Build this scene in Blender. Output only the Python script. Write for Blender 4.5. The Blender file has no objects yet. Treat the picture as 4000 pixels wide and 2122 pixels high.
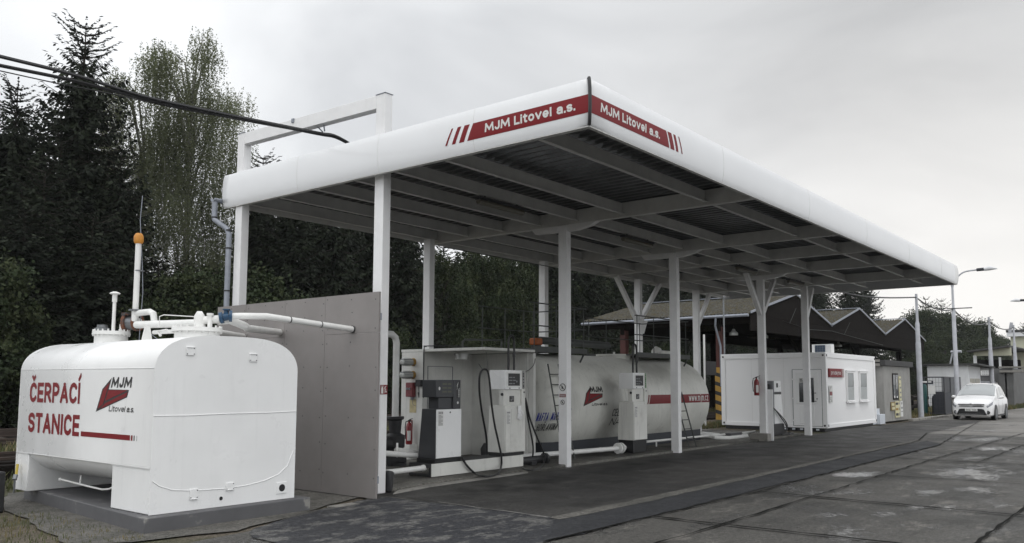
import bpy, bmesh, math, random
import numpy as np
from mathutils import Vector, Matrix
R = math.radians
S = bpy.context.scene
COL = S.collection

# ------------------------------------------------------------------ camera
cam = bpy.data.cameras.new("camera"); camo = bpy.data.objects.new("camera", cam)
COL.objects.link(camo); S.camera = camo
FPX, CX, CY = 3273.3, 2058.0, 1190.0
yaw, pitch, roll = R(51.731), R(5.393), R(0.130)
fw = Vector((math.sin(yaw)*math.cos(pitch), math.cos(yaw)*math.cos(pitch), math.sin(pitch)))
rt0 = Vector((math.cos(yaw), -math.sin(yaw), 0)); up0 = rt0.cross(fw)
rt = rt0*math.cos(roll)+up0*math.sin(roll); up = rt.cross(fw)
EYE = Vector((0, 0, 1.6))
m = Matrix.Identity(4)
for i in range(3):
    m[i][0] = rt[i]; m[i][1] = up[i]; m[i][2] = -fw[i]; m[i][3] = EYE[i]
camo.matrix_world = m
cam.sensor_fit = 'HORIZONTAL'; cam.sensor_width = 36
cam.lens = FPX/4000*36
cam.shift_x = -(CX-2000)/4000; cam.shift_y = (CY-1061)/4000
cam.clip_start = 0.05; cam.clip_end = 3000
S.render.resolution_x = 1024; S.render.resolution_y = 543

# ------------------------------------------------------------------ world, sun, exposure
SUN_EL, SUN_AZ = R(60), R(215)      # azimuth clockwise from +Y
W = bpy.data.worlds.new("World"); S.world = W; W.use_nodes = True
nt = W.node_tree; nt.nodes.clear()
def wn(t, **k):
    n = nt.nodes.new(t)
    for a, b in k.items(): setattr(n, a, b)
    return n
wout = wn('ShaderNodeOutputWorld'); wbg = wn('ShaderNodeBackground')
sky = wn('ShaderNodeTexSky', sky_type='NISHITA', sun_disc=False)
sky.sun_elevation = SUN_EL; sky.sun_rotation = SUN_AZ; sky.dust_density = 4.0; sky.air_density = 1.0
tc = wn('ShaderNodeTexCoord')
mp = wn('ShaderNodeMapping'); mp.inputs['Scale'].default_value = (1.0, 1.0, 2.2); mp.inputs['Location'].default_value = (0.35, 1.4, 0.2)
nz = wn('ShaderNodeTexNoise'); nz.inputs['Scale'].default_value = 2.3; nz.inputs['Detail'].default_value = 6; nz.inputs['Roughness'].default_value = 0.5; nz.inputs['Distortion'].default_value = 0.4
cr = wn('ShaderNodeValToRGB')
cr.color_ramp.elements[0].position = 0.34; cr.color_ramp.elements[0].color = (6.5, 6.64, 6.82, 1)
cr.color_ramp.elements[1].position = 0.66; cr.color_ramp.elements[1].color = (9.3, 9.45, 9.6, 1)
nt.links.new(tc.outputs['Generated'], mp.inputs['Vector']); nt.links.new(mp.outputs[0], nz.inputs['Vector'])
nt.links.new(nz.outputs['Fac'], cr.inputs['Fac'])
def lobe(d, power, gain):           # a soft brightening or darkening of the cloud deck round a direction
    v = wn('ShaderNodeVectorMath', operation='DOT_PRODUCT'); v.inputs[1].default_value = Vector(d).normalized()
    nt.links.new(tc.outputs['Generated'], v.inputs[0])
    c = wn('ShaderNodeMath', operation='MAXIMUM'); c.inputs[1].default_value = 0.0; nt.links.new(v.outputs['Value'], c.inputs[0])
    p = wn('ShaderNodeMath', operation='POWER'); p.inputs[1].default_value = power; nt.links.new(c.outputs[0], p.inputs[0])
    g = wn('ShaderNodeMath', operation='MULTIPLY'); g.inputs[1].default_value = gain; nt.links.new(p.outputs[0], g.inputs[0])
    return g.outputs[0]
def pixdir(px, py): return fw + rt*((px-CX)/FPX) - up*((py-CY)/FPX)
acc = None
for d, pw, gn in ((pixdir(60, 250), 40, 0.13), (pixdir(3600, 100), 22, -0.27), (pixdir(3600, 1150), 40, 0.15), (pixdir(2300, 60), 60, -0.05), ((0, 0, 1), 3.0, 0.55), ((-0.9, 0.1, 0.38), 2.2, 0.75), ((0.25, -1, 0.25), 2.0, 0.45)):
    o = lobe(d, pw, gn)
    if acc is None:
        a = wn('ShaderNodeMath', operation='ADD'); a.inputs[0].default_value = 1.0; nt.links.new(o, a.inputs[1])
    else:
        a = wn('ShaderNodeMath', operation='ADD'); nt.links.new(acc, a.inputs[0]); nt.links.new(o, a.inputs[1])
    acc = a.outputs[0]
mul = wn('ShaderNodeVectorMath', operation='SCALE'); nt.links.new(cr.outputs['Color'], mul.inputs[0]); nt.links.new(acc, mul.inputs['Scale'])
warm = wn('ShaderNodeMix', data_type='RGBA', blend_type='MULTIPLY')
warm.inputs[7].default_value = (1.0, 0.965, 0.92, 1)
nt.links.new(lobe(pixdir(3800, 1250), 14, 1.0), warm.inputs[0]); nt.links.new(mul.outputs[0], warm.inputs[6])
mx = wn('ShaderNodeMix', data_type='RGBA'); mx.inputs[0].default_value = 0.94
nt.links.new(sky.outputs[0], mx.inputs[6]); nt.links.new(warm.outputs[2], mx.inputs[7])
wbg.inputs['Strength'].default_value = 0.1
nt.links.new(mx.outputs[2], wbg.inputs['Color']); nt.links.new(wbg.outputs[0], wout.inputs['Surface'])

sl = bpy.data.lights.new("sun", 'SUN'); sl.energy = 0.5; sl.angle = R(30); sl.color = (1.0, 0.97, 0.93)
slo = bpy.data.objects.new("sun", sl); COL.objects.link(slo)
sd = Vector((math.sin(SUN_AZ)*math.cos(SUN_EL), math.cos(SUN_AZ)*math.cos(SUN_EL), math.sin(SUN_EL)))
slo.rotation_euler = sd.to_track_quat('Z', 'Y').to_euler(); slo.location = (0, 0, 40)
S.view_settings.view_transform = 'Standard'; S.view_settings.look = 'None'
S.view_settings.exposure = 0.16; S.view_settings.gamma = 1.0
S.render.engine = 'CYCLES'
S.cycles.max_bounces = 6; S.cycles.diffuse_bounces = 3; S.cycles.glossy_bounces = 3; S.cycles.transparent_max_bounces = 8

# ------------------------------------------------------------------ helpers
def at(px, py, axis, val):
    """world point where the photograph's pixel meets the plane axis=val"""
    d = pixdir(px, py); i = 'xyz'.index(axis)
    return EYE + d*((val-EYE[i])/d[i])
def z3(a, b): return (1450+a*.5852, 1150+b*.5852)
def z4(a, b): return (2100+a*.5122, 1150+b*.5122)
def z5(a, b): return (2800+a*.5121, 1050+b*.5121)

def mat(name, col, rough=0.5, metal=0.0, var=0.0, vscale=3.0, col2=None, thr=(0.45, 0.65), bump=0.0, bscale=40.0, streak=0.0, spec=0.5, coat=0.0, rvar=0.0, dscale=None):
    mt = bpy.data.materials.new(name); mt.use_nodes = True
    t = mt.node_tree; b = t.nodes['Principled BSDF']
    b.inputs['Base Color'].default_value = (*col, 1); b.inputs['Roughness'].default_value = rough
    b.inputs['Metallic'].default_value = metal; b.inputs['Specular IOR Level'].default_value = spec
    b.inputs['Coat Weight'].default_value = coat
    def N(ty, **k):
        n = t.nodes.new(ty)
        for a, v in k.items(): setattr(n, a, v)
        return n
    geo = N('ShaderNodeNewGeometry'); pos = geo.outputs['Position']
    cur = None
    def noise(sc, det=4, stretch=None, ro=0.6):
        v = pos
        if stretch:
            mpp = N('ShaderNodeMapping'); mpp.inputs['Scale'].default_value = stretch
            t.links.new(pos, mpp.inputs['Vector']); v = mpp.outputs[0]
        n = N('ShaderNodeTexNoise'); n.inputs['Scale'].default_value = sc; n.inputs['Detail'].default_value = det; n.inputs['Roughness'].default_value = ro
        t.links.new(v, n.inputs['Vector']); return n.outputs['Fac']
    if col2 is not None:
        f = noise(dscale or vscale, 6); rr = N('ShaderNodeMapRange', interpolation_type='SMOOTHSTEP')
        rr.inputs['From Min'].default_value = thr[0]; rr.inputs['From Max'].default_value = thr[1]
        t.links.new(f, rr.inputs['Value'])
        mm = N('ShaderNodeMix', data_type='RGBA'); mm.inputs[6].default_value = (*col, 1); mm.inputs[7].default_value = (*col2, 1)
        t.links.new(rr.outputs[0], mm.inputs[0]); cur = mm.outputs[2]
    if var > 0:
        f = noise(vscale, 5); rr = N('ShaderNodeMapRange'); rr.inputs['From Min'].default_value = 0.3; rr.inputs['From Max'].default_value = 0.7
        rr.inputs['To Min'].default_value = 1-var; rr.inputs['To Max'].default_value = 1+var*0.6
        t.links.new(f, rr.inputs['Value'])
        sc = N('ShaderNodeVectorMath', operation='SCALE')
        if cur is None: sc.inputs[0].default_value = col
        else: t.links.new(cur, sc.inputs[0])
        t.links.new(rr.outputs[0], sc.inputs['Scale']); cur = sc.outputs[0]
    if streak > 0:
        f = noise(2.2, 5, (5.0, 5.0, 0.35), 0.7); rr = N('ShaderNodeMapRange', interpolation_type='SMOOTHSTEP'); rr.inputs['From Min'].default_value = 0.52; rr.inputs['From Max'].default_value = 0.75
        rr.inputs['To Min'].default_value = 1.0; rr.inputs['To Max'].default_value = 1-streak
        t.links.new(f, rr.inputs['Value'])
        sc = N('ShaderNodeVectorMath', operation='SCALE')
        if cur is None: sc.inputs[0].default_value = col
        else: t.links.new(cur, sc.inputs[0])
        t.links.new(rr.outputs[0], sc.inputs['Scale']); cur = sc.outputs[0]
    if cur is not None: t.links.new(cur, b.inputs['Base Color'])
    if rvar > 0:
        f = noise(vscale*1.7, 4); rr = N('ShaderNodeMapRange'); rr.inputs['From Min'].default_value = 0.3; rr.inputs['From Max'].default_value = 0.7
        rr.inputs['To Min'].default_value = max(0.02, rough-rvar); rr.inputs['To Max'].default_value = min(1, rough+rvar)
        t.links.new(f, rr.inputs['Value']); t.links.new(rr.outputs[0], b.inputs['Roughness'])
    if bump > 0:
        f = noise(bscale, 4); bp = N('ShaderNodeBump'); bp.inputs['Strength'].default_value = bump; bp.inputs['Distance'].default_value = 0.01
        t.links.new(f, bp.inputs['Height']); t.links.new(bp.outputs[0], b.inputs['Normal'])
    return mt

M = {}
M['boardbrown'] = mat('brown_yellow_board', (0.26, 0.19, 0.07), 0.6, var=0.15, vscale=9)
M['cwhite'] = mat('clean_white_panel', (0.86, 0.86, 0.86), 0.35, var=0.02, vscale=0.7)
M['white'] = mat('white_enamel', (0.83, 0.835, 0.83), 0.32, var=0.05, vscale=1.3, bump=0.05, bscale=14, rvar=0.08, streak=0.05)
M['white2'] = mat('white_pipe_paint', (0.76, 0.76, 0.74), 0.38, var=0.08, vscale=5)
M['fascia'] = mat('fascia_sheet', (0.78, 0.79, 0.80), 0.22, var=0.03, vscale=0.8, bump=0.12, bscale=0.9, coat=0.3)
M['colw'] = mat('column_paint', (0.80, 0.80, 0.80), 0.45, var=0.06, vscale=4, streak=0.06)
M['steelw'] = mat('under_steel_paint', (0.64, 0.64, 0.62), 0.55, var=0.12, vscale=3)
M['sheet'] = mat('zinc_sheet', (0.115, 0.12, 0.125), 0.34, metal=0.4, var=0.35, vscale=2.5)
M['oldwhite'] = mat('dirty_cream_paint', (0.70, 0.70, 0.66), 0.5, var=0.12, vscale=1.5, col2=(0.40, 0.38, 0.34), thr=(0.56, 0.78), dscale=1.1, streak=0.22, bump=0.08, bscale=20)
M['shelter'] = mat('shelter_paint', (0.66, 0.66, 0.63), 0.6, var=0.12, vscale=2.5, streak=0.18)
M['board'] = mat('cement_board', (0.24, 0.224, 0.216), 0.75, var=0.07, vscale=3, bump=0.05, bscale=60)
M['red'] = mat('sign_red', (0.19, 0.006, 0.010), 0.45, spec=0.25)
M['redc'] = mat('fire_red', (0.19, 0.012, 0.016), 0.35, var=0.1, vscale=9)
M['black'] = mat('sign_black', (0.012, 0.012, 0.013), 0.4)
M['blue'] = mat('lettering_blue', (0.01, 0.02, 0.20), 0.5)
M['rubber'] = mat('black_rubber', (0.015, 0.015, 0.016), 0.45)
M['darkgrey'] = mat('dark_grey_enamel', (0.045, 0.047, 0.052), 0.45, var=0.1, vscale=6)
M['midgrey'] = mat('mid_grey_enamel', (0.20, 0.205, 0.215), 0.5, var=0.08, vscale=6)
M['navy'] = mat('navy_skirt_paint', (0.03, 0.034, 0.042), 0.6, var=0.15, vscale=4)
M['slab'] = mat('painted_grey_concrete', (0.10, 0.10, 0.105), 0.65, var=0.15, vscale=3, col2=(0.22, 0.215, 0.2), thr=(0.6, 0.7), bump=0.15, bscale=30)
M['concrete'] = mat('concrete', (0.25, 0.24, 0.22), 0.8, var=0.2, vscale=2.5, col2=(0.13, 0.125, 0.115), thr=(0.5, 0.7), bump=0.3, bscale=35)
M['zinc'] = mat('galvanised', (0.26, 0.28, 0.32), 0.45, metal=0.3, var=0.15, vscale=6)
M['pole'] = mat('pole_concrete_paint', (0.42, 0.43, 0.46), 0.6, var=0.15, vscale=4, streak=0.15)
M['rustmix'] = mat('rusty_iron', (0.16, 0.06, 0.03), 0.8, var=0.3, vscale=18, col2=(0.06, 0.055, 0.055), thr=(0.45, 0.6), dscale=9)
M['iron'] = mat('dark_iron', (0.03, 0.03, 0.032), 0.55, var=0.25, vscale=8)
M['flange'] = mat('grey_flange', (0.20, 0.21, 0.22), 0.45, metal=0.6, var=0.25, vscale=20)
M['orange'] = mat('orange_cap', (0.55, 0.23, 0.03), 0.5, var=0.15, vscale=20)
M['orange2'] = mat('orange_actuator', (0.40, 0.10, 0.015), 0.55, var=0.2, vscale=12)
M['vblue'] = mat('valve_blue', (0.01, 0.055, 0.12), 0.4, var=0.2, vscale=14)
M['yellow'] = mat('hazard_yellow', (0.33, 0.19, 0.03), 0.6, var=0.2, vscale=7)
M['cream'] = mat('cream_board', (0.60, 0.56, 0.36), 0.6, var=0.06, vscale=9)
M['glass'] = mat('window_glass', (0.03, 0.035, 0.04), 0.06, spec=0.8)
M['blind'] = mat('pane_with_blind', (0.22, 0.24, 0.24), 0.12, var=0.1, vscale=3, spec=0.7)
M['lampglass'] = mat('lamp_glass', (0.45, 0.46, 0.44), 0.12, spec=0.8)
M['teal'] = mat('cylinder_green', (0.02, 0.10, 0.095), 0.45, var=0.12, vscale=6)
M['hut'] = mat('grey_wood_cladding', (0.31, 0.305, 0.29), 0.7, var=0.15, vscale=2, streak=0.35)
M['render'] = mat('white_render', (0.70, 0.71, 0.72), 0.8, var=0.08, vscale=1.5, streak=0.1)
M['render2'] = mat('grey_render', (0.13, 0.13, 0.128), 0.85, var=0.2, vscale=1.2, streak=0.2)
M['render3'] = mat('pale_yellow_render', (0.52, 0.52, 0.40), 0.85, var=0.08, vscale=0.8, streak=0.15)
M['render4'] = mat('beige_render', (0.42, 0.40, 0.35), 0.85, var=0.12, vscale=1.0, streak=0.2)
M['roofing'] = mat('dark_roofing', (0.05, 0.05, 0.05), 0.8, var=0.2, vscale=3)
M['timber'] = mat('dark_timber', (0.012, 0.010, 0.009), 0.9, spec=0.08, var=0.3, vscale=4)
M['redpaint'] = mat('old_red_steel', (0.07, 0.022, 0.018), 0.7, var=0.25, vscale=3)
M['grime'] = mat('platform_steel', (0.06, 0.065, 0.062), 0.6, var=0.2, vscale=6)
M['paper'] = mat('paper_label', (0.66, 0.66, 0.64), 0.6)
M['ink'] = mat('grey_print', (0.22, 0.22, 0.22), 0.6)
M['green'] = mat('label_green', (0.05, 0.16, 0.04), 0.5)
M['polys'] = mat('polystyrene', (0.55, 0.58, 0.62), 0.7, var=0.05, vscale=5)
M['rail'] = mat('rusty_rail', (0.05, 0.035, 0.028), 0.55, var=0.2, vscale=9)
M['bark'] = mat('spruce_bark', (0.035, 0.028, 0.022), 0.9, var=0.3, vscale=6)
M['birchbark'] = mat('birch_bark', (0.30, 0.29, 0.27), 0.8, col2=(0.03, 0.03, 0.03), thr=(0.5, 0.6), dscale=4)

class MB:
    """collects shapes, world coordinates, for one mesh"""
    def __init__(s): s.v = []; s.f = []
    def add(s, vs, fs):
        o = len(s.v); s.v += [tuple(q) for q in vs]; s.f += [tuple(i+o for i in f) for f in fs]; return s
    def box(s, x0, x1, y0, y1, z0, z1):
        v = [(x, y, z) for z in (z0, z1) for y in (y0, y1) for x in (x0, x1)]
        return s.add(v, [(0, 2, 3, 1), (4, 5, 7, 6), (0, 1, 5, 4), (2, 6, 7, 3), (0, 4, 6, 2), (1, 3, 7, 5)])
    def quad(s, *p): return s.add(p, [tuple(range(len(p)))])
    def tube(s, pts, r, n=10, caps=True):
        pts = [Vector(p) for p in pts]; rs = r if isinstance(r, (list, tuple)) else [r]*len(pts)
        o = len(s.v); prev = None
        for i, p in enumerate(pts):
            if i == 0: d = pts[1]-p
            elif i == len(pts)-1: d = p-pts[i-1]
            else: d = (pts[i+1]-p).normalized()+(p-pts[i-1]).normalized()
            d.normalize()
            if prev is None:
                a = Vector((0, 0, 1)) if abs(d.z) < 0.9 else Vector((1, 0, 0))
                u = d.cross(a).normalized()
            else:
                u = (prev-d*prev.dot(d)).normalized()
            prev = u; w = d.cross(u)
            for k in range(n):
                t = 2*math.pi*k/n; q = p+(u*math.cos(t)+w*math.sin(t))*rs[i]; s.v.append(tuple(q))
        for i in range(len(pts)-1):
            for k in range(n):
                a = o+i*n+k; b = o+i*n+(k+1) % n
                s.f.append((a, b, b+n, a+n))
        if caps:
            s.f.append(tuple(o+k for k in reversed(range(n)))); e = o+(len(pts)-1)*n
            s.f.append(tuple(e+k for k in range(n)))
        return s
    def bar(s, p0, p1, w, h):
        """rectangular bar, w sideways, h in the plane of the bar and the vertical"""
        p0, p1 = Vector(p0), Vector(p1); d = (p1-p0).normalized()
        a = Vector((0, 0, 1)) if abs(d.z) < 0.95 else Vector((0, 1, 0))
        u = d.cross(a).normalized()*(w/2); q = u.cross(d).normalized()*(h/2)
        v = [p+u*i+q*j for p in (p0, p1) for i, j in ((-1, -1), (1, -1), (1, 1), (-1, 1))]
        return s.add(v, [(0, 1, 2, 3), (4, 7, 6, 5), (0, 4, 5, 1), (1, 5, 6, 2), (2, 6, 7, 3), (3, 7, 4, 0)])
    def prism(s, poly, axis, a0, a1):
        """poly of 2D points swept along axis from a0 to a1; order of the others: x:(y,z) y:(x,z) z:(x,y)"""
        def P(p, a): return {'x': (a, p[0], p[1]), 'y': (p[0], a, p[1]), 'z': (p[0], p[1], a)}[axis]
        n = len(poly); v = [P(p, a0) for p in poly]+[P(p, a1) for p in poly]
        return s.add(v, [tuple(reversed(range(n))), tuple(range(n, 2*n))]+[(i, (i+1) % n, n+(i+1) % n, n+i) for i in range(n)])
    def lathe(s, c, prof, n=16):
        o = len(s.v); c = Vector(c)
        for r, z in prof:
            for k in range(n):
                t = 2*math.pi*k/n; s.v.append((c.x+r*math.cos(t), c.y+r*math.sin(t), c.z+z))
        for i in range(len(prof)-1):
            for k in range(n):
                a = o+i*n+k; b = o+i*n+(k+1) % n; s.f.append((a, b, b+n, a+n))
        s.f.append(tuple(o+k for k in reversed(range(n)))); e = o+(len(prof)-1)*n; s.f.append(tuple(e+k for k in range(n)))
        return s
    def build(s, name, m, parent=None, bevel=0.0, smooth=True, label=None):
        me = bpy.data.meshes.new(name)
        off = parent_world(parent) if parent else Vector((0, 0, 0))
        me.from_pydata([tuple(Vector(v)-off) for v in s.v], [], s.f)
        b = bmesh.new(); b.from_mesh(me); bmesh.ops.recalc_face_normals(b, faces=b.faces); b.to_mesh(me); b.free()
        me.materials.append(m)
        if smooth:
            me.shade_smooth(); me.set_sharp_from_angle(angle=R(35))
        o = bpy.data.objects.new(name, me); COL.objects.link(o)
        if parent: o.parent = parent
        if bevel:
            md = o.modifiers.new('bevel', 'BEVEL'); md.width = bevel; md.segments = 2; md.limit_method = 'ANGLE'; md.angle_limit = R(40)
        if label: o['label'] = label
        return o
def parent_world(p):
    v = Vector((0, 0, 0))
    while p: v += p.location; p = p.parent
    return v
def tag(o, label, cat, group=None, kind=None):
    o['label'] = label; o['category'] = cat
    if group: o['group'] = group
    if kind: o['kind'] = kind
    return o
def thing(name, loc, label, cat, group=None):
    o = bpy.data.objects.new(name, None); COL.objects.link(o); o.location = loc; o.empty_display_size = 0.2
    return tag(o, label, cat, group)
def struct(o): o['kind'] = 'structure'; return o
def children(o): return [c for c in bpy.data.objects if c.parent == o]
def dup(root, delta=None, loc=None, label=None, scale=None, rotz=None):
    KIDS = {}
    for q in bpy.data.objects:
        if q.parent: KIDS.setdefault(q.parent.name, []).append(q)
    def rec(o, par):
        c = o.copy(); COL.objects.link(c)
        if par: c.parent = par
        for k in KIDS.get(o.name, []): rec(k, c)
        return c
    r = rec(root, None)
    if delta is not None: r.location = root.location+Vector(delta)
    if loc is not None: r.location = loc
    if label: r['label'] = label
    if scale: r.scale = scale if isinstance(scale, (tuple, list)) else (scale,)*3
    if rotz is not None: r.rotation_euler.z = rotz
    return r

def spline(P, n=6):
    P = [Vector(p) for p in P]; out = []
    for i in range(len(P)-1):
        a = P[max(i-1, 0)]; b_, c = P[i], P[i+1]; d = P[min(i+2, len(P)-1)]
        for k in range(n):
            t = k/n; out.append(.5*((2*b_)+(c-a)*t+(2*a-5*b_+4*c-d)*t*t+(3*b_-a-3*c+d)*t**3))
    out.append(P[-1]); return out
def _arc(cx, cy, rx, ry, a0, a1, n=10): return [(cx+rx*math.cos(R(a0+(a1-a0)*i/n)), cy+ry*math.sin(R(a0+(a1-a0)*i/n))) for i in range(n+1)]
XH = .74
def _lo(p): return [(x, y*XH) for x, y in p]
GLY = {   # width, strokes; straight strokes are lists of points, round ones start with 'o'
 'A': (1, [[(0, 0), (.5, 1), (1, 0)], [(.2, .28), (.8, .28)]]), 'B': (.9, [[(0, 0), (0, 1)], ['o', (0, 1), (.5, 1)]+_arc(.5, .77, .45, .23, 90, -90)+[(0, .54)], ['o', (.4, .54), (.5, .54)]+_arc(.5, .27, .5, .27, 90, -90)+[(0, 0)]]),
 'C': (.9, [['o']+_arc(.55, .62, .55, .38, 35, 180)+_arc(.55, .38, .55, .38, 180, 325)]), 'D': (1, [[(0, 0), (0, 1)], ['o', (0, 1), (.45, 1)]+_arc(.45, .5, .55, .5, 90, -90)+[(0, 0)]]),
 'E': (.75, [[(0, 0), (0, 1)], [(0, 1), (1, 1)], [(0, .5), (.9, .5)], [(0, 0), (1, 0)]]), 'F': (.75, [[(0, 0), (0, 1)], [(0, 1), (1, 1)], [(0, .5), (.9, .5)]]),
 'G': (1, [['o']+_arc(.55, .62, .55, .38, 35, 180)+_arc(.55, .38, .55, .38, 180, 300)+[(1, .25)], [(1, .1), (1, .45)], [(.6, .45), (1, .45)]]), 'H': (1, [[(0, 0), (0, 1)], [(1, 0), (1, 1)], [(0, .5), (1, .5)]]),
 'I': (0, [[(0, 0), (0, 1)]]), 'J': (.65, [['o', (1, 1), (1, .35)]+_arc(.5, .33, .5, .33, 0, -160)]), 'K': (.95, [[(0, 0), (0, 1)], [(1, 1), (.05, .45)], [(.3, .6), (1, 0)]]), 'L': (.72, [[(0, 1), (0, 0)], [(0, 0), (1, 0)]]),
 'M': (1.35, [[(0, 0), (.08, 1)], [(.08, 1), (.5, .2)], [(.5, .2), (.92, 1)], [(.92, 1), (1, 0)]]), 'N': (1.0, [[(0, 0), (0, 1)], [(0, 1), (1, 0)], [(1, 0), (1, 1)]]), 'O': (1.05, [['o']+_arc(.5, .6, .5, .4, 0, 180)+_arc(.5, .4, .5, .4, 180, 360)+[(1, .6)]]),
 'P': (.85, [[(0, 0), (0, 1)], ['o', (0, 1), (.45, 1)]+_arc(.45, .71, .55, .29, 90, -90)+[(0, .42)]]), 'R': (.9, [[(0, 0), (0, 1)], ['o', (0, 1), (.45, 1)]+_arc(.45, .73, .5, .27, 90, -90)+[(0, .46)], [(.5, .44), (1, 0)]]),
 'S': (.85, [['o']+_arc(.5, .77, .5, .23, 20, 180, 8)+_arc(.5, .77, .5, .25, 180, 250, 5)+_arc(.5, .25, .5, .27, 70, 0, 5)+_arc(.5, .25, .5, .25, 0, -160, 8)]), 'T': (.85, [[(0, 1), (1, 1)], [(.5, 1), (.5, 0)]]), 'U': (1, [['o', (0, 1), (0, .35)]+_arc(.5, .35, .5, .35, 180, 360)+[(1, 1)]]),
 'V': (1, [[(0, 1), (.5, 0)], [(.5, 0), (1, 1)]]), 'Y': (1, [[(0, 1), (.5, .48)], [(1, 1), (.5, .48)], [(.5, .48), (.5, 0)]]), 'Z': (.85, [[(0, 1), (1, 1)], [(1, 1), (0, 0)], [(0, 0), (1, 0)]]),
 'a': (.75, [['o']+_lo(_arc(.5, .72, .48, .28, 160, 0))+[(1, .0)], ['o']+_lo([(1, .55), (.5, .55)]+_arc(.4, .28, .4, .28, 90, 270)+[(.6, 0), (1, .2)])]), 'c': (.7, [['o']+_lo(_arc(.55, .5, .55, .5, 45, 315, 14))]), 'd': (.8, [[(1, 0), (1, 1)], ['o']+_lo(_arc(.5, .5, .5, .5, 20, 340, 14))]),
 'e': (.8, [['o']+_lo([(.05, .47), (1, .47)]+_arc(.5, .5, .5, .5, 0, 310, 16))]), 'i': (0, [[(0, 0), (0, XH*.86)], [(0, 1.0), (0, 1.0)]]), 'j': (.2, [['o', (1, XH*.86), (1, -.08), (.7, -.24), (0, -.27)], [(1, 1.0), (1, 1.0)]]), 'l': (0, [[(0, 0), (0, 1)]]),
 'm': (1.25, [[(0, 0), (0, XH)], ['o']+_lo([(0, .7)]+_arc(.26, .75, .24, .25, 160, 0, 6)+[(.5, 0)]), ['o']+_lo([(.5, .7)]+_arc(.76, .75, .24, .25, 160, 0, 6)+[(1, 0)])]), 'n': (.78, [[(0, 0), (0, XH)], ['o']+_lo([(0, .65)]+_arc(.52, .65, .48, .35, 160, 0)+[(1, 0)])]),
 'o': (.8, [['o']+_lo(_arc(.5, .5, .5, .5, 0, 360, 18))]), 'p': (.8, [[(0, -.27), (0, XH)], ['o']+_lo(_arc(.5, .5, .5, .5, 160, -160, 14))]), 'r': (.45, [[(0, 0), (0, XH)], ['o']+_lo([(0, .6), (.35, .92), (1, 1)])]),
 's': (.68, [['o']+_lo(_arc(.5, .76, .48, .24, 25, 180, 6)+_arc(.5, .76, .48, .26, 180, 250, 4)+_arc(.5, .25, .5, .27, 70, 0, 4)+_arc(.5, .25, .5, .25, 0, -155, 6))]), 't': (.5, [['o', (.4, .97), (.4, .2), (.55, .02), (1, 0)], [(0, XH), (1, XH)]]), 'v': (.85, [_lo([(0, 1), (.5, 0), (1, 1)])]),
 'w': (1.25, [_lo([(0, 1), (.25, 0)]), _lo([(.25, 0), (.5, .95)]), _lo([(.5, .95), (.75, 0)]), _lo([(.75, 0), (1, 1)])]), 'z': (.7, [_lo([(0, 1), (1, 1)]), _lo([(1, 1), (0, 0)]), _lo([(0, 0), (1, 0)])]), '.': (0, [[(0, 0), (0, 0)]]),
 '1': (.4, [[(1, 0), (1, 1)], [(0, .75), (1, 1)]]), '3': (.8, [['o']+_arc(.45, .76, .5, .24, 150, -90, 10)+_arc(.45, .26, .55, .26, 90, -150, 10)]), '5': (.8, [[(1, 1), (0, 1)], [(0, 1), (0, .52)], ['o', (0, .52)]+_arc(.45, .31, .55, .31, 100, -150, 12)]), '6': (.85, [['o', (.9, .95), (.5, 1), (.1, .75), (0, .3)]+_arc(.5, .3, .5, .3, 180, 540, 16)]), '8': (.85, [['o']+_arc(.5, .76, .44, .24, 0, 360, 16), ['o']+_arc(.5, .26, .5, .26, 0, 360, 16)]),
}
ACC = {'Č': ('C', 'v'), 'Ř': ('R', 'v'), 'Ž': ('Z', 'v'), 'Í': ('I', '/'), 'Á': ('A', '/'), 'Ý': ('Y', '/')}
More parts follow.
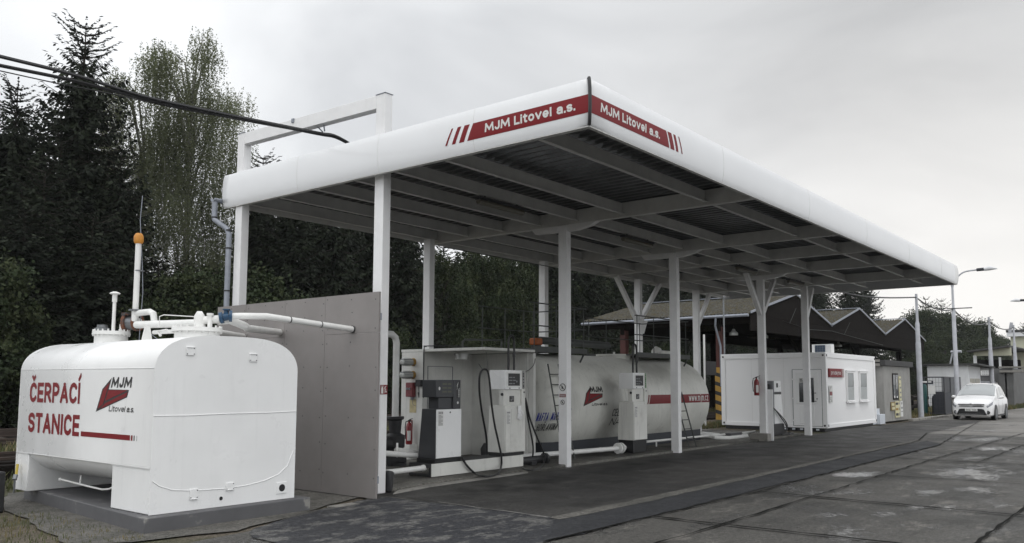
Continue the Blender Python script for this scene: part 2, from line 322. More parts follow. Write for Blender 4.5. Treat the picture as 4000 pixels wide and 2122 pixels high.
def text_mesh(body, width, height, bold=0.04, shear=0.0):
    """flat lettering drawn from strokes, rastered finely and merged to rectangles: x 0..width, capitals 0..height"""
    t = height*(.115+bold*2.2); N = 44; px = height/N; gap = height*.10+px; sp = height*.5
    base = [ACC.get(c, (c,))[0] for c in body]; ng = sum(1 for c in base if c != ' '); ns = len(base)-ng
    unit = (width-ng*t-(ng-1)*gap-ns*sp)/max(.01, sum(GLY[c][0] for c in base if c != ' ')); unit = max(unit, t*.35)
    quads = []; x = 0.0; py = px
    def H(y): return t/2+y*(height-t)
    for ch, c in zip(body, base):
        if c == ' ': x += sp; continue
        gw = GLY[c][0]*unit+t; strokes = []
        for s_ in GLY[c][1]:
            rnd = s_[0] == 'o'; P = [(x+t/2+p[0]*(gw-t), H(p[1])) for p in (s_[1:] if rnd else s_)]; strokes.append((rnd, P, 0))
        if ch in ACC:
            cx_ = x+gw/2; y_ = height*1.08+t*.35; a_ = height*.13
            if ACC[ch][1] == 'v': strokes += [(False, [(cx_-a_, y_+a_), (cx_, y_), (cx_+a_, y_+a_)], 1)]
            else: strokes += [(False, [(cx_-a_*.4, y_), (cx_+a_*.8, y_+a_*1.4)], 1)]
        nx = int((gw+2*px)/px)+2; lo = int(-.42*N) if c in 'jp' else 0; hi = int(1.55*N) if ch in ACC else N
        XX, YY = np.meshgrid(x-px+(np.arange(nx)+.5)*px, (np.arange(lo, hi)+.5)*py); mask = np.zeros(XX.shape, bool)
        for rnd, P, ac in strokes:
            tt = t*.8 if ac else t; m_ = np.zeros(XX.shape, bool)
            for (ax, ay), (bx, by) in zip(P[:-1], P[1:]):
                dx, dy = bx-ax, by-ay; L = math.hypot(dx, dy)
                if L < 1e-9: m_ |= (abs(XX-ax) <= tt*.5) & (abs(YY-ay) <= tt*.5); continue
                s1 = ((XX-ax)*dx+(YY-ay)*dy)/L; d1 = abs((XX-ax)*dy-(YY-ay)*dx)/L
                if rnd: sc_ = np.clip(s1, 0, L); m_ |= np.hypot(XX-(ax+dx/L*sc_), YY-(ay+dy/L*sc_)) <= tt/2
                else: m_ |= (d1 <= tt/2) & (s1 >= -tt/2) & (s1 <= L+tt/2)
            if not ac and not c in 'jp': m_ &= (YY <= height)
            if rnd and not ac:
                if c not in 'jp': pass
            mask |= m_
        done = np.zeros(mask.shape, bool)
        for j in range(mask.shape[0]):
            i = 0
            while i < mask.shape[1]:
                if mask[j, i] and not done[j, i]:
                    k = i
                    while k < mask.shape[1] and mask[j, k] and not done[j, k]: k += 1
                    h = j+1
                    while h < mask.shape[0] and mask[h, i:k].all() and not done[h, i:k].any() and (i == 0 or not mask[h, i-1] or done[h, i-1]) and (k >= mask.shape[1] or not mask[h, k]): h += 1
                    done[j:h, i:k] = True
                    x0, x1, ya, yb = x-px+i*px, x-px+k*px, (lo+j)*py, (lo+h)*py
                    quads.append([(x0+shear*ya, ya), (x1+shear*ya, ya), (x1+shear*yb, yb), (x0+shear*yb, yb)]); i = k
                else: i += 1
        x += gw+gap
    return quads
def decal(name, me, mp, m, parent=None, cuts=0.0):
    """lays a flat mesh or polygon list on a surface; mp(u, v) gives the world point"""
    b = bmesh.new()
    if isinstance(me, bpy.types.Mesh): b.from_mesh(me)
    else:
        for poly in me: b.faces.new([b.verts.new((p[0], p[1], 0)) for p in poly])
    if cuts:
        ys = [v.co.y for v in b.verts]; y = min(ys)+cuts
        while y < max(ys):
            bmesh.ops.bisect_plane(b, geom=b.verts[:]+b.edges[:]+b.faces[:], plane_co=(0, y, 0), plane_no=(0, 1, 0)); y += cuts
    off = parent_world(parent) if parent else Vector((0, 0, 0))
    for v in b.verts: v.co = Vector(mp(v.co.x, v.co.y))-off
    out = bpy.data.meshes.new(name); b.to_mesh(out); b.free(); out.materials.append(m)
    o = bpy.data.objects.new(name, out); COL.objects.link(o)
    if parent: o.parent = parent
    return o
def plane_map(o, u, v):
    o, u, v = Vector(o), Vector(u), Vector(v)
    return lambda a, b: o+u*a+v*b
def rect(x0, x1, y0, y1): return [(x0, y0), (x1, y0), (x1, y1), (x0, y1)]
def logo(mp_layer, parent, w, h, skew=0.0):
    """the company emblem: black edged red folded arrow; mp_layer(k) gives a map for layer k"""
    def P(pts): return [((x-1565)/542*w, (782-y)/557*h) for x, y in pts]
    decal('emblem_edge', [P([(1565, 782), (2082, 535), (2107, 418), (1772, 412)]), P([(1565, 782), (1772, 412), (1815, 225), (1662, 408)])], mp_layer(1), M['black'], parent, cuts=0.05)
    decal('emblem_fill', [P([(1597, 735), (1685, 655), (1748, 425), (1790, 300), (1678, 420)]), P([(1640, 730), (2068, 522), (2090, 450), (1722, 640)]), P([(1765, 425), (2085, 425), (1722, 600)])], mp_layer(2), M['red'], parent, cuts=0.05)
def sheet(name, poly, z, m, jit=0.0, seed=1, step=0.5, up=True):
    """horizontal sheet with an optionally ragged outline"""
    rnd = random.Random(seed); pts = []
    for i, p in enumerate(poly):
        q = poly[(i+1) % len(poly)]; L = math.hypot(q[0]-p[0], q[1]-p[1]); n = max(1, int(L/step)) if jit else 1
        n = min(n, 160)
        for k in range(n):
            t = k/n; a = p[0]+(q[0]-p[0])*t; b = p[1]+(q[1]-p[1])*t
            if jit and k: a += rnd.uniform(-jit, jit); b += rnd.uniform(-jit, jit)
            pts.append((a, b, z))
    me = bpy.data.meshes.new(name); me.from_pydata(pts, [], [tuple(range(len(pts)))]); me.materials.append(m)
    o = bpy.data.objects.new(name, me); COL.objects.link(o)
    b = bmesh.new(); b.from_mesh(me); bmesh.ops.recalc_face_normals(b, faces=b.faces)
    for f in b.faces:
        if f.normal.z < 0: f.normal_flip()
    b.to_mesh(me); b.free()
    return struct(o)
# ------------------------------------------------------------------ ground, yard, rails
def ground_mat(name, base, dark, light, rough, puddles=(), lt=(.58, .70), pthr=0.62, wet=0.08, bump=0.5, bscale=55, patch=0.5, stain=None):
    mt = bpy.data.materials.new(name); mt.use_nodes = True; t = mt.node_tree; b = t.nodes['Principled BSDF']
    def N(ty, **k):
        n = t.nodes.new(ty)
        for a, v in k.items(): setattr(n, a, v)
        return n
    L = t.links.new
    pos = N('ShaderNodeNewGeometry').outputs['Position']
    def noise(sc, det=5, st=(1, 1, 1), ro=0.6, loc=(0, 0, 0)):
        q = N('ShaderNodeMapping'); q.inputs['Scale'].default_value = st; q.inputs['Location'].default_value = loc; L(pos, q.inputs['Vector'])
        n = N('ShaderNodeTexNoise'); n.inputs['Scale'].default_value = sc; n.inputs['Detail'].default_value = det; n.inputs['Roughness'].default_value = ro
        L(q.outputs[0], n.inputs['Vector']); return n.outputs['Fac']
    def mr(x, a, c, lo=0.0, hi=1.0):
        r = N('ShaderNodeMapRange', interpolation_type='SMOOTHSTEP'); L(x, r.inputs['Value'])
        r.inputs['From Min'].default_value = a; r.inputs['From Max'].default_value = c; r.inputs['To Min'].default_value = lo; r.inputs['To Max'].default_value = hi
        return r.outputs[0]
    def mixc(f, a, c):
        q = N('ShaderNodeMix', data_type='RGBA')
        L(f, q.inputs[0])
        for i, k in ((6, a), (7, c)):
            if isinstance(k, tuple): q.inputs[i].default_value = (*k, 1)
            else: L(k, q.inputs[i])
        return q.outputs[2]
    def mth(op, a, c):
        q = N('ShaderNodeMath', operation=op)
        for i, k in ((0, a), (1, c)):
            if isinstance(k, (int, float)): q.inputs[i].default_value = k
            else: L(k, q.inputs[i])
        return q.outputs[0]
    c = mixc(mr(noise(patch, 6, (0.6, 1.3, 1)), 0.42, 0.62), base, dark)
    c = mixc(mth('MULTIPLY', mr(noise(patch*2.3, 10, (0.8, 1.5, 1), ro=0.74, loc=(7, 3, 0)), lt[0], lt[1]), 0.8), c, light)
    g = mr(noise(20, 6, ro=.75), 0.32, 0.68, 0.60, 1.42)
    sc = N('ShaderNodeVectorMath', operation='SCALE'); L(c, sc.inputs[0]); L(g, sc.inputs['Scale']); c = sc.outputs[0]
    g2 = mr(noise(75, 3), 0.35, 0.65, 0.68, 1.35)
    sc = N('ShaderNodeVectorMath', operation='SCALE'); L(c, sc.inputs[0]); L(g2, sc.inputs['Scale']); c = sc.outputs[0]
    if stain:
        for (x, y, rx, ry) in stain:
            q = N('ShaderNodeMapping', vector_type='TEXTURE'); q.inputs['Location'].default_value = (x, y, 0); q.inputs['Scale'].default_value = (rx, ry, 1); L(pos, q.inputs['Vector'])
            d = N('ShaderNodeVectorMath', operation='LENGTH'); L(q.outputs[0], d.inputs[0])
            f = mth('MULTIPLY', mr(d.outputs['Value'], 1.0, 0.2), mr(noise(2.2, 6), 0.35, 0.6)); f = mth('MULTIPLY', f, 0.75)
            c = mixc(f, c, (0.012, 0.012, 0.012))
    # wet places: broad damp noise plus the low spots of the slabs
    w = mth('ADD', noise(0.7, 6, (0.8, 1.6, 1), 0.62, (3, 9, 0)), 0.0)
    for (x, y, r, k) in puddles:
        q = N('ShaderNodeMapping', vector_type='TEXTURE'); q.inputs['Location'].default_value = (x, y, 0); q.inputs['Scale'].default_value = (r, r*0.6, 1); L(pos, q.inputs['Vector'])
        d = N('ShaderNodeVectorMath', operation='LENGTH'); L(q.outputs[0], d.inputs[0])
        w = mth('ADD', w, mr(d.outputs['Value'], 1.0, 0.0, 0.0, k))
    w = mth('ADD', w, mr(noise(16, 7, (1.4, .5, 1), ro=.8, loc=(1, 1, 1)), 0.3, 0.7, -0.2, 0.14))
    wm = mr(w, pthr-0.03, pthr+0.05)
    c = mixc(mth('MULTIPLY', wm, 0.6), c, (0.03, 0.03, 0.03))
    L(c, b.inputs['Base Color'])
    rr = mr(noise(1.4, 5, loc=(5, 5, 5)), 0.3, 0.7, rough-0.1, rough+0.1)
    q = N('ShaderNodeMix'); L(wm, q.inputs[0]); L(rr, q.inputs[2]); q.inputs[3].default_value = wet; L(q.outputs[0], b.inputs['Roughness'])
    q = N('ShaderNodeMix'); L(wm, q.inputs[0]); q.inputs[2].default_value = 0.22; q.inputs[3].default_value = 0.7; L(q.outputs[0], b.inputs['Specular IOR Level'])
    h = mth('MULTIPLY', mth('ADD', noise(bscale, 4), mth('MULTIPLY', noise(bscale*.25, 4), 1.2)), mr(wm, 0.0, 1.0, 1.0, 0.12))
    bp = N('ShaderNodeBump'); bp.inputs['Strength'].default_value = bump; bp.inputs['Distance'].default_value = 0.012; L(h, bp.inputs['Height']); L(bp.outputs[0], b.inputs['Normal'])
    return mt
PUD = [(16.8, 3.0, 1.6, .16), (13.6, 3.1, .7, .18), (12.2, 2.6, .5, .2), (10.6, 3.6, .5, .16), (21, 4.9, 1.5, .15), (23, 3.1, 1.6, .15), (28, 5.2, 2.2, .15), (15.5, 4.85, 0.9, 0.22), (12.9, 5.0, 0.6, 0.17), (11.0, 3.05, 0.5, 0.2), (14.4, 2.65, 0.8, 0.22), (14.6, 3.3, 1.3, 0.12), (18.0, 3.2, 1.4, 0.2), (12.6, 3.7, 0.9, 0.1), (10.3, 2.4, 0.4, 0.15), (24, 4.0, 2.0, 0.12), (33, 6.4, 3.0, 0.14), (38, 8.6, 2.5, 0.12), (40, 5.0, 6.0, 0.08), (11.9, 2.9, 0.3, 0.2), (20.5, 2.8, 1.0, 0.14)]
GM = {}
GM['soil'] = ground_mat('trodden_gravel_soil', (0.10, 0.085, 0.066), (0.06, 0.06, 0.035), (0.20, 0.185, 0.165), 0.9, bump=0.9, bscale=30, patch=0.8, pthr=0.9)
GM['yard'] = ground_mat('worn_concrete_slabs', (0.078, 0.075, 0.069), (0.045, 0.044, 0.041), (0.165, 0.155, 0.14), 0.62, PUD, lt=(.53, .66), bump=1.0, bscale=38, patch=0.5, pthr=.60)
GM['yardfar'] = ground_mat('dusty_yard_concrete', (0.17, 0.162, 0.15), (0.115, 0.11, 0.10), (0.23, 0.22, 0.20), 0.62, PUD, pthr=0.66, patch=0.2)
GM['old'] = ground_mat('old_oily_asphalt', (0.05, 0.048, 0.045), (0.032, 0.031, 0.03), (0.085, 0.082, 0.076), 0.62, bump=0.5, patch=0.5, pthr=0.72, stain=[(10.5, 8.3, 3.2, 0.9), (14.5, 8.6, 4.0, 0.7), (12.0, 7.6, 2.4, 0.5), (18, 8.8, 5, 0.5), (9.6, 6.4, 0.9, 0.35), (22, 8.6, 4, 0.6)])
GM['new'] = ground_mat('dark_new_asphalt', (0.034, 0.035, 0.038), (0.028, 0.029, 0.032), (0.05, 0.05, 0.05), 0.7, bump=0.4, bscale=90, patch=0.8, pthr=0.8)
GM['patchy'] = ground_mat('dusty_patched_asphalt', (0.036, 0.037, 0.041), (0.030, 0.031, 0.035), (0.12, 0.118, 0.112), 0.68, bump=0.5, bscale=70, patch=0.9, pthr=0.75, lt=(.50, .58))
GM['gutter'] = ground_mat('pale_gutter_concrete', (0.115, 0.11, 0.10), (0.08, 0.078, 0.07), (0.16, 0.155, 0.14), 0.75, bump=0.6, patch=1.5, pthr=0.85)
GM['pad'] = ground_mat('pump_island_concrete', (0.15, 0.145, 0.13), (0.06, 0.058, 0.052), (0.18, 0.17, 0.155), 0.72, bump=0.6, patch=0.7, pthr=0.8, stain=[(12, 10.2, 3, 0.7), (17, 10.2, 4, 0.8)])
GM['joint'] = mat('tar_joint', (0.009, 0.009, 0.008), 0.9, spec=.1, var=0.4, vscale=4)
sheet('ground', [(-400, -400), (900, -400), (900, 900), (-400, 900)], -0.03, GM['soil'])
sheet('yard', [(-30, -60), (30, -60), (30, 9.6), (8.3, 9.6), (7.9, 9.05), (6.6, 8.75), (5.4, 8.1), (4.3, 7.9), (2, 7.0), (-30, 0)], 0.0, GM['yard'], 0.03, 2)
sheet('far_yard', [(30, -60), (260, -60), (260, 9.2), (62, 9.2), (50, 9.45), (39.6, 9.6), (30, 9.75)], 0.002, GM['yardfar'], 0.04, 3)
sheet('old_asphalt', [(8.2, 6.1), (26.3, 6.3), (30.5, 6.9), (42, 7.3), (42, 9.5), (28.9, 9.74), (27.5, 9.45), (8.35, 9.3)], 0.005, GM['old'], 0.03, 4)
sheet('patched_asphalt', [(8.25, 6.05), (8.2, 8.95), (7.7, 9.0), (6.45, 8.55), (5.5, 8.15), (5.2, 7.7), (5.15, 7.0), (5.5, 5.0), (6.8, 5.2), (8.1, 5.2)], 0.009, GM['patchy'], 0.04, 5, 0.25)
sheet('asphalt_strip', [(6.9, 5.2), (24.6, 5.3), (26.0, 6.0), (8.2, 6.0)], 0.013, GM['new'], 0.035, 6, 0.3)
sheet('gutter_strip', [(8.1, 5.9), (10, 5.85), (19, 6.03), (26.2, 6.15), (26.2, 6.32), (19.5, 6.17), (12.7, 6.11), (8.15, 6.08)], 0.017, GM['gutter'], 0.025, 7, 0.3)
sheet('tank_apron', [(3.9, 8.9), (4.35, 8.55), (4.6, 8.5), (5.4, 8.3), (7.6, 9.2), (8.1, 9.4), (8.1, 13.4), (5.1, 13.7), (4.5, 12.2)], -0.012, GM['gutter'], 0.05, 8, 0.3)
def strip(name, pts, w, z, m, seed):
    rnd = random.Random(seed); L, Rr = [], []
    P = []
    for a, b in zip(pts[:-1], pts[1:]):
        n = max(2, int(math.hypot(b[0]-a[0], b[1]-a[1])/0.22))
        P += [(a[0]+(b[0]-a[0])*k/n, a[1]+(b[1]-a[1])*k/n) for k in range(n)]
    P.append(pts[-1]); v, f = [], []
    for i, p in enumerate(P):
        q = P[min(i+1, len(P)-1)]; o = P[max(i-1, 0)]; d = Vector((q[0]-o[0], q[1]-o[1])).normalized(); nn = Vector((-d.y, d.x))
        jx = rnd.uniform(-.016, .016); ww = w*rnd.choice((.5, .8, 1.1, 1.5))
        v += [(p[0]+nn.x*(jx+ww/2), p[1]+nn.y*(jx+ww/2), z), (p[0]+nn.x*(jx-ww/2), p[1]+nn.y*(jx-ww/2), z)]
        if i: k = 2*i; f.append((k-2, k-1, k+1, k))
    return v, f
jm = MB(); sd_ = 0
JO = [[(5.5, 4.3), (9.0, 4.26), (12, 4.3), (19.3, 4.4), (30, 4.4)], [(9.0, 5.15), (9.0, 4.26), (9.05, 1.78), (9.1, -1)], [(12.05, 5.1), (11.9, 1.79), (11.9, -1)],
      [(19.35, 5.1), (19.35, -1)], [(19.4, 3.52), (25.6, 3.55), (32, 3.6)], [(5, 1.78), (19.3, 1.79), (30, 1.8)], [(24.3, 5.3), (40.5, 7.25)], [(26, 6.2), (30, 6.9)], [(15.6, 4.3), (15.6, 1.8)], [(6.1, 5.0), (6.1, 1.0)],
      [(25.6, 5.4), (25.7, -3)], [(32, 9.6), (32, -8)], [(38, 9.5), (38.2, -8)], [(46, 9.3), (46, -8)], [(30, 4.4), (60, 4.6)], [(30, 0.5), (60, 0.5)], [(6.9, 5.22), (12, 5.12), (16, 5.22), (24.4, 5.3)]]
for k, pts in enumerate(JO):
    v, f = strip('j', pts, {1: .065, 2: .065, 3: .08, 8: .05, 9: .06, 10: .09, 11: .1, 12: .1, 13: .12}.get(k, .03), 0.021 if k != 16 else 0.018, None, k+3); jm.add(v, f)
struct(jm.build('slab_joints', GM['joint'], smooth=False))
ln = MB(); v, f = strip('l', [(8.24, 8.0), (8.14, 6.1)], 0.02, 0.022, None, 50); ln.add(v, f); struct(ln.build('steel_edge_line', M['concrete'], smooth=False))
# pump island: two low worn steps
isl = MB(); isl.prism([(8.75, 9.35), (9.6, 9.5), (22.7, 9.62), (26.6, 9.72), (26.8, 14.2), (8.3, 14.2), (8.3, 9.75)], 'z', -0.02, 0.05)
struct(isl.build('pump_island', GM['pad'], bevel=0.02, smooth=False))
isl = MB(); isl.prism([(8.45, 9.12), (9.4, 9.3), (12.0, 9.42), (12.0, 9.5), (9.5, 9.48), (8.72, 9.32)], 'z', -0.02, 0.028)
struct(isl.build('island_kerb', M['concrete'], bevel=0.02, smooth=False))
k2 = MB(); rk = random.Random(5)
for i in range(10):
    x = 39.5+i*1.02; y = 9.72-0.02*i
    k2.box(x, x+1.0, y-.12, y+.1, -.02, .1+rk.uniform(-.015, .01))
struct(k2.build('kerb', M['concrete'], bevel=0.02))
# railway behind the station
bal = MB(); bal.box(-60, 140, 16.6, 33.5, -0.6, -0.012)
struct(bal.build('railway_ballast', ground_mat('track_ballast', (0.10, 0.085, 0.07), (0.07, 0.06, 0.05), (0.15, 0.14, 0.12), 0.95, bump=1.0, bscale=16, patch=1.5, pthr=0.95), smooth=False))
for y in (18.4, 23.0, 28.0):
    t = thing('railway_track', (40, y, 0), {18.4: 'railway track nearest to the filling station behind the tanks', 23.0: 'middle railway track of the three behind the tanks', 28.0: 'farthest railway track in front of the dark trees'}[y], 'railway track', 'railway tracks behind the station')
    for s in (-.72, .72):
        b = MB(); b.box(-60, 140, y+s-.035, y+s+.035, .14, .19); b.box(-60, 140, y+s-.01, y+s+.01, .05, .141); b.box(-60, 140, y+s-.07, y+s+.07, .03, .05); b.build('rail', M['rail'], t, smooth=False)
    b = MB()
    for i in range(250): x = -40+i*.65; b.box(x, x+.24, y-1.25, y+1.25, -.1, .03)
    b.build('sleepers', M['timber'], t, smooth=False)
# old rails and sleepers stacked at the trackside
for i, (y, z, x0, x1, lb) in enumerate([(15.6, 0.0, 3.5, 10.0, 'dark sleeper lying on the soil behind the white tank'), (16.3, 0.0, 2.0, 12.2, 'longer weathered sleeper beam lying nearer the railway')]):
    b = MB(); b.box(x0, x1, y, y+.24, z-.03, z+.22); o = b.build('sleeper_beam', M['timber'], bevel=0.02); tag(o, lb, 'beam', 'old beams behind the white tank')
b = MB(); b.prism([(4.05, 11.75), (4.36, 11.8), (4.3, 12.5), (3.9, 12.45)], 'z', -0.03, 0.48)
tag(b.build('steel_block', M['iron'], bevel=0.02), 'dark rusty steel block standing on the soil left of the white tank', 'block')
b = MB(); rk = random.Random(9)
def tuftmesh(name, n, area, h, m, seed, w=0.012):
    r = np.random.default_rng(seed); x = r.uniform(area[0], area[1], n); y = r.uniform(area[2], area[3], n)
    a = r.uniform(0, 6.28, n); hh = h*r.uniform(.4, 1.2, n); lean = r.normal(0, .35, (n, 2))*hh[:, None]
    dx, dy = np.cos(a)*w, np.sin(a)*w
    V = np.empty((n, 3, 3)); V[:, 0] = np.c_[x-dx, y-dy, np.full(n, -.03)]; V[:, 1] = np.c_[x+dx, y+dy, np.full(n, -.03)]; V[:, 2] = np.c_[x+lean[:, 0], y+lean[:, 1], hh]
    return leafmesh(name, V, m)
def leafmesh(name, V, m):
    """V: (n, k, 3) polygons of k corners"""
    n, k = V.shape[:2]; me = bpy.data.meshes.new(name)
    me.vertices.add(n*k); me.vertices.foreach_set('co', V.reshape(-1).astype(np.float32))
    me.loops.add(n*k); me.loops.foreach_set('vertex_index', np.arange(n*k, dtype=np.int32))
    me.polygons.add(n); me.polygons.foreach_set('loop_start', np.arange(0, n*k, k, dtype=np.int32))
    me.update(calc_edges=True); me.materials.append(m)
    o = bpy.data.objects.new(name, me); COL.objects.link(o); return o
GR = mat('rough_grass', (0.07, 0.085, 0.025), 0.8, var=0.3, vscale=2, col2=(0.16, 0.13, 0.06), thr=(0.45, 0.6))
tag(tuftmesh('grass', 14000, (0, 60, 13.9, 15.3), 0.16, GR, 1, .02), 'short grass growing between the tanks and the railway', 'grass')['kind'] = 'stuff'
tag(tuftmesh('grass', 16000, (2, 90, 20.0, 21.6), 0.3, GR, 2, .03), 'strip of grass growing between the two nearer tracks', 'grass')['kind'] = 'stuff'
tag(tuftmesh('grass', 2500, (1.5, 4.6, 8.6, 11.4), 0.03, GR, 3, .006), 'thin moss and grass on the soil beside the white tank', 'grass')['kind'] = 'stuff'
tag(tuftmesh('grass', 9000, (44, 80, 10.3, 14), 0.25, GR, 4, .03), 'dry grass around the poles and the gas cage', 'grass')['kind'] = 'stuff'
tag(tuftmesh('weeds', 2200, (49.5, 76, 9.3, 9.9), 0.28, GR, 5, .03), 'weeds along the kerb behind the parked car', 'weeds')['kind'] = 'stuff'

# ------------------------------------------------------------------ canopy
XL, YF, XR, YB = 8.2, 5.52, 28.6, 13.35
SEC = [(4.70, -0.03), (4.703, 0.0), (4.73, 0.010), (4.77, 0.020), (4.83, 0.031), (4.90, 0.039), (4.98, 0.042), (5.06, 0.041), (5.13, 0.036), (5.19, 0.029), (5.245, 0.018), (5.287, 0.004), (5.29, -0.12)]
def sec_out(z):
    for (a, oa), (b, ob) in zip(SEC[:-1], SEC[1:]):
        if z <= b: return oa+(ob-oa)*(z-a)/max(1e-6, b-a)
    return SEC[-1][1]
can = thing('filling_station_canopy', (18, 9.4, 0), 'large white flat canopy with rounded fascia over the fuel dispensers', 'canopy')
def fascia(name, ends, side):
    """ends: function (z, out) -> two corner points"""
    b = MB(); P = [ends(z, o) for z, o in SEC]
    n = 40; v = []
    for a, c in P:
        a, c = Vector(a), Vector(c); v += [a+(c-a)*k/n for k in range(n+1)]
    f = [(i*(n+1)+k, i*(n+1)+k+1, (i+1)*(n+1)+k+1, (i+1)*(n+1)+k) for i in range(len(SEC)-1) for k in range(n)]
    b.add(v, f); o = b.build(name, M['fascia'], can); md = o.modifiers.new('t', 'SOLIDIFY'); md.thickness = 0.004; md.offset = -1
    return o
fascia('fascia', lambda z, o: ((XL-o, YF-o, z), (XL-o, YB, z)), 0)
fascia('fascia', lambda z, o: ((XL-o, YF-o, z), (XR+o, YF-o, z)), 1)
fascia('fascia', lambda z, o: ((XR+o, YF-o, z), (XR+o, YB, z)), 2)
b = MB()                                         # black corner trim
b.tube([(XL-o-.008, YF-o-.008, z) for z, o in SEC[1:]], 0.022, 8); b.build('corner_trim', M['black'], can)
for y in (7.36, 9.26, 11.2):
    b = MB(); b.tube([(XL-o-.0, y, z) for z, o in SEC[1:-1]], 0.003, 5); b.build('panel_seam', M['steelw'], can)
for x in (11.86, 15.6, 19.2, 22.8, 26.35):
    b = MB(); b.tube([(x, YF-o-.0, z) for z, o in SEC[1:-1]], 0.003, 5); b.build('panel_seam', M['steelw'], can)
b = MB(); b.box(XL, XR, YF, YF+.06, 4.69, 4.70); b.box(XL, XL+.06, YF+.06, YB, 4.69, 4.70); b.box(XR-.06, XR, YF+.06, YB, 4.69, 4.70); b.build('bottom_lip', M['steelw'], can, smooth=False)
# profiled roof sheet: ribs run along Y
v = []; f = []; x = XL+.05; pr = [(0, 5.02), (.03, 5.075), (.11, 5.075), (.14, 5.02)]; xs = []
while x < XR-.3:
    xs += [(x+a, z) for a, z in pr]; x += .2
for (x, z) in xs: v += [(x, YF+.05, z), (x, YB+.03, z-.02)]
for i in range(len(xs)-1): f.append((2*i, 2*i+1, 2*i+3, 2*i+2))
b = MB(); b.add(v, f); b.build('roof_sheet', M['sheet'], can, smooth=False)
b = MB(); b.box(XL+.02, XR-.02, YF+.02, YB, 5.12, 5.16); b.build('roof_deck', M['sheet'], can, smooth=False)
for xg in (8.33, 13.38, 17.75, 20.4, 23.08, 26.45):
    b = MB(); b.box(xg-.06, xg+.06, YF+.1, YB-.05, 4.73, 4.745); b.box(xg-.06, xg+.06, YF+.1, YB-.05, 4.985, 5.0); b.box(xg-.05, xg+.05, YF+.1, YB-.05, 4.745, 4.985)
    b.build('girder', M['steelw'], can, smooth=False)
XG = [8.33, 13.38, 17.75, 20.4, 23.08, 26.45, 28.55]
for yp in (6.5, 8.2, 9.25, 10.16, 11.15, 12.14, 13.05):
    b = MB()
    for a, c in zip(XG[:-1], XG[1:]):
        b.box(a+.06, c-.06, yp-.035, yp+.035, 4.775, 4.79); b.box(a+.06, c-.06, yp+.02, yp+.035, 4.79, 4.99)
    b.build('purlin', M['steelw'], can, smooth=False)
b = MB(); b.box(XL+.1, XR-.05, YB-.03, YB, 4.74, 5.12); b.build('rear_edge_beam', M['steelw'], can, smooth=False)
b = MB(); v = []; f = []
for i in range(9):
    a = math.pi+math.pi*i/8; v += [(8.02, 13.43+.065*math.cos(a), 4.86+.065*math.sin(a)), (28.7, 13.43+.065*math.cos(a), 4.84+.065*math.sin(a))]
    if i: f.append((2*i-2, 2*i-1, 2*i+1, 2*i))
b.add(v, f); g = b.build('gutter', M['zinc'], can); g.modifiers.new('t', 'SOLIDIFY').thickness = .004
for i in range(26): b = MB(); x = 8.6+i*.78; b.box(x, x+.03, 13.36, 13.489, 4.785, 4.8); b.box(x, x+.03, 13.4895, 13.505, 4.78, 4.9); b.build('gutter_bracket', M['iron'], can, smooth=False)
b = MB(); b.tube([(8.07, 13.43, 4.80), (8.07, 13.43, 4.55), (8.07, 13.42, 4.48), (8.16, 13.16, 4.3), (8.17, 13.11, 4.2), (8.17, 13.11, 2.2), (8.17, 13.11, .05)], .048, 12); b.build('downpipe', M['zinc'], can)
b = MB()
for z in (4.52, 4.27, 3.95, 3.2): 
    c = (8.07, 13.43, z) if z > 4.5 else ((8.17, 13.11, z))
    b.tube([(c[0], c[1], z-.012), (c[0], c[1], z+.012)], .056, 12)
b.build('pipe_clip', M['iron'], can)
# columns
def column(x, y, top, name='column', wx=.15, wy=.2, z0=0.0):
    b = MB(); b.box(x, x+wx, y, y+wy, z0, top); return b.build(name, M['colw'], can, bevel=0.008, smooth=False)
column(8.38, 9.36, 6.0); column(8.24, 12.85, 6.0)
b = MB(); b.prism([(8.383, 9.562), (8.527, 9.562), (8.387, 12.848), (8.243, 12.848)], 'z', 5.79, 5.997); b.build('top_frame_beam', M['colw'], can, bevel=0.006)
b = MB(); b.box(8.37, 8.54, 9.35, 9.57, 6.0, 6.008); b.box(8.23, 8.40, 12.84, 13.06, 6.0, 6.008); b.build('frame_cap', M['zinc'], can)
for x, y in ((13.3, 9.5), (17.66, 9.42), (23.0, 9.5), (26.38, 9.45)): column(x, y, 4.73)
for x in (12.85, 17.0, 21.72, 25.5): column(x, 12.82, 4.74)
def brace(x0, z0, x1, z1, y, wy=.12):
    b = MB(); b.bar((x0, y, z0), (x1, y, z1), wy, .11); b.build('brace', M['colw'], can, smooth=False)
brace(23.0, 3.6, 22.05, 4.72, 9.6); brace(23.14, 3.6, 24.1, 4.72, 9.6); brace(26.5, 3.6, 27.15, 4.72, 9.55)
brace(21.74, 3.45, 20.55, 4.72, 12.92); brace(21.85, 3.45, 23.1, 4.72, 12.92); brace(25.62, 3.5, 26.6, 4.72, 12.92)
b = MB(); b.prism([(21.68, 3.1), (21.9, 3.1), (22.12, 3.5), (21.46, 3.5)], 'y', 12.79, 12.82); b.build('gusset_plate', M['colw'], can)
for x in (13.38, 17.74, 23.08):                    # haunches over the front columns
    b = MB(); b.prism([(8.8, 4.73), (10.4, 4.73), (10.3, 4.62), (9.3, 4.60), (8.95, 4.66)], 'x', x-.06, x+.06); b.build('haunch', M['colw'], can)
b = MB(); b.box(22.75, 22.995, 9.36, 9.9, 0, .22); b.build('footing', M['concrete'], can, bevel=.015)
b = MB(); b.box(23.155, 23.19, 9.36, 9.6, 0.0, 1.45); b.build('column_guard', M['colw'], can)
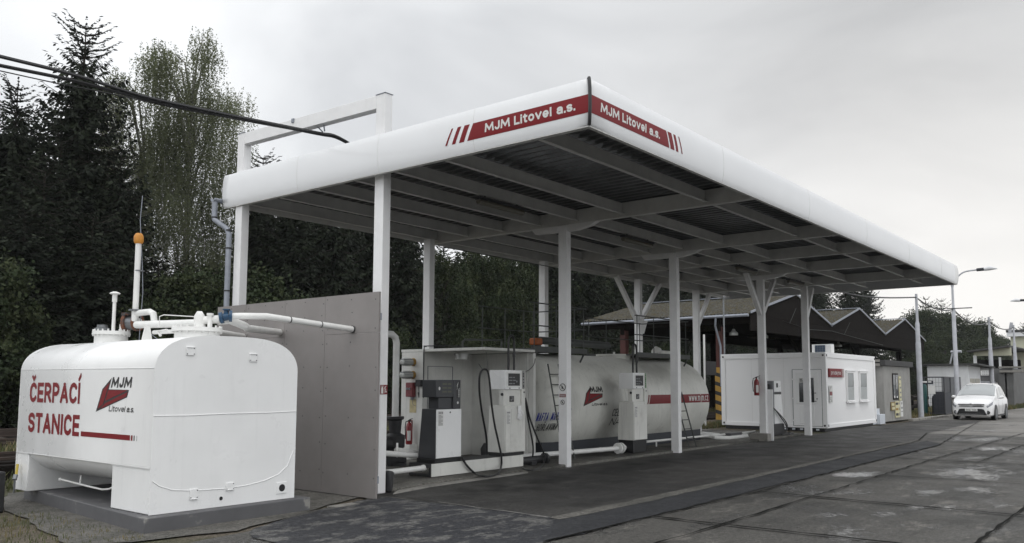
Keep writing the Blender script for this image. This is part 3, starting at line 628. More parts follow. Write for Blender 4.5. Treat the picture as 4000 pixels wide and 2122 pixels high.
b = MB(); b.prism([(8.55, 0), (8.62, 0), (8.66, .3), (8.54, .33)], 'y', 9.3, 9.42); b.build('column_foot_stub', M['iron'], can, bevel=.03)
b = MB(); b.tube([(13.28, 12.78, 4.6), (17.2, 12.79, 4.6), (17.22, 12.79, 4.5), (17.22, 12.79, 2.4)], .012, 6); b.build('conduit', M['iron'], can)
# lettering and bands on the fascia
def fmapY(k): return lambda u, v: (XL-sec_out(v)-.0018*k-.0012, u, v)          # short side, u = world Y (decreasing to the right)
def fmapX(k): return lambda u, v: (u, YF-sec_out(v)-.0018*k-.0012, v)
decal('red_band', [[(7.47, 4.852), (5.475, 4.852), (5.475, 5.075), (7.36, 5.075)], [(7.62, 4.852), (7.53, 4.852), (7.42, 5.075), (7.515, 5.075)], [(7.755, 4.852), (7.69, 4.852), (7.575, 5.075), (7.64, 5.075)], [(7.88, 4.852), (7.845, 4.852), (7.725, 5.075), (7.755, 5.075)]], fmapY(1), M['red'], can, cuts=.02)
decal('red_band', [[(8.16, 4.852), (10.13, 4.852), (10.035, 5.075), (8.16, 5.075)], [(10.17, 4.852), (10.28, 4.852), (10.18, 5.075), (10.07, 5.075)], [(10.33, 4.852), (10.395, 4.852), (10.30, 5.075), (10.235, 5.075)], [(10.49, 4.852), (10.52, 4.852), (10.41, 5.075), (10.38, 5.075)]], fmapX(1), M['red'], can, cuts=.02)
for fm, (o, s) in ((fmapY, (7.15, -1)), (fmapX, (8.39, 1))):
    for body, x0, w in (('MJM', 0, .43), ('Litovel', .50, .60), ('a.s.', 1.18, .28)):
        me = text_mesh(body, w, .118, bold=.05)
        decal('fascia_lettering', me, (lambda u, v, fm=fm, o=o, s=s, x0=x0: fm(2)(o+s*(u+x0), 4.912+v)), M['paper'], can, cuts=.02)
# strip lamps under the roof
def strip_lamp(x, y, label):
    t = thing('strip_lamp', (x, y, 4.7), label, 'lamp', 'strip lamps under the canopy')
    b = MB(); b.box(x-.62, x+.62, y-.06, y+.06, 4.69, 4.74); b.box(x-.45, x-.42, y-.01, y+.01, 4.74, 4.78); b.box(x+.42, x+.45, y-.01, y+.01, 4.74, 4.78); b.build('housing', M['darkgrey'], t)
    b = MB(); b.tube([(x-.6, y, 4.655), (x+.6, y, 4.655)], .05, 10); b.build('tube_cover', mat('dusty_lamp_cover', (0.16, .15, .12), .5) if 'dusty_lamp_cover' not in bpy.data.materials else bpy.data.materials['dusty_lamp_cover'], t)
for x, y, l in ((11.0, 9.25, 'dusty strip lamp nearest the road corner of the canopy'), (15.6, 9.25, 'dusty strip lamp above the third dispenser from the left'), (21.3, 9.25, 'dusty strip lamp just left of the braced front column'), (24.9, 9.25, 'dusty strip lamp between the two rightmost front columns')): strip_lamp(x, y, l)
# signs and extinguishers on columns
def ext_sign(cx, cy, cz, face, s, label):
    """fire extinguisher pictogram; face 'x' looks to -X"""
    mp = (lambda k: plane_map((cx-.002*k, cy, cz), (0, -1, 0), (0, 0, 1))) if face == 'x' else (lambda k: plane_map((cx, cy-.002*k, cz), (1, 0, 0), (0, 0, 1)))
    t = thing('extinguisher_sign', (cx, cy, cz), label, 'sign')
    decal('plate', [rect(0, s, 0, s)], mp(1), M['redc'], t)
    decal('pictogram', [[(p[0]*s, p[1]*s) for p in q] for q in ([(.12, .08), (.42, .08), (.42, .66), (.35, .78), (.19, .78), (.12, .66)], [(.1, .84), (.45, .84), (.45, .9), (.1, .9)], [(.55, .1), (.75, .3), (.7, .45), (.9, .6), (.6, .5), (.62, .32)], [(.56, .5), (.72, .62), (.7, .75), (.9, .9), (.6, .8)], [(.74, .12), (.9, .25), (.88, .42), (.78, .3)])], mp(2), M['paper'], t)
    return t
sx_ = at(1482, 1500, 'y', 9.356).x; ext_sign(8.385, 9.357, at(1495, 1541, 'y', 9.356).z, 'y', .14, 'red and white extinguisher sign on the corner column beside the grey wall')
def proh(cx, cy, cz, r, k=0):
    mp = lambda l: plane_map((cx-.002*l, cy, cz), (0, -1, 0), (0, 0, 1)); N = 28
    c = lambda q: [(q*math.cos(6.2832*i/N), q*math.sin(6.2832*i/N)) for i in range(N)]
    return mp, c
t = thing('no_fire_sign', (13.3, 9.7, 1.5), 'round prohibition stickers with a red text strip on the front column beside the ladder', 'sign')
for cz, r in ((1.53, .075), (1.24, .05)):
    mp, c = proh(13.3, 9.6, cz, r)
    decal('ring', [c(r)], mp(1), M['black'], t); decal('disc', [c(r*.82)], mp(2), M['paper'], t)
    decal('bar', [[(-r*.62, r*.48), (-r*.48, r*.62), (r*.62, -r*.48), (r*.48, -r*.62)], [(-r*.2, -r*.6), (r*.25, -r*.1), (-.1*r, r*.5), (-.35*r, 0)]], mp(3), M['black'], t)
mp, _ = proh(13.3, 9.6, 1.37, 0); decal('text_strip', [rect(-.075, .075, -.03, .03)], mp(1), M['redc'], t)
decal('text_lines', [rect(-.06, .06, .005, .015), rect(-.06, .06, -.015, -.006)], mp(2), M['paper'], t)
def extinguisher(x, y, z, s, label, n=1.0):
    t = thing('fire_extinguisher', (x, y, z), label, 'fire extinguisher')
    b = MB(); b.lathe((x, y, z), [(.06*s, 0), (.068*s, .02*s), (.068*s, .36*s), (.05*s, .42*s), (.022*s, .445*s), (.022*s, .47*s)], 18); b.build('cylinder', M['redc'], t)
    b = MB(); b.box(x-.02*s, x+.02*s, y-.02*s, y+.02*s, z+.47*s, z+.50*s); b.bar((x, y, z+.50*s), (x-.03*s, y-.12*s, z+.53*s), .02*s, .012*s); b.bar((x, y, z+.48*s), (x-.03*s, y-.11*s, z+.47*s), .02*s, .012*s)
    b.tube([(x, y+.02, z+.48*s), (x-.02, y+.08*s, z+.46*s), (x-.02, y+.1*s, z+.35*s), (x-.02, y+.085*s, z+.1*s)], .011*s, 8); b.build('valve_and_hose', M['black'], t)
    b = MB(); v = []; f = []
    for i in range(9):
        a = math.pi+(-.55+1.1*i/8)+R(45)*.9; v += [(x+.0695*s*math.cos(a), y+.0695*s*math.sin(a), z+.08*s), (x+.0695*s*math.cos(a), y+.0695*s*math.sin(a), z+.28*s)]
        if i: f.append((2*i-2, 2*i, 2*i+1, 2*i-1))
    b.add(v, f); b.build('label_sticker', M['paper'], t); return t
extinguisher(22.9, 9.72, 1.28, 1.05, 'red fire extinguisher hung on the braced front column')
t = thing('extinguisher_box', (8.55, 9.62, 1.05), 'dark red fire extinguisher cover on the rear of the corner column', 'extinguisher box')
b = MB(); b.box(8.54, 8.68, 9.62, 9.86, .98, 1.66); b.build('cover', M['redc'], t, bevel=.04)
b = MB(); b.box(8.68, 8.69, 9.68, 9.72, 1.05, 1.12); b.build('latch', M['paper'], t)
# grey board wall between the two left columns
w = thing('board_wall', (8.0, 11, 0), 'grey screw-fixed cement board wall between white tank and canopy', 'wall')
YS = [8.98, 10.18, 11.18, 12.24, 13.1]
for i in range(4):
    for z0, z1 in (((0.0, 2.32), (2.324, 2.9)) if i in (0, 2) else ((0.0, 2.9),)):
        b = MB(); b.box(8.0, 8.03, YS[i]+.003, YS[i+1]-.003, z0 if i < 3 else .05, z1); b.build('board_panel', M['board'], w, smooth=False)
b = MB(); rs = random.Random(4)
for i in range(4):
    for y in (YS[i]+.06, (YS[i]+YS[i+1])/2, YS[i+1]-.06):
        for z in (.3, .7, 1.1, 1.5, 1.85, 2.2, 2.4, 2.62, 2.82):
            yy = y+rs.uniform(-.02, .02); zz = z+rs.uniform(-.03, .03)
            if rs.random() < .8: b.tube([(7.996, yy, zz), (8.001, yy, zz)], .009, 6)
b.build('screw_heads', M['darkgrey'], w)
b = MB(); b.box(8.035, 8.09, 9.02, 13.05, .2, .3); b.box(8.035, 8.09, 9.02, 13.05, 2.5, 2.6); b.build('rear_rail', M['zinc'], w)

# ------------------------------------------------------------------ white double-wall tank in the foreground
tk = thing('white_fuel_tank', (5.73, 10.9, 0.15), 'large white box-shaped fuel tank with red lettering on a grey slab', 'tank')
X0, X1, Y0, Y1 = 4.79, 6.69, 9.06, 12.66
b = MB(); b.prism([(4.66, 8.9), (6.86, 8.93), (6.86, 12.9), (5.0, 12.9)], 'z', -.03, .146)
tag(b.build('tank_slab', M['slab'], bevel=.012), 'grey painted concrete slab under the white fuel tank', 'slab')
def arch(dx=0.0, zlo=.15):
    """outline of the end plate: (x, z)"""
    x0, x1 = X0-dx, X1+dx; p = [(x1, zlo)]
    p.append((x1, .17)); p.append((x1, 1.64)); p.append((x1, 1.72))
    xm = (x0+x1)/2; hw = (x1-x0)/2
    for i in range(0, 33):
        t = math.pi*i/32; c, s_ = math.cos(t), math.sin(t)
        p.append((xm+hw*math.copysign(abs(c)**.62, c), 1.74+(.415+dx)*abs(s_)**.92))
    p.append((x0, 1.72)); p.append((x0, 1.64)); p.append((x0, zlo+.02)); p.append((x0, zlo)); return p
b = MB(); b.prism(arch(.004), 'y', Y0-.008, Y0); b.build('end_plate', M['white'], tk, label='flat end plate with weld seams', smooth=False)
b = MB(); b.prism(arch(.004), 'y', Y1, Y1+.008); b.build('end_plate', M['white'], tk, smooth=False)
# side skirts and roof as one shell above z=.68
sh = [(x, z) for x, z in arch(0, .655) if z >= .655]
b = MB(); v = []; f = []
for x, z in sh: v += [(x, Y0, z), (x, Y1, z)]
for i in range(len(sh)-1): f.append((2*i, 2*i+1, 2*i+3, 2*i+2))
b.add(v, f); o = b.build('shell', M['white'], tk); md = o.modifiers.new('t', 'SOLIDIFY'); md.thickness = .01; md.offset = -1
for (ya, yb, lb) in ((Y0+.001, 9.96, 'near'), (12.3, Y1-.001, 'far')):
    b = MB(); b.box(X0+.012, X1-.012, ya, yb, .15, .655); b.build('leg_box', M['white'], tk, bevel=.01)
b = MB()
for (a, c) in ((Y0, 9.97), (12.29, Y1)): b.box(X0+.002, X0+.012, a+.01, c, .645, .672)
b.box(X0-.002, X0+.004, Y0+.01, Y1, .654, .664); b.tube([(X0-.001, Y0, 1.765), (X0-.001, Y1, 1.775)], .0035, 6)
b.build('side_seam', M['white'], tk)
b = MB(); n = 24; v = []; f = []                       # rounded belly
for i in range(n+1):
    t = math.pi*i/n; x = 5.74+.93*math.cos(t); z = .70-.38*math.sin(t)
    v += [(x, 9.96, z), (x, 12.3, z)]
    if i: f.append((2*i-2, 2*i-1, 2*i+1, 2*i))
b.add(v, f); b.build('belly', M['white'], tk)
b = MB(); ye = Y0-.009                                   # weld seams of the end plate
b.tube([(X0, ye, 1.235), (5.2, ye, 1.228), (5.7, ye, 1.235), (6.3, ye, 1.232), (X1, ye, 1.24)], .006, 6)
b.tube([(X0+.02, ye, .52), (X0+.1, ye, .46), (5.05, ye, .40), (5.3, ye, .37), (5.7, ye, .355), (6.0, ye, .365), (6.25, ye, .40), (6.45, ye, .46), (6.58, ye, .56), (6.66, ye, .74)], .006, 6)
b.build('weld_seam', M['white'], tk)
for x, z, w_, h in ((5.20, 1.965, .11, .10), (6.03, 1.91, .11, .10), (5.31, .33, .10, .12), (5.77, .375, .11, .09)):
    b = MB(); b.box(x-w_/2, x+w_/2, ye-.012, ye, z-h/2, z+h/2); b.box(x-w_/2, x+w_/2, ye-.02, ye-.012, z+(h/2-.012 if z > 1 else -h/2), z+(h/2 if z > 1 else -h/2+.012)); pl = b.build('bracket_plate', M['white'], tk, bevel=.004)
    b = MB()
    for dx, dz in ((-1, -1), (1, -1), (1, 1)): b.tube([(x+dx*w_*.38, ye-.0135, z+dz*h*.33), (x+dx*w_*.38, ye-.012, z+dz*h*.33)], .007, 8)
    b.build('bolt_holes', M['darkgrey'], pl)
b = MB(); b.box(6.42, 6.57, ye-.01, ye, .22, .36); pl = b.build('port_plate', M['white'], tk, bevel=.003)
b = MB(); b.tube([(6.5, ye-.012, .29), (6.5, ye-.0105, .29)], .045, 20); b.build('port_hole', M['black'], pl)
b = MB(); b.tube([(5.66, ye-.003, .245), (5.66, ye-.001, .245)], .022, 16); b.build('drain_hole', M['black'], tk)
mpk = lambda k: plane_map((X0-.0015*k-.001, 0, 0), (0, 1, 0), (0, 0, 1))
def lettering(body, y0, w_, z, h, m, shear=0, bold=.03, name='lettering'):
    me = text_mesh(body, w_, h, bold=bold, shear=shear); decal(name, me, lambda u, v: (X0-.003, y0-u, z+v), m, tk)
lettering('ČERPACÍ', 12.335, 1.485, 1.338, .262, M['red'], bold=.045)
lettering('STANICE', 12.335, 1.51, .938, .262, M['red'], bold=.045)
decal('red_bar', [rect(9.545, 10.775, .943, 1.003), rect(9.485, 9.525, .943, 1.003)], mpk(1), M['red'], tk)
decal('red_bar', [rect(9.44, 9.462, .943, 1.003), rect(9.385, 9.393, .943, 1.003)], mpk(1), M['iron'], tk)
logo(lambda k: (lambda u, v: (X0-.0015*k-.001, 10.41-u, 1.25+v)), tk, .79, .41)
lettering('MJM', 10.06, .49, 1.542, .125, M['black'], shear=.25, bold=.07, name='emblem_lettering')
lettering('Litovel a.s.', 10.085, .60, 1.262, .066, M['black'], shear=.25, bold=.03, name='emblem_lettering')
# pipe under the belly, yellow handle at the far leg
b = MB(); b.tube([(5.0, 11.75, .33), (5.0, 10.95, .30), (5.0, 10.6, .29), (5.0, 10.42, .31), (5.02, 10.3, .36), (5.05, 10.25, .44)], .012, 8); b.tube([(5.0, 11.2, .31), (5.0, 11.18, .42)], .012, 8); b.tube([(5.0, 11.78, .33), (5.0, 11.74, .33)], .022, 8); b.build('drain_pipe', M['white2'], tk)
b = MB(); b.tube([(4.74, 12.5, .36), (4.76, 12.53, .50)], .018, 8); b.build('yellow_handle', mat('yellow_grip', (.5, .38, .05), .5), tk)
b = MB(); b.tube([(4.72, 12.5, .12), (4.73, 12.5, .36)], .012, 8); b.tube([(4.72, 12.49, .30), (4.74, 12.51, .36)], .03, 8); b.build('ground_clamp', M['flange'], tk)
# manholes
def manhole(cx, cy, r, z0, z1, label):
    b = MB(); b.lathe((cx, cy, z0), [(r*.88, 0), (r*.88, z1-z0-.05), (r*1.0, z1-z0-.05), (r*1.0, z1-z0-.03), (r*.99, z1-z0-.028), (r*.99, z1-z0), (r*.2, z1-z0+.004)], 40)
    mh = b.build('manhole', M['white2'], tk, label=label)
    b = MB()
    for i in range(20):
        a = 2*math.pi*i/20; x, y = cx+r*.94*math.cos(a), cy+r*.94*math.sin(a); b.tube([(x, y, z1-.07), (x, y, z1+.025)], .011, 6)
    b.build('flange_bolts', M['white2'], mh); return mh
mh1 = manhole(5.73, 12.1, .25, 2.05, 2.33, 'rear manhole with flange')
mh2 = manhole(5.80, 9.95, .31, 2.05, 2.30, 'front manhole with wide flange')
b = MB(); b.lathe((5.68, 12.28, 2.33), [(.10, 0), (.10, .05), (.07, .06), (.07, .1)], 18); b.build('grey_cap', M['flange'], mh1)
b = MB(); b.tube([(5.72, 12.03, 2.33), (5.72, 12.03, 2.78)], .024, 10); b.tube([(5.72, 12.03, 2.75), (5.72, 12.03, 2.86)], .034, 10); b.lathe((5.72, 12.03, 2.86), [(.06, 0), (.075, .012), (.06, .025), (.025, .04)], 14); b.build('vent_stub', M['white2'], tk)
b = MB(); b.tube([(5.84, 12.0, 2.33), (5.84, 12.0, 2.42), (5.86, 11.97, 2.48), (5.9, 11.92, 2.52)], [.045, .045, .05, .055], 12); b.build('elbow', M['white2'], tk)
b = MB(); b.tube([(5.88, 11.95, 2.46), (5.96, 11.82, 2.46)], .10, 16); b.build('arrester', M['flange'], tk)
b = MB(); b.tube([(5.86, 11.98, 2.46), (5.885, 11.94, 2.46)], .125, 16); b.tube([(5.95, 11.84, 2.46), (5.97, 11.80, 2.46)], .125, 16); b.box(5.80, 5.98, 11.85, 11.98, 2.56, 2.60); b.build('rusty_flange', M['rustmix'], tk)
px = at(528, 1236, 'y', 11.75); X_ = px.x; tz = at(527, 945, 'y', 11.75).z
b = MB(); b.tube([(X_, 11.75, 2.62), (X_, 11.75, tz)], .040, 14); b.build('vent_pole', M['white2'], tk)
b = MB(); b.lathe((X_, 11.75, tz-.02), [(.05, 0), (.062, .02), (.066, .04), (.066, .10), (.056, .125), (.04, .15)], 16); b.build('orange_vent_cap', M['orange'], tk)
b = MB(); b.lathe((X_, 11.75, 2.62), [(.09, 0), (.09, .02)], 16); b.lathe((X_+.03, 11.75, tz-.42), [(.07, 0), (.07, .018)], 12); b.build('pole_flange', M['flange'], tk)
b = MB(); b.tube([(5.97, 11.8, 2.47), (X_, 11.75, 2.50), (X_, 11.75, 2.60), (X_, 11.75, 2.63)], .05, 12)
b.tube([(X_, 11.75, 2.58), (X_+.03, 11.6, 2.59), (X_+.03, 11.40, 2.59), (X_+.04, 11.32, 2.56), (X_+.05, 11.3, 2.44), (X_+.05, 11.2, 2.40)], .045, 12)
b.tube([(X_, 11.7, 2.42), (X_+.05, 10.9, 2.40), (5.95, 10.1, 2.38)], .052, 12)
b.tube([(X_+.05, 11.3, 2.30), (5.95, 10.2, 2.29)], .03, 10)
b.build('white_pipework', M['white2'], tk)
b = MB(); b.tube([(X_+.07, 11.75, 2.1), (X_+.08, 11.72, 2.9), (X_+.07, 11.74, tz-.4), at(548, 860, 'y', 11.74), at(557, 765, 'y', 11.74)], .0055, 6); b.tube([(X_+.1, 11.6, 2.34), (6.0, 11.2, 2.16)], .006, 5); b.build('lightning_rod', M['zinc'], tk)
for (x, y) in ((5.95, 11.55), (5.35, 10.35)):
    b = MB(); b.prism([(x-.075, 2.08), (x+.075, 2.08), (x+.03, 2.32), (x-.03, 2.32)], 'y', y-.012, y+.012); b.build('lifting_lug', M['white2'], tk)
# front manhole pipework
b = MB(); ex = 5.84; b.tube([(ex, 9.97, 2.30), (ex, 9.97, 2.40), (ex, 9.965, 2.44), (ex+.01, 9.955, 2.475), (ex+.03, 9.94, 2.49)], [.072, .072, .075, .068, .035], 18); b.tube([(ex, 9.97, 2.40), (ex+.06, 9.9, 2.405), (ex+.17, 9.78, 2.42)], .052, 14); b.build('big_elbow', M['white2'], tk)
b = MB(); b.tube([(5.90, 9.83, 2.30), (5.90, 9.83, 2.46)], .03, 12); b.tube([(5.90, 9.83, 2.46), (5.90, 9.83, 2.49)], .042, 12); b.tube([(5.45, 10.25, 2.3), (5.45, 10.25, 2.44), (5.48, 10.2, 2.46), (5.9, 9.9, 2.44)], .006, 6); b.build('dip_tube', M['white2'], tk)
b = MB(); b.tube([(5.5, 10.3, 2.20), (5.5, 10.36, 2.26), (5.53, 10.2, 2.27)], .018, 8); b.build('handle', M['white2'], tk)
b = MB(); b.tube([(6.0, 9.77, 2.43), (6.03, 9.745, 2.44)], .075, 14); b.tube([(6.09, 9.70, 2.46), (6.12, 9.68, 2.46)], .075, 14); b.tube([(6.03, 9.745, 2.44), (6.09, 9.70, 2.46)], .05, 14); b.lathe((6.06, 9.72, 2.48), [(.03, 0), (.03, .05), (.05, .055), (.05, .07)], 12); b.build('blue_valve', M['vblue'], tk)
pj = thing('delivery_pipe', (7, 9.7, 2.4), 'upper thin white pipe from the blue valve through the grey wall', 'pipe', 'pipes from tank to wall')
b = MB(); b.tube([(6.12, 9.68, 2.46), (6.2, 9.63, 2.465), (6.5, 9.5, 2.475), (8.0, 9.53, 2.38)], .042, 14); b.build('pipe', M['white2'], pj)
b = MB()
for t_ in (.25, .6, .985): p = Vector((6.5, 9.5, 2.475)).lerp(Vector((8.0, 9.53, 2.38)), t_); q = p+(Vector((8.0, 9.53, 2.38))-Vector((6.5, 9.5, 2.475))).normalized()*.012; b.tube([p, q], .047 if t_ < .9 else .055, 14)
b.build('pipe_clamp', M['iron'], pj)
b = MB(); b.tube([(6.0, 9.8, 2.40), (6.2, 9.85, 2.42), (6.45, 9.9, 2.36), (6.7, 10.2, 2.35), (8.0, 11.3, 2.40)], .052, 14); tag(b.build('delivery_pipe', M['white2']), 'thick white pipe below the valve running into the grey wall', 'pipe', 'pipes from tank to wall')
b = MB(); b.tube([(6.0, 10.2, 2.30), (8.0, 12.3, 2.37)], .045, 12); tag(b.build('delivery_pipe', M['white2']), 'lowest and shortest-looking white pipe ending at the grey wall', 'pipe', 'pipes from tank to wall')
b = MB(); b.box(7.1, 7.5, 8.72, 8.9, -.01, .012); b.box(7.13, 7.47, 8.75, 8.87, .0125, .014); tag(b.build('drain_cover', M['concrete']), 'small rectangular drain frame in the ground by the slab corner', 'drain')

# ------------------------------------------------------------------ pump shelter and dispensers
sh_ = thing('pump_shelter', (13.1, 12, 0), 'open white steel shelter recess behind the two left dispensers', 'shelter')
b = MB(); b.box(12.33, 12.37, 12.47, 13.1, 0, 2.25); b.build('side_wall', M['shelter'], sh_, bevel=.005)
b = MB(); b.box(12.37, 13.9, 12.5, 12.54, 0, 2.24); b.build('back_wall', M['shelter'], sh_, smooth=False)
b = MB(); b.box(13.9, 13.94, 10.95, 12.54, 0, 2.24); b.build('side_wall', M['shelter'], sh_, smooth=False)
b = MB(); b.box(13.94, 14.02, 10.82, 10.95, 0.05, 2.24); b.build('corner_post', M['shelter'], sh_, smooth=False)
b = MB(); b.box(12.33, 13.98, 10.8, 13.12, 2.255, 2.31); b.build('roof', M['shelter'], sh_, bevel=.006)
b = MB(); b.box(12.5, 12.512, 12.488, 12.5, .3, 1.95); b.box(13.25, 13.262, 12.488, 12.5, .3, 1.95); b.box(12.5, 13.262, 12.488, 12.5, 1.95, 1.962); b.build('door_outline', M['midgrey'], sh_, smooth=False)
b = MB(); b.tube([(12.9, 11.9, 2.18), (12.9, 11.9, 2.22)], .16, 18); b.tube([(12.9, 11.9, 2.1), (12.9, 11.9, 2.18)], .14, 18); b.build('ceiling_lamp', M['lampglass'], sh_)
b = MB(); b.tube([(13.88, 11.5, .0), (13.88, 11.5, .9)], .03, 8); b.lathe((13.80, 12.0, 0.0), [(.10, 0), (.12, .2), (.05, .32)], 12); b.build('fittings', M['iron'], sh_)
b = MB(); b.tube([(12.4, 12.45, 2.36), (12.34, 12.44, 2.37), (12.32, 12.43, 2.3), (12.32, 12.43, 1.8), (12.32, 12.43, 1.3)], .012, 6); b.tube([(12.3, 12.42, 2.37), (12.8, 12.2, 2.39), (13.2, 12.0, 2.38)], .012, 6); b.build('conduit', M['iron'], sh_)
b = MB(); p = at(*z3(610, 372), 'y', 11.8); q = at(*z3(870, 368), 'y', 11.8)
b.tube([p, p+Vector((0, 0, .17)), p+Vector((.08, 0, .22)), q+Vector((0, 0, .2)), q], .022, 8); tag(b.build('roof_handrail', M['grime']), 'grey tubular hand rail on top of the shelter roof', 'rail')
def bulkhead(px, py, label):
    c = at(*z3(px, py), 'x', 12.2); t = thing('bulkhead_lamp', c, label, 'lamp', 'bulkhead lamps on the shelter wall')
    b = MB(); b.tube([(12.33, c.y, c.z), (12.26, c.y, c.z)], [.085, .075], 18); b.build('housing', M['yellow'], t)
    b = MB(); b.tube([(12.26, c.y, c.z), (12.22, c.y, c.z), (12.05, c.y, c.z), (12.0, c.y, c.z), (11.985, c.y, c.z)], [.078, .088, .085, .065, .03], 18); b.build('glass', M['lampglass'], t)
    b = MB()
    for z in (-.05, 0, .05): b.tube([(12.27, c.y-.09, c.z+z), (12.03, c.y-.085, c.z+z), (11.975, c.y, c.z+z), (12.03, c.y+.085, c.z+z), (12.27, c.y+.09, c.z+z)], .006, 6)
    b.build('wire_guard', M['flange'], t)
bulkhead(252, 452, 'upper of two caged bulkhead lamps on the white shelter wall'); bulkhead(250, 538, 'lower of two caged bulkhead lamps on the white shelter wall')
c = at(*z3(265, 640), 'x', 12.28); t = thing('siren_box', c, 'faded red emergency switch box on the white shelter wall', 'switch box')
b = MB(); b.box(12.22, 12.33, c.y-.10, c.y+.10, c.z-.14, c.z+.16); b.build('box', mat('faded_red', (.17, .03, .035), .5, var=.2, vscale=12), t, bevel=.015)
b = MB(); b.tube([(12.27, c.y-.05, c.z-.14), (12.27, c.y-.05, c.z-.2)], .035, 10); b.tube([(12.2, c.y+.04, c.z+.03), (12.22, c.y+.04, c.z+.03)], .025, 10); b.tube([(12.2, c.y-.03, c.z+.03), (12.22, c.y-.03, c.z+.03)], .025, 10); b.tube([(12.26, c.y-.06, c.z-.2), (12.27, c.y-.08, c.z-.3), (12.3, c.y-.12, c.z-.32)], .006, 5); b.build('glands', M['flange'], t)
c = at(*z3(318, 590), 'x', 12.3); b = MB(); b.box(12.25, 12.33, c.y-.09, c.y+.05, c.z-.08, c.z+.06); b.tube([(12.26, c.y-.04, c.z-.08), (12.24, c.y-.07, c.z-.22), (12.28, c.y-.03, c.z-.3), (12.3, c.y+.02, c.z-.2)], .01, 6); tag(b.build('socket', M['iron'], bevel=.006), 'black socket with hanging cable beside the red switch box', 'socket')
c = at(*z3(277, 745), 'x', 12.32); decal('note', [rect(-.10, .10, -.14, .14)], plane_map((12.325, c.y, c.z), (0, -1, 0), (0, 0, 1)), mat('yellowed_note', (.5, .43, .25), .7, var=.25, vscale=10), sh_)
c = at(*z3(260, 875), 'x', 12.325); ext_sign(12.326, c.y+.07, c.z-.03, 'x', .14, 'red extinguisher sign above the extinguisher on the shelter')
c = at(*z3(252, 1040), 'x', 12.2); extinguisher(12.2, c.y, .02+.33, 1.0, 'red fire extinguisher standing against the white shelter wall').location
b = MB(); b.box(12.1, 12.33, c.y-.12, c.y+.12, .05, .35); tag(b.build('bracket_step', M['shelter'], bevel=.01), 'small ledge under the red extinguisher', 'ledge')
# plinth
t = thing('dispenser_plinth', (11.3, 10, 0), 'long low white fronted steel plinth carrying two dispensers', 'plinth')
b = MB(); b.box(10.06, 12.49, 9.93, 9.945, 0.06, .27); b.build('front_plate', M['oldwhite'], t, smooth=False)
b = MB()
for y in (9.95, 10.42):
    for x in (10.06, 12.42): b.box(x, x+.05, y, y+.05, .05, .24)
b.box(10.06, 12.48, 9.95, 10.47, .24, .268)
b.box(10.06, 10.11, 10.0, 10.42, .06, .1); b.box(10.06, 10.11, 10.0, 10.42, .2, .24); b.build('steel_frame', M['iron'], t, bevel=.004)
def label_sheet(mp, t, w=.13, h=.28):
    decal('notice', [rect(0, w, 0, h)], mp(1), M['paper'], t)
    ls = [rect(.01, w*.3, h-.05, h-.02), rect(w*.38, w*.62, h-.05, h-.02), rect(w*.7, w*.93, h-.05, h-.02)]
    for i in range(9): ls.append(rect(.01, w*(.9 if i % 3 else .6), h-.08-.02*i, h-.072-.02*i))
    decal('notice_print', ls, mp(2), M['ink'], t)
# dispenser with dark grey head
d1 = thing('fuel_dispenser', (10.47, 10.1, .27), 'fuel dispenser with dark grey head and white front door', 'fuel dispenser', 'fuel dispensers')
b = MB(); b.prism([(9.962, .34), (10.37, .34), (10.29, 1.17), (9.962, 1.17)], 'x', 10.17, 10.78); b.build('cabinet', M['darkgrey'], d1, bevel=.006)
b = MB(); b.box(10.175, 10.785, 9.945, 9.961, .35, 1.162); b.build('front_door', M['white'], d1, bevel=.005)
b = MB(); b.box(10.15, 10.79, 9.95, 10.38, .27, .338); b.build('base', M['black'], d1, bevel=.004)
b = MB(); b.box(10.25, 10.58, 9.98, 10.22, 1.171, 1.362); b.build('stem', M['darkgrey'], d1, bevel=.004)
b = MB(); b.box(10.16, 10.575, 9.952, 10.28, 1.364, 1.66); b.build('head', M['darkgrey'], d1, bevel=.008)
b = MB(); b.box(10.578, 10.765, 9.95, 10.2, 1.171, 1.66); b.build('side_pillar', M['darkgrey'], d1, bevel=.008)
mp = lambda k: plane_map((10.17, 9.951-.0015*k, 1.36), (1, 0, 0), (0, 0, 1))
decal('display_strips', [rect(.14, .25, .215, .245), rect(.27, .36, .215, .245), rect(.14, .25, .15, .18), rect(.27, .36, .15, .18), rect(.14, .25, .085, .115), rect(.27, .36, .085, .115)], mp(1), mat('lcd', (.085, .09, .06), .3), d1)
decal('round_badge', [[(.07+.022*math.cos(6.2832*i/16), .155+.03*math.sin(6.2832*i/16)) for i in range(16)], [(.525+.022*math.cos(6.2832*i/16), -.09+.022*math.sin(6.2832*i/16)) for i in range(16)]], mp(1), M['paper'], d1)
decal('fuel_label', [rect(.49, .57, -.01, .27)], mp(1), M['black'], d1); decal('fuel_label_line', [[(.492, .19), (.50, .19), (.535, .265), (.525, .265)], [(.525, .265), (.535, .265), (.50, .13), (.495, .13)]], mp(2), M['paper'], d1)
me = text_mesh('DIESEL', .16, .035, bold=.02); decal('fuel_lettering', me, lambda u, v: (10.17+.565-v, 9.947, 1.365+u), M['paper'], d1)
label_sheet(lambda k: plane_map((10.21, 9.944-.0015*k, .89), (1, 0, 0), (0, 0, 1)), d1, .12, .25)
b = MB(); b.tube([(10.5, 9.938, 1.11), (10.5, 9.944, 1.11)], .014, 10); b.build('lock', M['iron'], d1)
b = MB(); b.box(10.766, 10.785, 10.0, 10.1, 1.5, 1.54); b.box(10.766, 10.785, 10.0, 10.1, 1.25, 1.28); b.build('nozzle_hooks', M['iron'], d1)
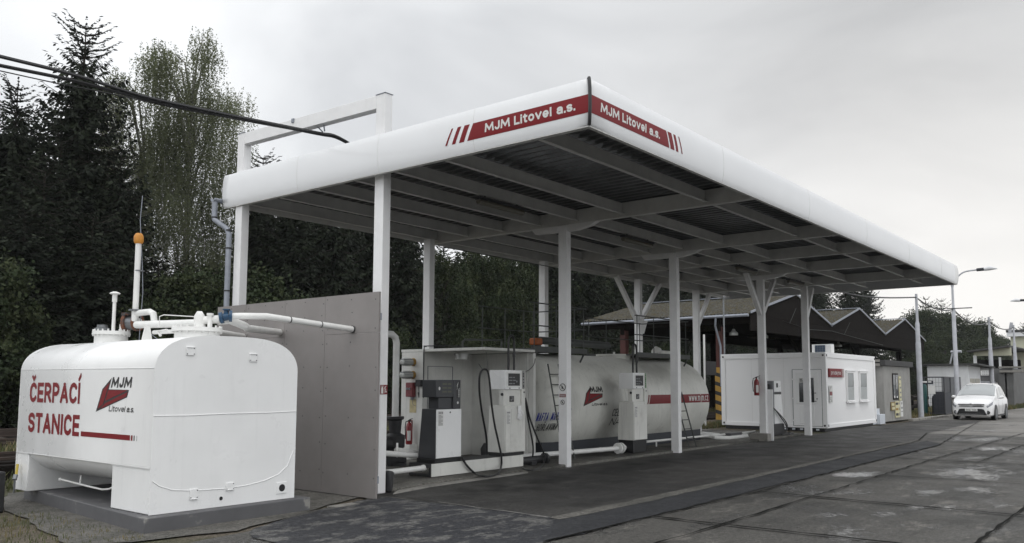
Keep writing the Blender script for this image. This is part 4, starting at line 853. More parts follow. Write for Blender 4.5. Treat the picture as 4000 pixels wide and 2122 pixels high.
# white dispensers
def white_dispenser(name, x0, x1, y0, zb, label, green=False, base_z=None):
    t = thing(name, ((x0+x1)/2, y0+.2, zb), label, 'fuel dispenser', 'fuel dispensers'); pw = .11
    b = MB(); b.prism([(y0+.002, zb+.06), (y0+.42, zb+.06), (y0+.38, 1.2), (y0+.002, 1.2)], 'x', x0, x1-pw); b.build('cabinet', M['oldwhite'], t, bevel=.006)
    b = MB(); b.box(x0+.012, x1-pw-.006, y0-.012, y0, zb+.07, 1.13); b.build('front_door', M['oldwhite'], t, bevel=.004)
    b = MB(); b.box(x0, x1-pw, y0+.03, y0+.14, 1.202, 1.488); b.build('stem', M['oldwhite'], t, bevel=.004)
    b = MB(); b.box(x0, x1-pw, y0, y0+.38, 1.49, 1.85); b.build('head', M['white'], t, bevel=.008)
    b = MB(); b.box(x1-pw+.003, x1, y0, y0+.2, zb+.06, 1.85); b.build('side_pillar', M['oldwhite'], t, bevel=.006)
    b = MB(); b.box(x0+.01, x1-.01, y0+.02, y0+.4, zb if base_z is None else base_z, zb+.058); b.build('base', M['black'], t, bevel=.004)
    mp = lambda k: plane_map((x0, y0-.0015*k, 1.49), (1, 0, 0), (0, 0, 1)); w = x1-x0-pw
    b = MB(); b.box(x0+.05, x0+w-.03, y0-.012, y0, 1.535, 1.82); dsp = b.build('display_bezel', M['white2'], t, bevel=.004)
    mp = lambda k: plane_map((x0, y0-.0125-.0015*k, 1.49), (1, 0, 0), (0, 0, 1))
    decal('display', [rect(.08, w-.07, .07, .30)], mp(1), M['black'], dsp)
    decal('digits', [rect(.10, .2, .215, .235), rect(.22, .27, .215, .235), rect(.10, .2, .16, .18), rect(.22, .30, .16, .18), rect(.10, .2, .10, .12), rect(.22, .27, .10, .12), [(.33+.02*math.cos(6.28*i/12), .15+.02*math.sin(6.28*i/12)) for i in range(12)]], mp(2), M['midgrey'], dsp)
    mp2 = lambda k: plane_map((x0, y0-.0015*k, 1.2), (1, 0, 0), (0, 0, 1))
    decal('fuel_strip', [rect(w+.02, w+.085, .305, .645)], mp2(1), M['green'] if green else M['black'], t)
    for i, ch in enumerate('NATURAL' if green else 'DIESEL'):
        n = 7 if green else 6; me = text_mesh(ch, .034 if ch != 'I' else .010, .34/n*.62, bold=.02); z_ = 1.845-(i+1)*.34/n+.012
        decal('fuel_lettering', me, (lambda u, v, z_=z_, o=(0 if ch != 'I' else .011): (x0+w+.035+u+o, y0-.0035, z_+v)), M['paper'], t)
    b = MB(); b.box(x0+.17, x0+.29, y0+.018, y0+.03, 1.26, 1.37); b.build('type_plate', M['black'], t)
    mp3 = lambda k: plane_map((x0+.17, y0+.0178-.001*k, 1.26), (1, 0, 0), (0, 0, 1)); decal('type_plate_print', [rect(.015, .06, .02, .06), rect(.07, .1, .03, .08), rect(.015, .1, .085, .095)], mp3(1), M['ink'], t)
    label_sheet(lambda k: plane_map((x0+.035, y0-.0125-.0015*k, .86), (1, 0, 0), (0, 0, 1)), t, .11, .24)
    b = MB()
    for dx in (.14, w-.08): b.tube([(x0+dx, y0-.006, 1.515), (x0+dx, y0, 1.515)], .012, 8)
    b.tube([(x0-.02, y0+.06, 1.4), (x0, y0+.06, 1.4)], .028, 12); b.tube([(x1-.04, y0-.01, 1.44), (x1-.04, y0, 1.44)], .015, 8); b.build('locks', M['iron'], t)
    return t
d2 = white_dispenser('fuel_dispenser', 11.965, 12.57, 9.95, .27, 'worn white fuel dispenser with DIESEL strip and a glove on its door')
d3 = white_dispenser('fuel_dispenser', 16.36, 16.96, 9.85, .28, 'white fuel dispenser with green strip on a black base, alone in front of the tank', green=True, base_z=0.06)
for x, y, w, l in ((12.22, 9.98, .17, 'black hose arch rising from the left white dispenser head'), (16.6, 9.9, .165, 'black hose arch rising from the dispenser in front of the tank')):
    b = MB(); pts = [(x, y+.1, 1.85), (x, y+.1, 2.3)]
    for i in range(9):
        a = math.pi-math.pi*i/8; pts.append((x+w/2+w/2*math.cos(a), y+.1, 2.38+.13*math.sin(a)))
    pts += [(x+w, y+.1, 2.3), (x+w, y+.1, 1.85)]
    b.tube(pts, .022, 10); b.tube([(x+w, y+.1, 2.1), (x+w, y+.1, 2.2)], .03, 10); tag(b.build('hose_arch', M['rubber']), l, 'hose', 'dispenser hoses')
def hose(pp, label, r=.017, grp='dispenser hoses'):
    b = MB(); b.tube(spline([at(*z3(a, c), 'y', y) if y else at(*z3(a, c), 'z', .07) for a, c, y in pp]), r, 8); return tag(b.build('fuel_hose', M['rubber']), label, 'hose', grp)
hose([(772, 1068, 10.15), (768, 950, 10.1), (738, 780, 10.0), (722, 640, 9.95), (725, 540, 9.9), (748, 502, 9.9), (778, 515, 9.88), (792, 600, 9.88), (802, 720, 9.88), (822, 860, 9.88), (850, 990, 9.88), (868, 1080, 9.88), (868, 1145, 9.86), (850, 1190, 0), (800, 1212, 0), (740, 1214, 0), (690, 1192, 9.84), (640, 1145, 9.88), (602, 1085, 9.9)], 'long black hose hanging in a loop between the two left dispensers', .019)
hose([(1030, 690, 10.0), (1040, 790, 9.98), (1062, 910, 9.98), (1080, 1010, 9.98), (1078, 1080, 10.0), (1062, 1120, 0)], 'black hose hanging straight down right of the white dispenser')
hose([(1031, 700, 9.96), (1060, 830, 9.95), (1105, 950, 9.95), (1140, 1030, 9.95), (1157, 1085, 9.95), (1142, 1140, 0), (1095, 1170, 0), (1050, 1174, 0), (1012, 1160, 0)], 'black hose looping to the floor right of the white dispenser')
b = MB(); p0 = (14.0, 10.8); b.tube(spline([at(*z3(1095, 430), 'y', 10.7), at(*z3(1085, 470), 'y', 10.5), at(*z3(1060, 500), 'y', 10.3), at(*z3(1030, 517), 'y', 10.1)]), .008, 6); tag(b.build('cable', M['rubber']), 'thin black cable from the shelter post to the white dispenser head', 'cable')
b = MB(); b.tube([at(*z3(718, 465), 'y', 10.2), at(*z3(740, 498), 'y', 9.95), at(*z3(772, 498), 'y', 9.95), at(*z3(775, 465), 'y', 10.2), at(*z3(770, 385), 'y', 10.8)], .006, 6); tag(b.build('hose_hanger', M['iron']), 'thin wire hanger holding the long hose under the shelter roof', 'hanger')
# glove
b = MB(); gx, gz, gy = 12.36, 1.15, 9.925
b.box(gx-.05, gx+.05, gy-.02, gy+.012, gz-.13, gz+.03)
gl = b.build('glove', mat('white_glove', (.8, .8, .8), .7, var=.1, vscale=20), bevel=.02)
b = MB()
for i, (dx, l, a) in enumerate(((-.042, .09, -.25), (-.014, .11, -.08), (.014, .11, .06), (.042, .09, .2))): b.tube([(gx+dx, gy-.005, gz-.12), (gx+dx+a*l*.6, gy-.015, gz-.12-l*.6), (gx+dx+a*l, gy-.01, gz-.12-l)], [.014, .013, .009], 8)
b.tube([(gx+.05, gy, gz-.05), (gx+.09, gy-.01, gz-.1), (gx+.095, gy-.01, gz-.14)], [.015, .014, .01], 8)
fg = b.build('glove_fingers', bpy.data.materials['white_glove']); fg.parent = gl; tag(gl, 'white work glove hung on the door of the worn white dispenser', 'glove')
# rightmost dispenser
d4 = thing('fuel_dispenser', (24.9, 10.1, 0.05), 'tapered grey and white fuel dispenser on a dark base in front of the white container', 'fuel dispenser', 'fuel dispensers')
b = MB(); b.prism([(24.56, .4), (25.36, .4), (25.24, 1.7), (24.62, 1.7)], 'y', 9.93, 10.33); b.build('cabinet', M['midgrey'], d4, bevel=.01)
b = MB(); b.prism([(24.66, .41), (25.33, .41), (25.23, 1.29), (24.68, 1.29)], 'y', 9.915, 9.928); b.build('front_door', M['white'], d4)
b = MB(); b.prism([(24.68, 1.37), (25.225, 1.37), (25.2, 1.70), (24.69, 1.70)], 'y', 9.915, 9.928); b.build('head_panel', M['white'], d4)
decal('display', [rect(24.83, 24.98, 1.5, 1.63), rect(24.72, 25.2, 1.30, 1.36)], lambda u, v: (u, 9.912, v), M['black'], d4)
b = MB(); b.prism([(24.52, .05), (25.42, .05), (25.37, .398), (24.55, .398)], 'y', 9.9, 10.36); b.build('base', M['black'], d4, bevel=.01)
b = MB(); b.box(24.53, 24.6, 10.02, 10.2, 1.15, 1.6); b.box(24.5, 24.58, 10.05, 10.12, .98, 1.03); b.build('nozzle_holder', M['black'], d4, bevel=.01)
b = MB()
for dy, k in ((.0, 0), (.1, 1)): b.tube(spline([(24.52, 10.05+dy, 1.15), (24.5, 10.0, 1.0), (24.6, 9.88, .85), (24.95+.12*k, 9.84, .6), (25.28+.12*k, 9.84, .4), (25.4+.05*k, 9.84, .25), (25.2, 9.82, .1), (24.9, 9.8, .08)]), .017, 8)
b.build('hoses', M['rubber'], d4)
b = MB(); b.tube([(25.6, 9.85, .07), (26.1, 9.9, .07), (26.3, 10.1, .07), (26.0, 10.2, .07), (25.6, 10.1, .07)], .02, 6); tag(b.build('fuel_hose', M['rubber']), 'black hose lying on the ground right of the tapered dispenser', 'hose', 'dispenser hoses')
# pump with white pipe behind the corner column
c = at(*z3(155, 1140), 'z', .05); pm = thing('transfer_pump', c, 'black cast pump with tall white pipe behind the corner column', 'pump')
b = MB(); b.lathe((c.x, c.y, .05), [(.22, 0), (.22, .05), (.12, .08), (.13, .3), (.19, .34), (.19, .56), (.11, .6), (.13, .85), (.17, .87), (.17, .92)], 20); b.box(c.x-.3, c.x+.2, c.y-.12, c.y+.12, .05, .32); b.tube([(c.x-.1, c.y, .45), (c.x-.32, c.y+.1, .45)], .15, 14); b.build('pump_body', M['iron'], pm, bevel=.005)
zt = at(*z3(150, 268), 'y', c.y).z
b = MB(); b.tube([(c.x, c.y, .93), (c.x, c.y, zt-.16), (c.x-.03, c.y, zt-.06), (c.x-.12, c.y, zt), (c.x-.9, c.y+.05, zt+.02)], .065, 14); b.tube([(c.x, c.y, .92), (c.x, c.y, .95)], .14, 16); b.build('riser_pipe', M['white2'], pm)
def pipe(pts, r, label, m='white2'):
    b = MB(); b.tube(pts, r, 12); return tag(b.build('ground_pipe', M[m]), label, 'pipe', 'white ground pipes')
p = at(*z3(168, 1040), 'x', 9.7); b = MB(); b.tube([p, p+Vector((.02, -.02, 0))], .12, 18); b.tube([p, at(*z3(320, 1058), 'x', 10.5)], .045, 12); tag(b.build('ground_pipe', M['white2']), 'white pipe with a round blank flange beside the black pump', 'pipe', 'white ground pipes')
pipe([at(*z3(60, 1060), 'x', 9.0), at(*z3(325, 1078), 'x', 10.3)], .045, 'white pipe running behind the dark grey dispenser from the corner column')
q = at(*z3(360, 1158), 'x', 10.08); b = MB(); b.tube([(8.3, q.y, q.z-.02), q], .045, 12); b.tube([q-Vector((.06, 0, 0)), q-Vector((.03, 0, 0))], .055, 12); tag(b.build('ground_pipe', M['white2']), 'white pipe entering the black frame end of the plinth', 'pipe', 'white ground pipes')
p = at(*z3(1000, 1082), 'y', 10.35); q = at(2412, 1752, 'y', 10.1); b = MB(); b.tube([p, q], .05, 12); b.tube([q, q+Vector((.04, 0, 0))], .12, 16); b.tube([q+Vector((.12, 0, 0)), q+Vector((.16, 0, 0))], .12, 16); b.tube([q+Vector((.04, 0, 0)), q+Vector((.3, 0, 0))], .06, 12)
for k in (.12, .5, .8): m_ = p.lerp(q, k); b.tube([m_, m_+Vector((.02, 0, 0))], .056, 12)
tag(b.build('ground_pipe', M['white2']), 'long white pipe with flange running to the dispenser in front of the tank', 'pipe', 'white ground pipes')
c = at(*z3(1090, 1110), 'z', .12); b = MB(); b.tube([(c.x-.5, c.y, .14), (c.x+.4, c.y, .14)], .07, 12); b.tube([(c.x+.3, c.y, .14), (c.x+.36, c.y, .14)], .11, 12); b.box(c.x-.2, c.x-.05, c.y-.1, c.y+.1, .05, .12); tag(b.build('filter_pipe', M['iron'], bevel=.004), 'dark pipe filter on the floor under the looping hose', 'pipe')
z8 = lambda a, c: (2600+a*.2329, 1500+c*.2329)
p, q = at(*z4(828, 1125), 'y', 10.5), at(*z8(990, 845), 'y', 10.9)
b = MB(); b.tube([p, q], .03, 10); m1 = at(*z4(905, 1125), 'y', 10.52); b.tube([m1, (m1.x, m1.y, .05)], .02, 8); m2 = at(*z8(815, 870), 'y', 10.82); b.tube([m2, (m2.x, m2.y, .05)], .035, 8); tag(b.build('ground_pipe', M['white2']), 'thin white pipe on short legs right of the lone dispenser', 'pipe', 'white ground pipes')
pipe([at(*z8(560, 820), 'y', 11.6), at(*z8(1050, 868), 'y', 11.0), at(*z8(1110, 865), 'y', 11.0)], .045, 'upper white pipe running from the tank end toward the concrete block')
pipe([at(*z8(560, 865), 'y', 11.2), at(*z8(830, 895), 'y', 10.6), at(*z8(1060, 910), 'y', 10.35), at(*z8(1280, 885), 'y', 10.3), at(*z8(1370, 868), 'y', 10.2)], .06, 'thick white pipe bending in front of the concrete blocks')
pipe([at(*z8(1285, 832), 'y', 10.9), at(*z8(1500, 800), 'y', 10.7)], .04, 'short white pipe reaching the braced column footing')
for a0, a1, y, l in ((1095, 1285, 10.75, 'dark concrete block between the white pipes'), (1010, 1092, 10.95, 'pale concrete block left of the dark one between the pipes')):
    p, q = at(*z8(a0, 880), 'y', y), at(*z8(a1, 815), 'y', y); b = MB(); b.box(p.x, q.x, y, y+.2, 0, max(.15, q.z)); tag(b.build('concrete_block', M['concrete'] if a0 < 1050 else M['slab'], bevel=.01), l, 'block', 'concrete blocks under pipes')

# ------------------------------------------------------------------ long cylindrical tank
TY, TZ, TR = 11.72, 1.13, 1.16
bt = thing('cylindrical_fuel_tank', (18, TY, 0), 'long dirty white cylindrical fuel tank with red stripe behind the columns', 'tank')
b = MB(); pts = []; rs_ = []
for i in range(9): a = math.pi/2*i/8; pts.append((14.15-.5*math.cos(a)+.5, TY, TZ)); rs_.append(max(.001, TR*math.sin(a)))
pts += [(x, TY, TZ) for x in (14.8, 16.5, 18.2, 19.9, 21.55)]; rs_ += [TR]*5
for i in range(1, 11): a = math.pi/2*i/10; pts.append((21.55+.55*math.sin(a), TY, TZ)); rs_.append(max(.002, TR*math.cos(a)))
b.tube(pts, rs_, 64)
M['tankpaint'] = mat('weathered_tank_paint', (0.70, 0.70, 0.65), 0.45, var=0.1, vscale=1.3, col2=(0.44, 0.42, 0.38), thr=(0.56, 0.78), dscale=1.1, streak=0.2, bump=0.08, bscale=20)
t_ = M['tankpaint'].node_tree; bs_ = t_.nodes['Principled BSDF']; src_ = bs_.inputs['Base Color'].links[0].from_socket
g_ = t_.nodes.new('ShaderNodeNewGeometry')
for (sx, sz, rx, rz, k_) in ((16.6, 1.0, .6, 1.2, .5), (19.2, 1.9, 1.1, .5, .45), (14.9, 1.3, .5, .6, .3)):
    q_ = t_.nodes.new('ShaderNodeMapping'); q_.vector_type = 'TEXTURE'; q_.inputs['Location'].default_value = (sx, 10.7, sz); q_.inputs['Scale'].default_value = (rx, 9, rz); t_.links.new(g_.outputs['Position'], q_.inputs['Vector'])
    l_ = t_.nodes.new('ShaderNodeVectorMath'); l_.operation = 'LENGTH'; t_.links.new(q_.outputs[0], l_.inputs[0])
    n_ = t_.nodes.new('ShaderNodeTexNoise'); n_.inputs['Scale'].default_value = 2.5; n_.inputs['Detail'].default_value = 5; t_.links.new(g_.outputs['Position'], n_.inputs['Vector'])
    a_ = t_.nodes.new('ShaderNodeMath'); a_.operation = 'MULTIPLY_ADD'; t_.links.new(n_.outputs['Fac'], a_.inputs[0]); a_.inputs[1].default_value = -1.0; t_.links.new(l_.outputs['Value'], a_.inputs[2])
    r_ = t_.nodes.new('ShaderNodeMapRange'); r_.interpolation_type = 'SMOOTHSTEP'; r_.inputs['From Min'].default_value = .5; r_.inputs['From Max'].default_value = -.3; r_.inputs['To Max'].default_value = k_; t_.links.new(a_.outputs[0], r_.inputs['Value'])
    m2_ = t_.nodes.new('ShaderNodeMix'); m2_.data_type = 'RGBA'; t_.links.new(r_.outputs[0], m2_.inputs[0]); t_.links.new(src_, m2_.inputs[6]); m2_.inputs[7].default_value = (.16, .155, .14, 1); src_ = m2_.outputs[2]
t_.links.new(src_, bs_.inputs['Base Color'])
b.build('tank_shell', M['tankpaint'], bt)
b = MB(); b.box(14.3, 21.65, 10.87, 12.6, -.02, .345); b.build('skirt', M['navy'], bt, smooth=False)
b = MB(); b.box(21.66, 21.95, 11.2, 12.3, -.02, .5); b.build('end_saddle', M['shelter'], bt)
def cyl(u, v, k): 
    return (u, TY-math.sqrt(max(.0001, TR*TR-(v-TZ)**2))-.0018*k-.002, v)
def hitc(px, py):
    d = pixdir(px, py); lo = None
    A = d.y*d.y+d.z*d.z; B = 2*(d.y*(EYE.y-TY)+d.z*(EYE.z-TZ)); C_ = (EYE.y-TY)**2+(EYE.z-TZ)**2-TR*TR
    t = (-B-math.sqrt(max(0, B*B-4*A*C_)))/(2*A); return EYE+d*t
g = lambda a, c: hitc(*z4(a, c))
s0, s1, s2 = g(840, 768), g(840, 838), g(1322, 800)
zt_, zb_ = s0.z, s1.z
decal('red_stripe', [[(s0.x+.03, zb_), (21.62, zb_), (21.62, zt_), (s0.x+.13, zt_)], [(s0.x-.06, zb_), (s0.x-.01, zb_), (s0.x+.09, zt_), (s0.x+.03, zt_)]], lambda u, v: cyl(u, v, 1), M['red'], bt, cuts=.03)
p = g(1168, 808); q = g(1312, 785)
me = text_mesh('www.mjm.cz', q.x-p.x if 0.3 < q.x-p.x < 2.2 else 1.2, .18, bold=.012); decal('web_lettering', me, lambda u, v: cyl(min(p.x, 20.4)+u, (zt_+zb_)/2-.07+v, 2), M['paper'], bt, cuts=.03)
lo_, hi_ = g(348, 855), g(495, 752); L0 = g(358, 752)
W_, H_ = hi_.x-lo_.x, L0.z-lo_.z
logo(lambda k: (lambda u, v: cyl(lo_.x+u, lo_.z+v*1.0, k)), bt, W_, H_*1.45)
p, q, r_ = g(398, 748), g(494, 748), g(398, 703)
me = text_mesh('MJM', (q.x-p.x)*.97, (r_.z-p.z), bold=.07); decal('emblem_lettering', me, lambda u, v: cyl(p.x+.03+u, p.z+v, 3), M['black'], bt, cuts=.03)
p, q, r_ = g(412, 850), g(532, 850), g(412, 828)
me = text_mesh('Litovel a.s.', q.x-p.x, r_.z-p.z, bold=.035, shear=.2); decal('emblem_lettering', me, (lambda u, v, p=p: cyl(p.x+u, p.z+v, 3)), M['black'], bt, cuts=.03)
for body, px0, py0, px1, hh, m_ in (('NAFTA MOTOROVÁ', (1095, 848), 0, 0, .17, 'blue'), ('HOŘLAVINA II. TŘ.', (1090, 915), 0, 0, .15, 'black')):
    p = hitc(*z3(*px0)); pe = hitc(2222, z3(*px0)[1]-14); me = text_mesh(body, pe.x-p.x, hh, bold=.015, shear=.3); decal('tank_lettering', me, (lambda u, v, p=p: cyl(p.x+u, p.z+v, 2)), M[m_], bt, cuts=.03)
for body, px0, w_ in (('CELKOVÝ OBJEM', (562, 930), 2520), ('NÁDRŽE', (540, 1000), 2490)):
    p = g(*px0); pe = hitc(w_, z4(*px0)[1]-12); me = text_mesh(body, pe.x-p.x, .17, bold=.01, shear=.3); decal('tank_lettering', me, (lambda u, v, p=p: cyl(p.x+u, p.z+v, 2)), M['iron'], bt, cuts=.03)
c = at(*z4(585, 470), 'y', 11.75)
b = MB(); b.lathe((c.x, 11.75, 2.2), [(.42, 0), (.42, .12), (.48, .12), (.48, .16)], 28); b.tube([(c.x-.25, 11.6, 2.36), (c.x-.25, 11.6, 2.42)], .03, 8); b.build('manhole', M['oldwhite'], bt)
def rails_platform(x0, x1, label, posts):
    t = thing('tank_platform', ((x0+x1)/2, 11.7, 2.3), label, 'platform', 'service platforms on the tank')
    b = MB(); b.box(x0, x1, 10.95, 12.5, 2.33, 2.36); b.box(x0, x1, 10.93, 10.96, 2.28, 2.40); b.box(x0, x1, 12.5, 12.53, 2.28, 2.40); b.build('deck', M['grime'], t)
    b = MB()
    for x in (x0+.1, x1-.1): b.bar((x, 10.95, 2.3), (x, 11.15, 1.95), .03, .03); b.bar((x, 12.5, 2.3), (x, 12.3, 1.95), .03, .03)
    b.build('struts', M['grime'], t)
    b = MB()
    for x in posts:
        for y in (11.0, 12.48): b.tube([(x, y, 2.36), (x, y, 3.36)], .013, 6)
    for z in (2.85, 3.34):
        for y in (11.0, 12.48): b.tube([(x0-.05, y, z), (x1+.05, y, z)], .015, 6)
        b.tube([(x1+.05, 11.0, z), (x1+.05, 12.48, z)], .015, 6)
    b.build('railing', M['grime'], t); return t
xa = at(2085, 1378, 'y', 10.95).x; xb = at(2292, 1382, 'y', 10.95).x
rails_platform(max(14.05, xa), xb, 'left steel service platform with railings on the cylindrical tank', (14.2, 15.0, 15.7, xb-.05))
xa2 = at(2492, 1398, 'y', 10.95).x; xb2 = at(2625, 1400, 'y', 10.95).x
rails_platform(xa2, xb2+1.0, 'right steel service platform with railings on the cylindrical tank', (xa2+.05, xa2+.9, xb2+.9))
b = MB(); c = at(*z3(1100, 330), 'y', 12.0); t = thing('valve_actuator', c, 'orange valve actuator on the left tank platform', 'valve')
b.box(c.x-.14, c.x+.14, 11.9, 12.1, 2.5, c.z+.13); b.build('actuator', M['orange2'], t, bevel=.03)
b = MB(); b.tube([(c.x, 12, 2.36), (c.x, 12, 2.5)], .12, 14); b.build('valve_body', M['iron'], t)
b = MB(); b.tube([(c.x+.14, 12.0, 2.62), (c.x+3.2, 12.05, 2.60)], .09, 14); b.build('dark_pipe', M['grime'], t)
b = MB(); c = at(*z4(905, 440), 'y', 11.8); b.tube([(c.x-.18, 11.8, 2.4), (c.x-.15, 11.8, 2.5), (c.x, 11.8, 2.56), (c.x+.18, 11.8, 2.55)], [.05, .07, .1, .07], 12); b.tube([(c.x+.35, 11.9, 2.5), (c.x+1.0, 11.9, 2.5)], .06, 12); b.tube([(c.x-.2, 11.8, 2.36), (c.x-.2, 11.8, 2.4)], .15, 14); tag(b.build('vent_fitting', M['shelter']), 'grey vent fitting with bent elbow on the right platform', 'vent')
def ladder(f0, f1, t0, label, n=9):
    """feet f0, f1 and the top of the first rail"""
    t = thing('steel_ladder', f0, label, 'ladder', 'ladders on the tank'); f0, f1, t0 = Vector(f0), Vector(f1), Vector(t0); t1 = t0+(f1-f0)
    b = MB(); b.bar(f0, t0, .028, .018); b.build('rail', M['grime'], t); b = MB(); b.bar(f1, t1, .028, .018); b.build('rail', M['grime'], t)
    b = MB()
    for i in range(1, n): b.tube([f0.lerp(t0, i/n), f1.lerp(t1, i/n)], .012, 6)
    b.build('rungs', M['grime'], t)
T0 = at(*z3(1180, 462), 'y', 11.0); F0 = at(*z3(1275, 1010), 'y', 10.25); F0.z = .05
F0 = at(2203, 1797, 'y', 10.25); F0.z = .05; F0 = at(2203, 1797, 'y', 10.15); F0.z = .05; T0 = at(2140, 1422, 'y', 10.74)
ladder(F0, F0+Vector((.38, .0, 0)), T0, 'grey ladder leaning on the left tank platform behind the front column')
fa, fb = at(2692, 1749, 'z', .05), at(2718, 1746, 'z', .05); ta = at(2612, 1445, 'y', 11.0)
ladder(fa, fa+(fb-fa).normalized()*.36, ta, 'grey ladder leaning on the right end of the tank')

# ------------------------------------------------------------------ white sales container
ct = thing('sales_container', (32, 11.7, .1), 'white site container shop with glass door and two windows', 'container')
cx0, cx1, cy0, cy1, cz0, cz1 = 29.0, 34.75, 9.8, 13.68, .10, 2.70
b = MB(); b.box(cx0+.03, cx1-.03, cy0+.03, cy1-.03, cz0+.02, cz1-.02); b.build('wall', M['cwhite'], ct, smooth=False)
b = MB(); fw_ = .14
for z0, z1 in ((cz0, cz0+fw_), (cz1-.18, cz1)):
    b.box(cx0, cx1, cy0, cy0+.1, z0, z1); b.box(cx0, cx1, cy1-.1, cy1, z0, z1); b.box(cx0, cx0+.1, cy0+.1, cy1-.1, z0, z1); b.box(cx1-.1, cx1, cy0+.1, cy1-.1, z0, z1)
b.build('frame_rails', M['cwhite'], ct, bevel=.008)
for x in (cx0, cx1-.16):
    for y in (cy0, cy1-.16): b = MB(); b.box(x-.004, x+.164, y-.004, y+.164, cz0+.002, cz1-.002); b.build('corner_post', M['cwhite'], ct, bevel=.01)
b = MB()
for z in (cz0+.09, cz1-.1):
    for y in (cy0+.09, cy1-.09): b.tube([(cx0-.008, y, z-.03), (cx0-.008, y, z+.03)], .03, 10)
    for x in (cx0+.09, cx1-.09): b.tube([(x, cy0-.008, z-.04), (x, cy0-.008, z+.04)], .016, 8)
b.build('corner_slots', M['black'], ct)
for y in (11.3, 12.5): b = MB(); b.box(cx0+.028, cx0+.0295, y, y+.006, cz0+.15, cz1-.2); b.build('panel_joint', M['steelw'], ct, smooth=False)
b = MB(); b.box(cx0-.004, cx0+.0285, 9.95, 10.99, .155, 2.118); b.build('door_gap', M['midgrey'], ct, smooth=False)
dr = MB(); dr.box(cx0-.012, cx0+.028, 9.97, 10.97, .17, 2.1); dr = dr.build('door', M['cwhite'], ct, bevel=.008)
b = MB(); b.box(cx0-.03, cx0-.013, 10.07, 10.87, .93, 2.02); b.build('door_leaf_rail', M['white'], dr, bevel=.005)
b = MB(); b.box(cx0-.034, cx0-.031, 10.22, 10.74, .98, 1.82); b.build('door_glass', M['glass'], dr)
b = MB(); b.box(cx0-.03, cx0-.013, 10.22, 10.74, .24, .86); b.build('door_panel', M['white'], dr, bevel=.01)
b = MB(); b.tube([(cx0-.05, 10.14, 1.30), (cx0-.05, 10.3, 1.30)], .012, 8); b.tube([(cx0-.05, 10.14, 1.02), (cx0-.05, 10.3, 1.02)], .012, 8); b.tube([(cx0-.05, 10.12, 1.10), (cx0-.03, 10.12, 1.10)], .02, 8); b.build('door_handle', M['black'], dr)
b = MB(); b.box(cx0-.035, cx0-.02, 10.86, 10.98, 1.08, 1.13); b.box(cx0-.035, cx0-.02, 10.86, 10.98, .32, .37); b.box(cx0-.035, cx0-.02, 10.86, 10.98, 1.75, 1.8); b.build('hinge', M['white'], dr)
mp = lambda k: plane_map((cx0-.036-.002*k, 10.74, 1.68), (0, -1, 0), (0, 0, 1)); decal('door_sticker', [rect(0, .32, -.02, .14)], mp(1), M['paper'], dr); decal('door_sticker_print', [rect(.03, .12, .08, .11), rect(.03, .14, .04, .06), [(.18, .1), (.28, .06), (.28, .12)], rect(.03, .28, 0, .015)], mp(2), M['iron'], dr)
b = MB()
for i in range(14): 
    if i % 2: b.box(cx0-.02, cx0+.01, 9.95+i*.14, 10.05+i*.14, .02, .08)
b.build('step_grating', M['polys'], ct); 
b = MB(); b.box(cx0+.1, cx1-.1, cy0+.12, cy1-.1, -.02, .1); b.build('underframe', M['iron'], ct)
for x0, x1 in ((31.15, 32.15), (32.66, 33.75)):
    b = MB(); b.box(x0, x1, cy0-.002, cy0+.028, .98, 2.10); b.box(x0-.03, x1+.03, cy0-.04, cy0+.0, 2.085, 2.12); wv = b.build('window', M['cwhite'], ct, bevel=.005)
    b = MB(); b.box(x0+.07, x1-.22, cy0-.012, cy0-.004, 1.03, 2.02); b.build('pane', M['blind'], wv)
    b = MB(); b.box(x0+.03, x1-.14, cy0-.03, cy0-.004, 2.021, 2.06); b.box(x1-.22, x1-.16, cy0-.03, cy0-.004, 1.03, 2.02); b.box(x0+.03, x0+.069, cy0-.03, cy0-.004, 1.03, 2.02); b.box(x0+.03, x1-.14, cy0-.03, cy0-.004, .99, 1.029); b.build('frame', M['cwhite'], wv, bevel=.004)
    b = MB(); b.box(x0+.08, x1-.23, cy0-.016, cy0-.013, 1.035, 1.5); b.build('half_blind', mat('frost_film', (.36, .38, .38), .3) if 'frost_film' not in bpy.data.materials else bpy.data.materials['frost_film'], wv)
    b = MB(); b.box(x0-.02, x1+.02, cy0-.09, cy0-.0, .93, .975); b.build('sill', M['cwhite'], wv, bevel=.006)
sg = MB(); sg.box(29.27, 30.83, cy0-.03, cy0+.02, 1.85, 2.15); sg = tag(sg.build('shop_sign', M['red'], bevel=.003), 'red shop sign lettered prodejna on the white container', 'sign')
me = text_mesh('prodejna', 1.02, .135, bold=.02); decal('sign_lettering', me, lambda u, v: (29.42+u, cy0-.034, 1.94+v), M['paper'], sg)
decal('sign_stripes', [rect(30.58, 30.61, 1.855, 2.145), rect(30.67, 30.71, 1.855, 2.145), rect(30.75, 30.80, 1.855, 2.145)], lambda u, v: (u, cy0-.033, v), M['paper'], sg)
st = MB(); st.box(29.27, 29.6, cy0-.006, cy0+.0, .97, 1.56); st = tag(st.build('notice_board', M['paper']), 'narrow white notice with red middle block beside the shop door', 'notice')
decal('notice_print', [[(29.37, 1.42), (29.47, 1.5), (29.47, 1.54), (29.41, 1.52)], rect(29.33, 29.5, 1.12, 1.14), rect(29.33, 29.48, 1.07, 1.09), rect(29.36, 29.52, 1.01, 1.04)], lambda u, v: (u, cy0-.009, v), M['ink'], st)
decal('notice_red', [rect(29.29, 29.56, 1.22, 1.35)], lambda u, v: (u, cy0-.009, v), M['redc'], st)
ac = thing('air_conditioner', (30, 10.5, 2.7), 'white air conditioner with blue grille on the container roof', 'air conditioner')
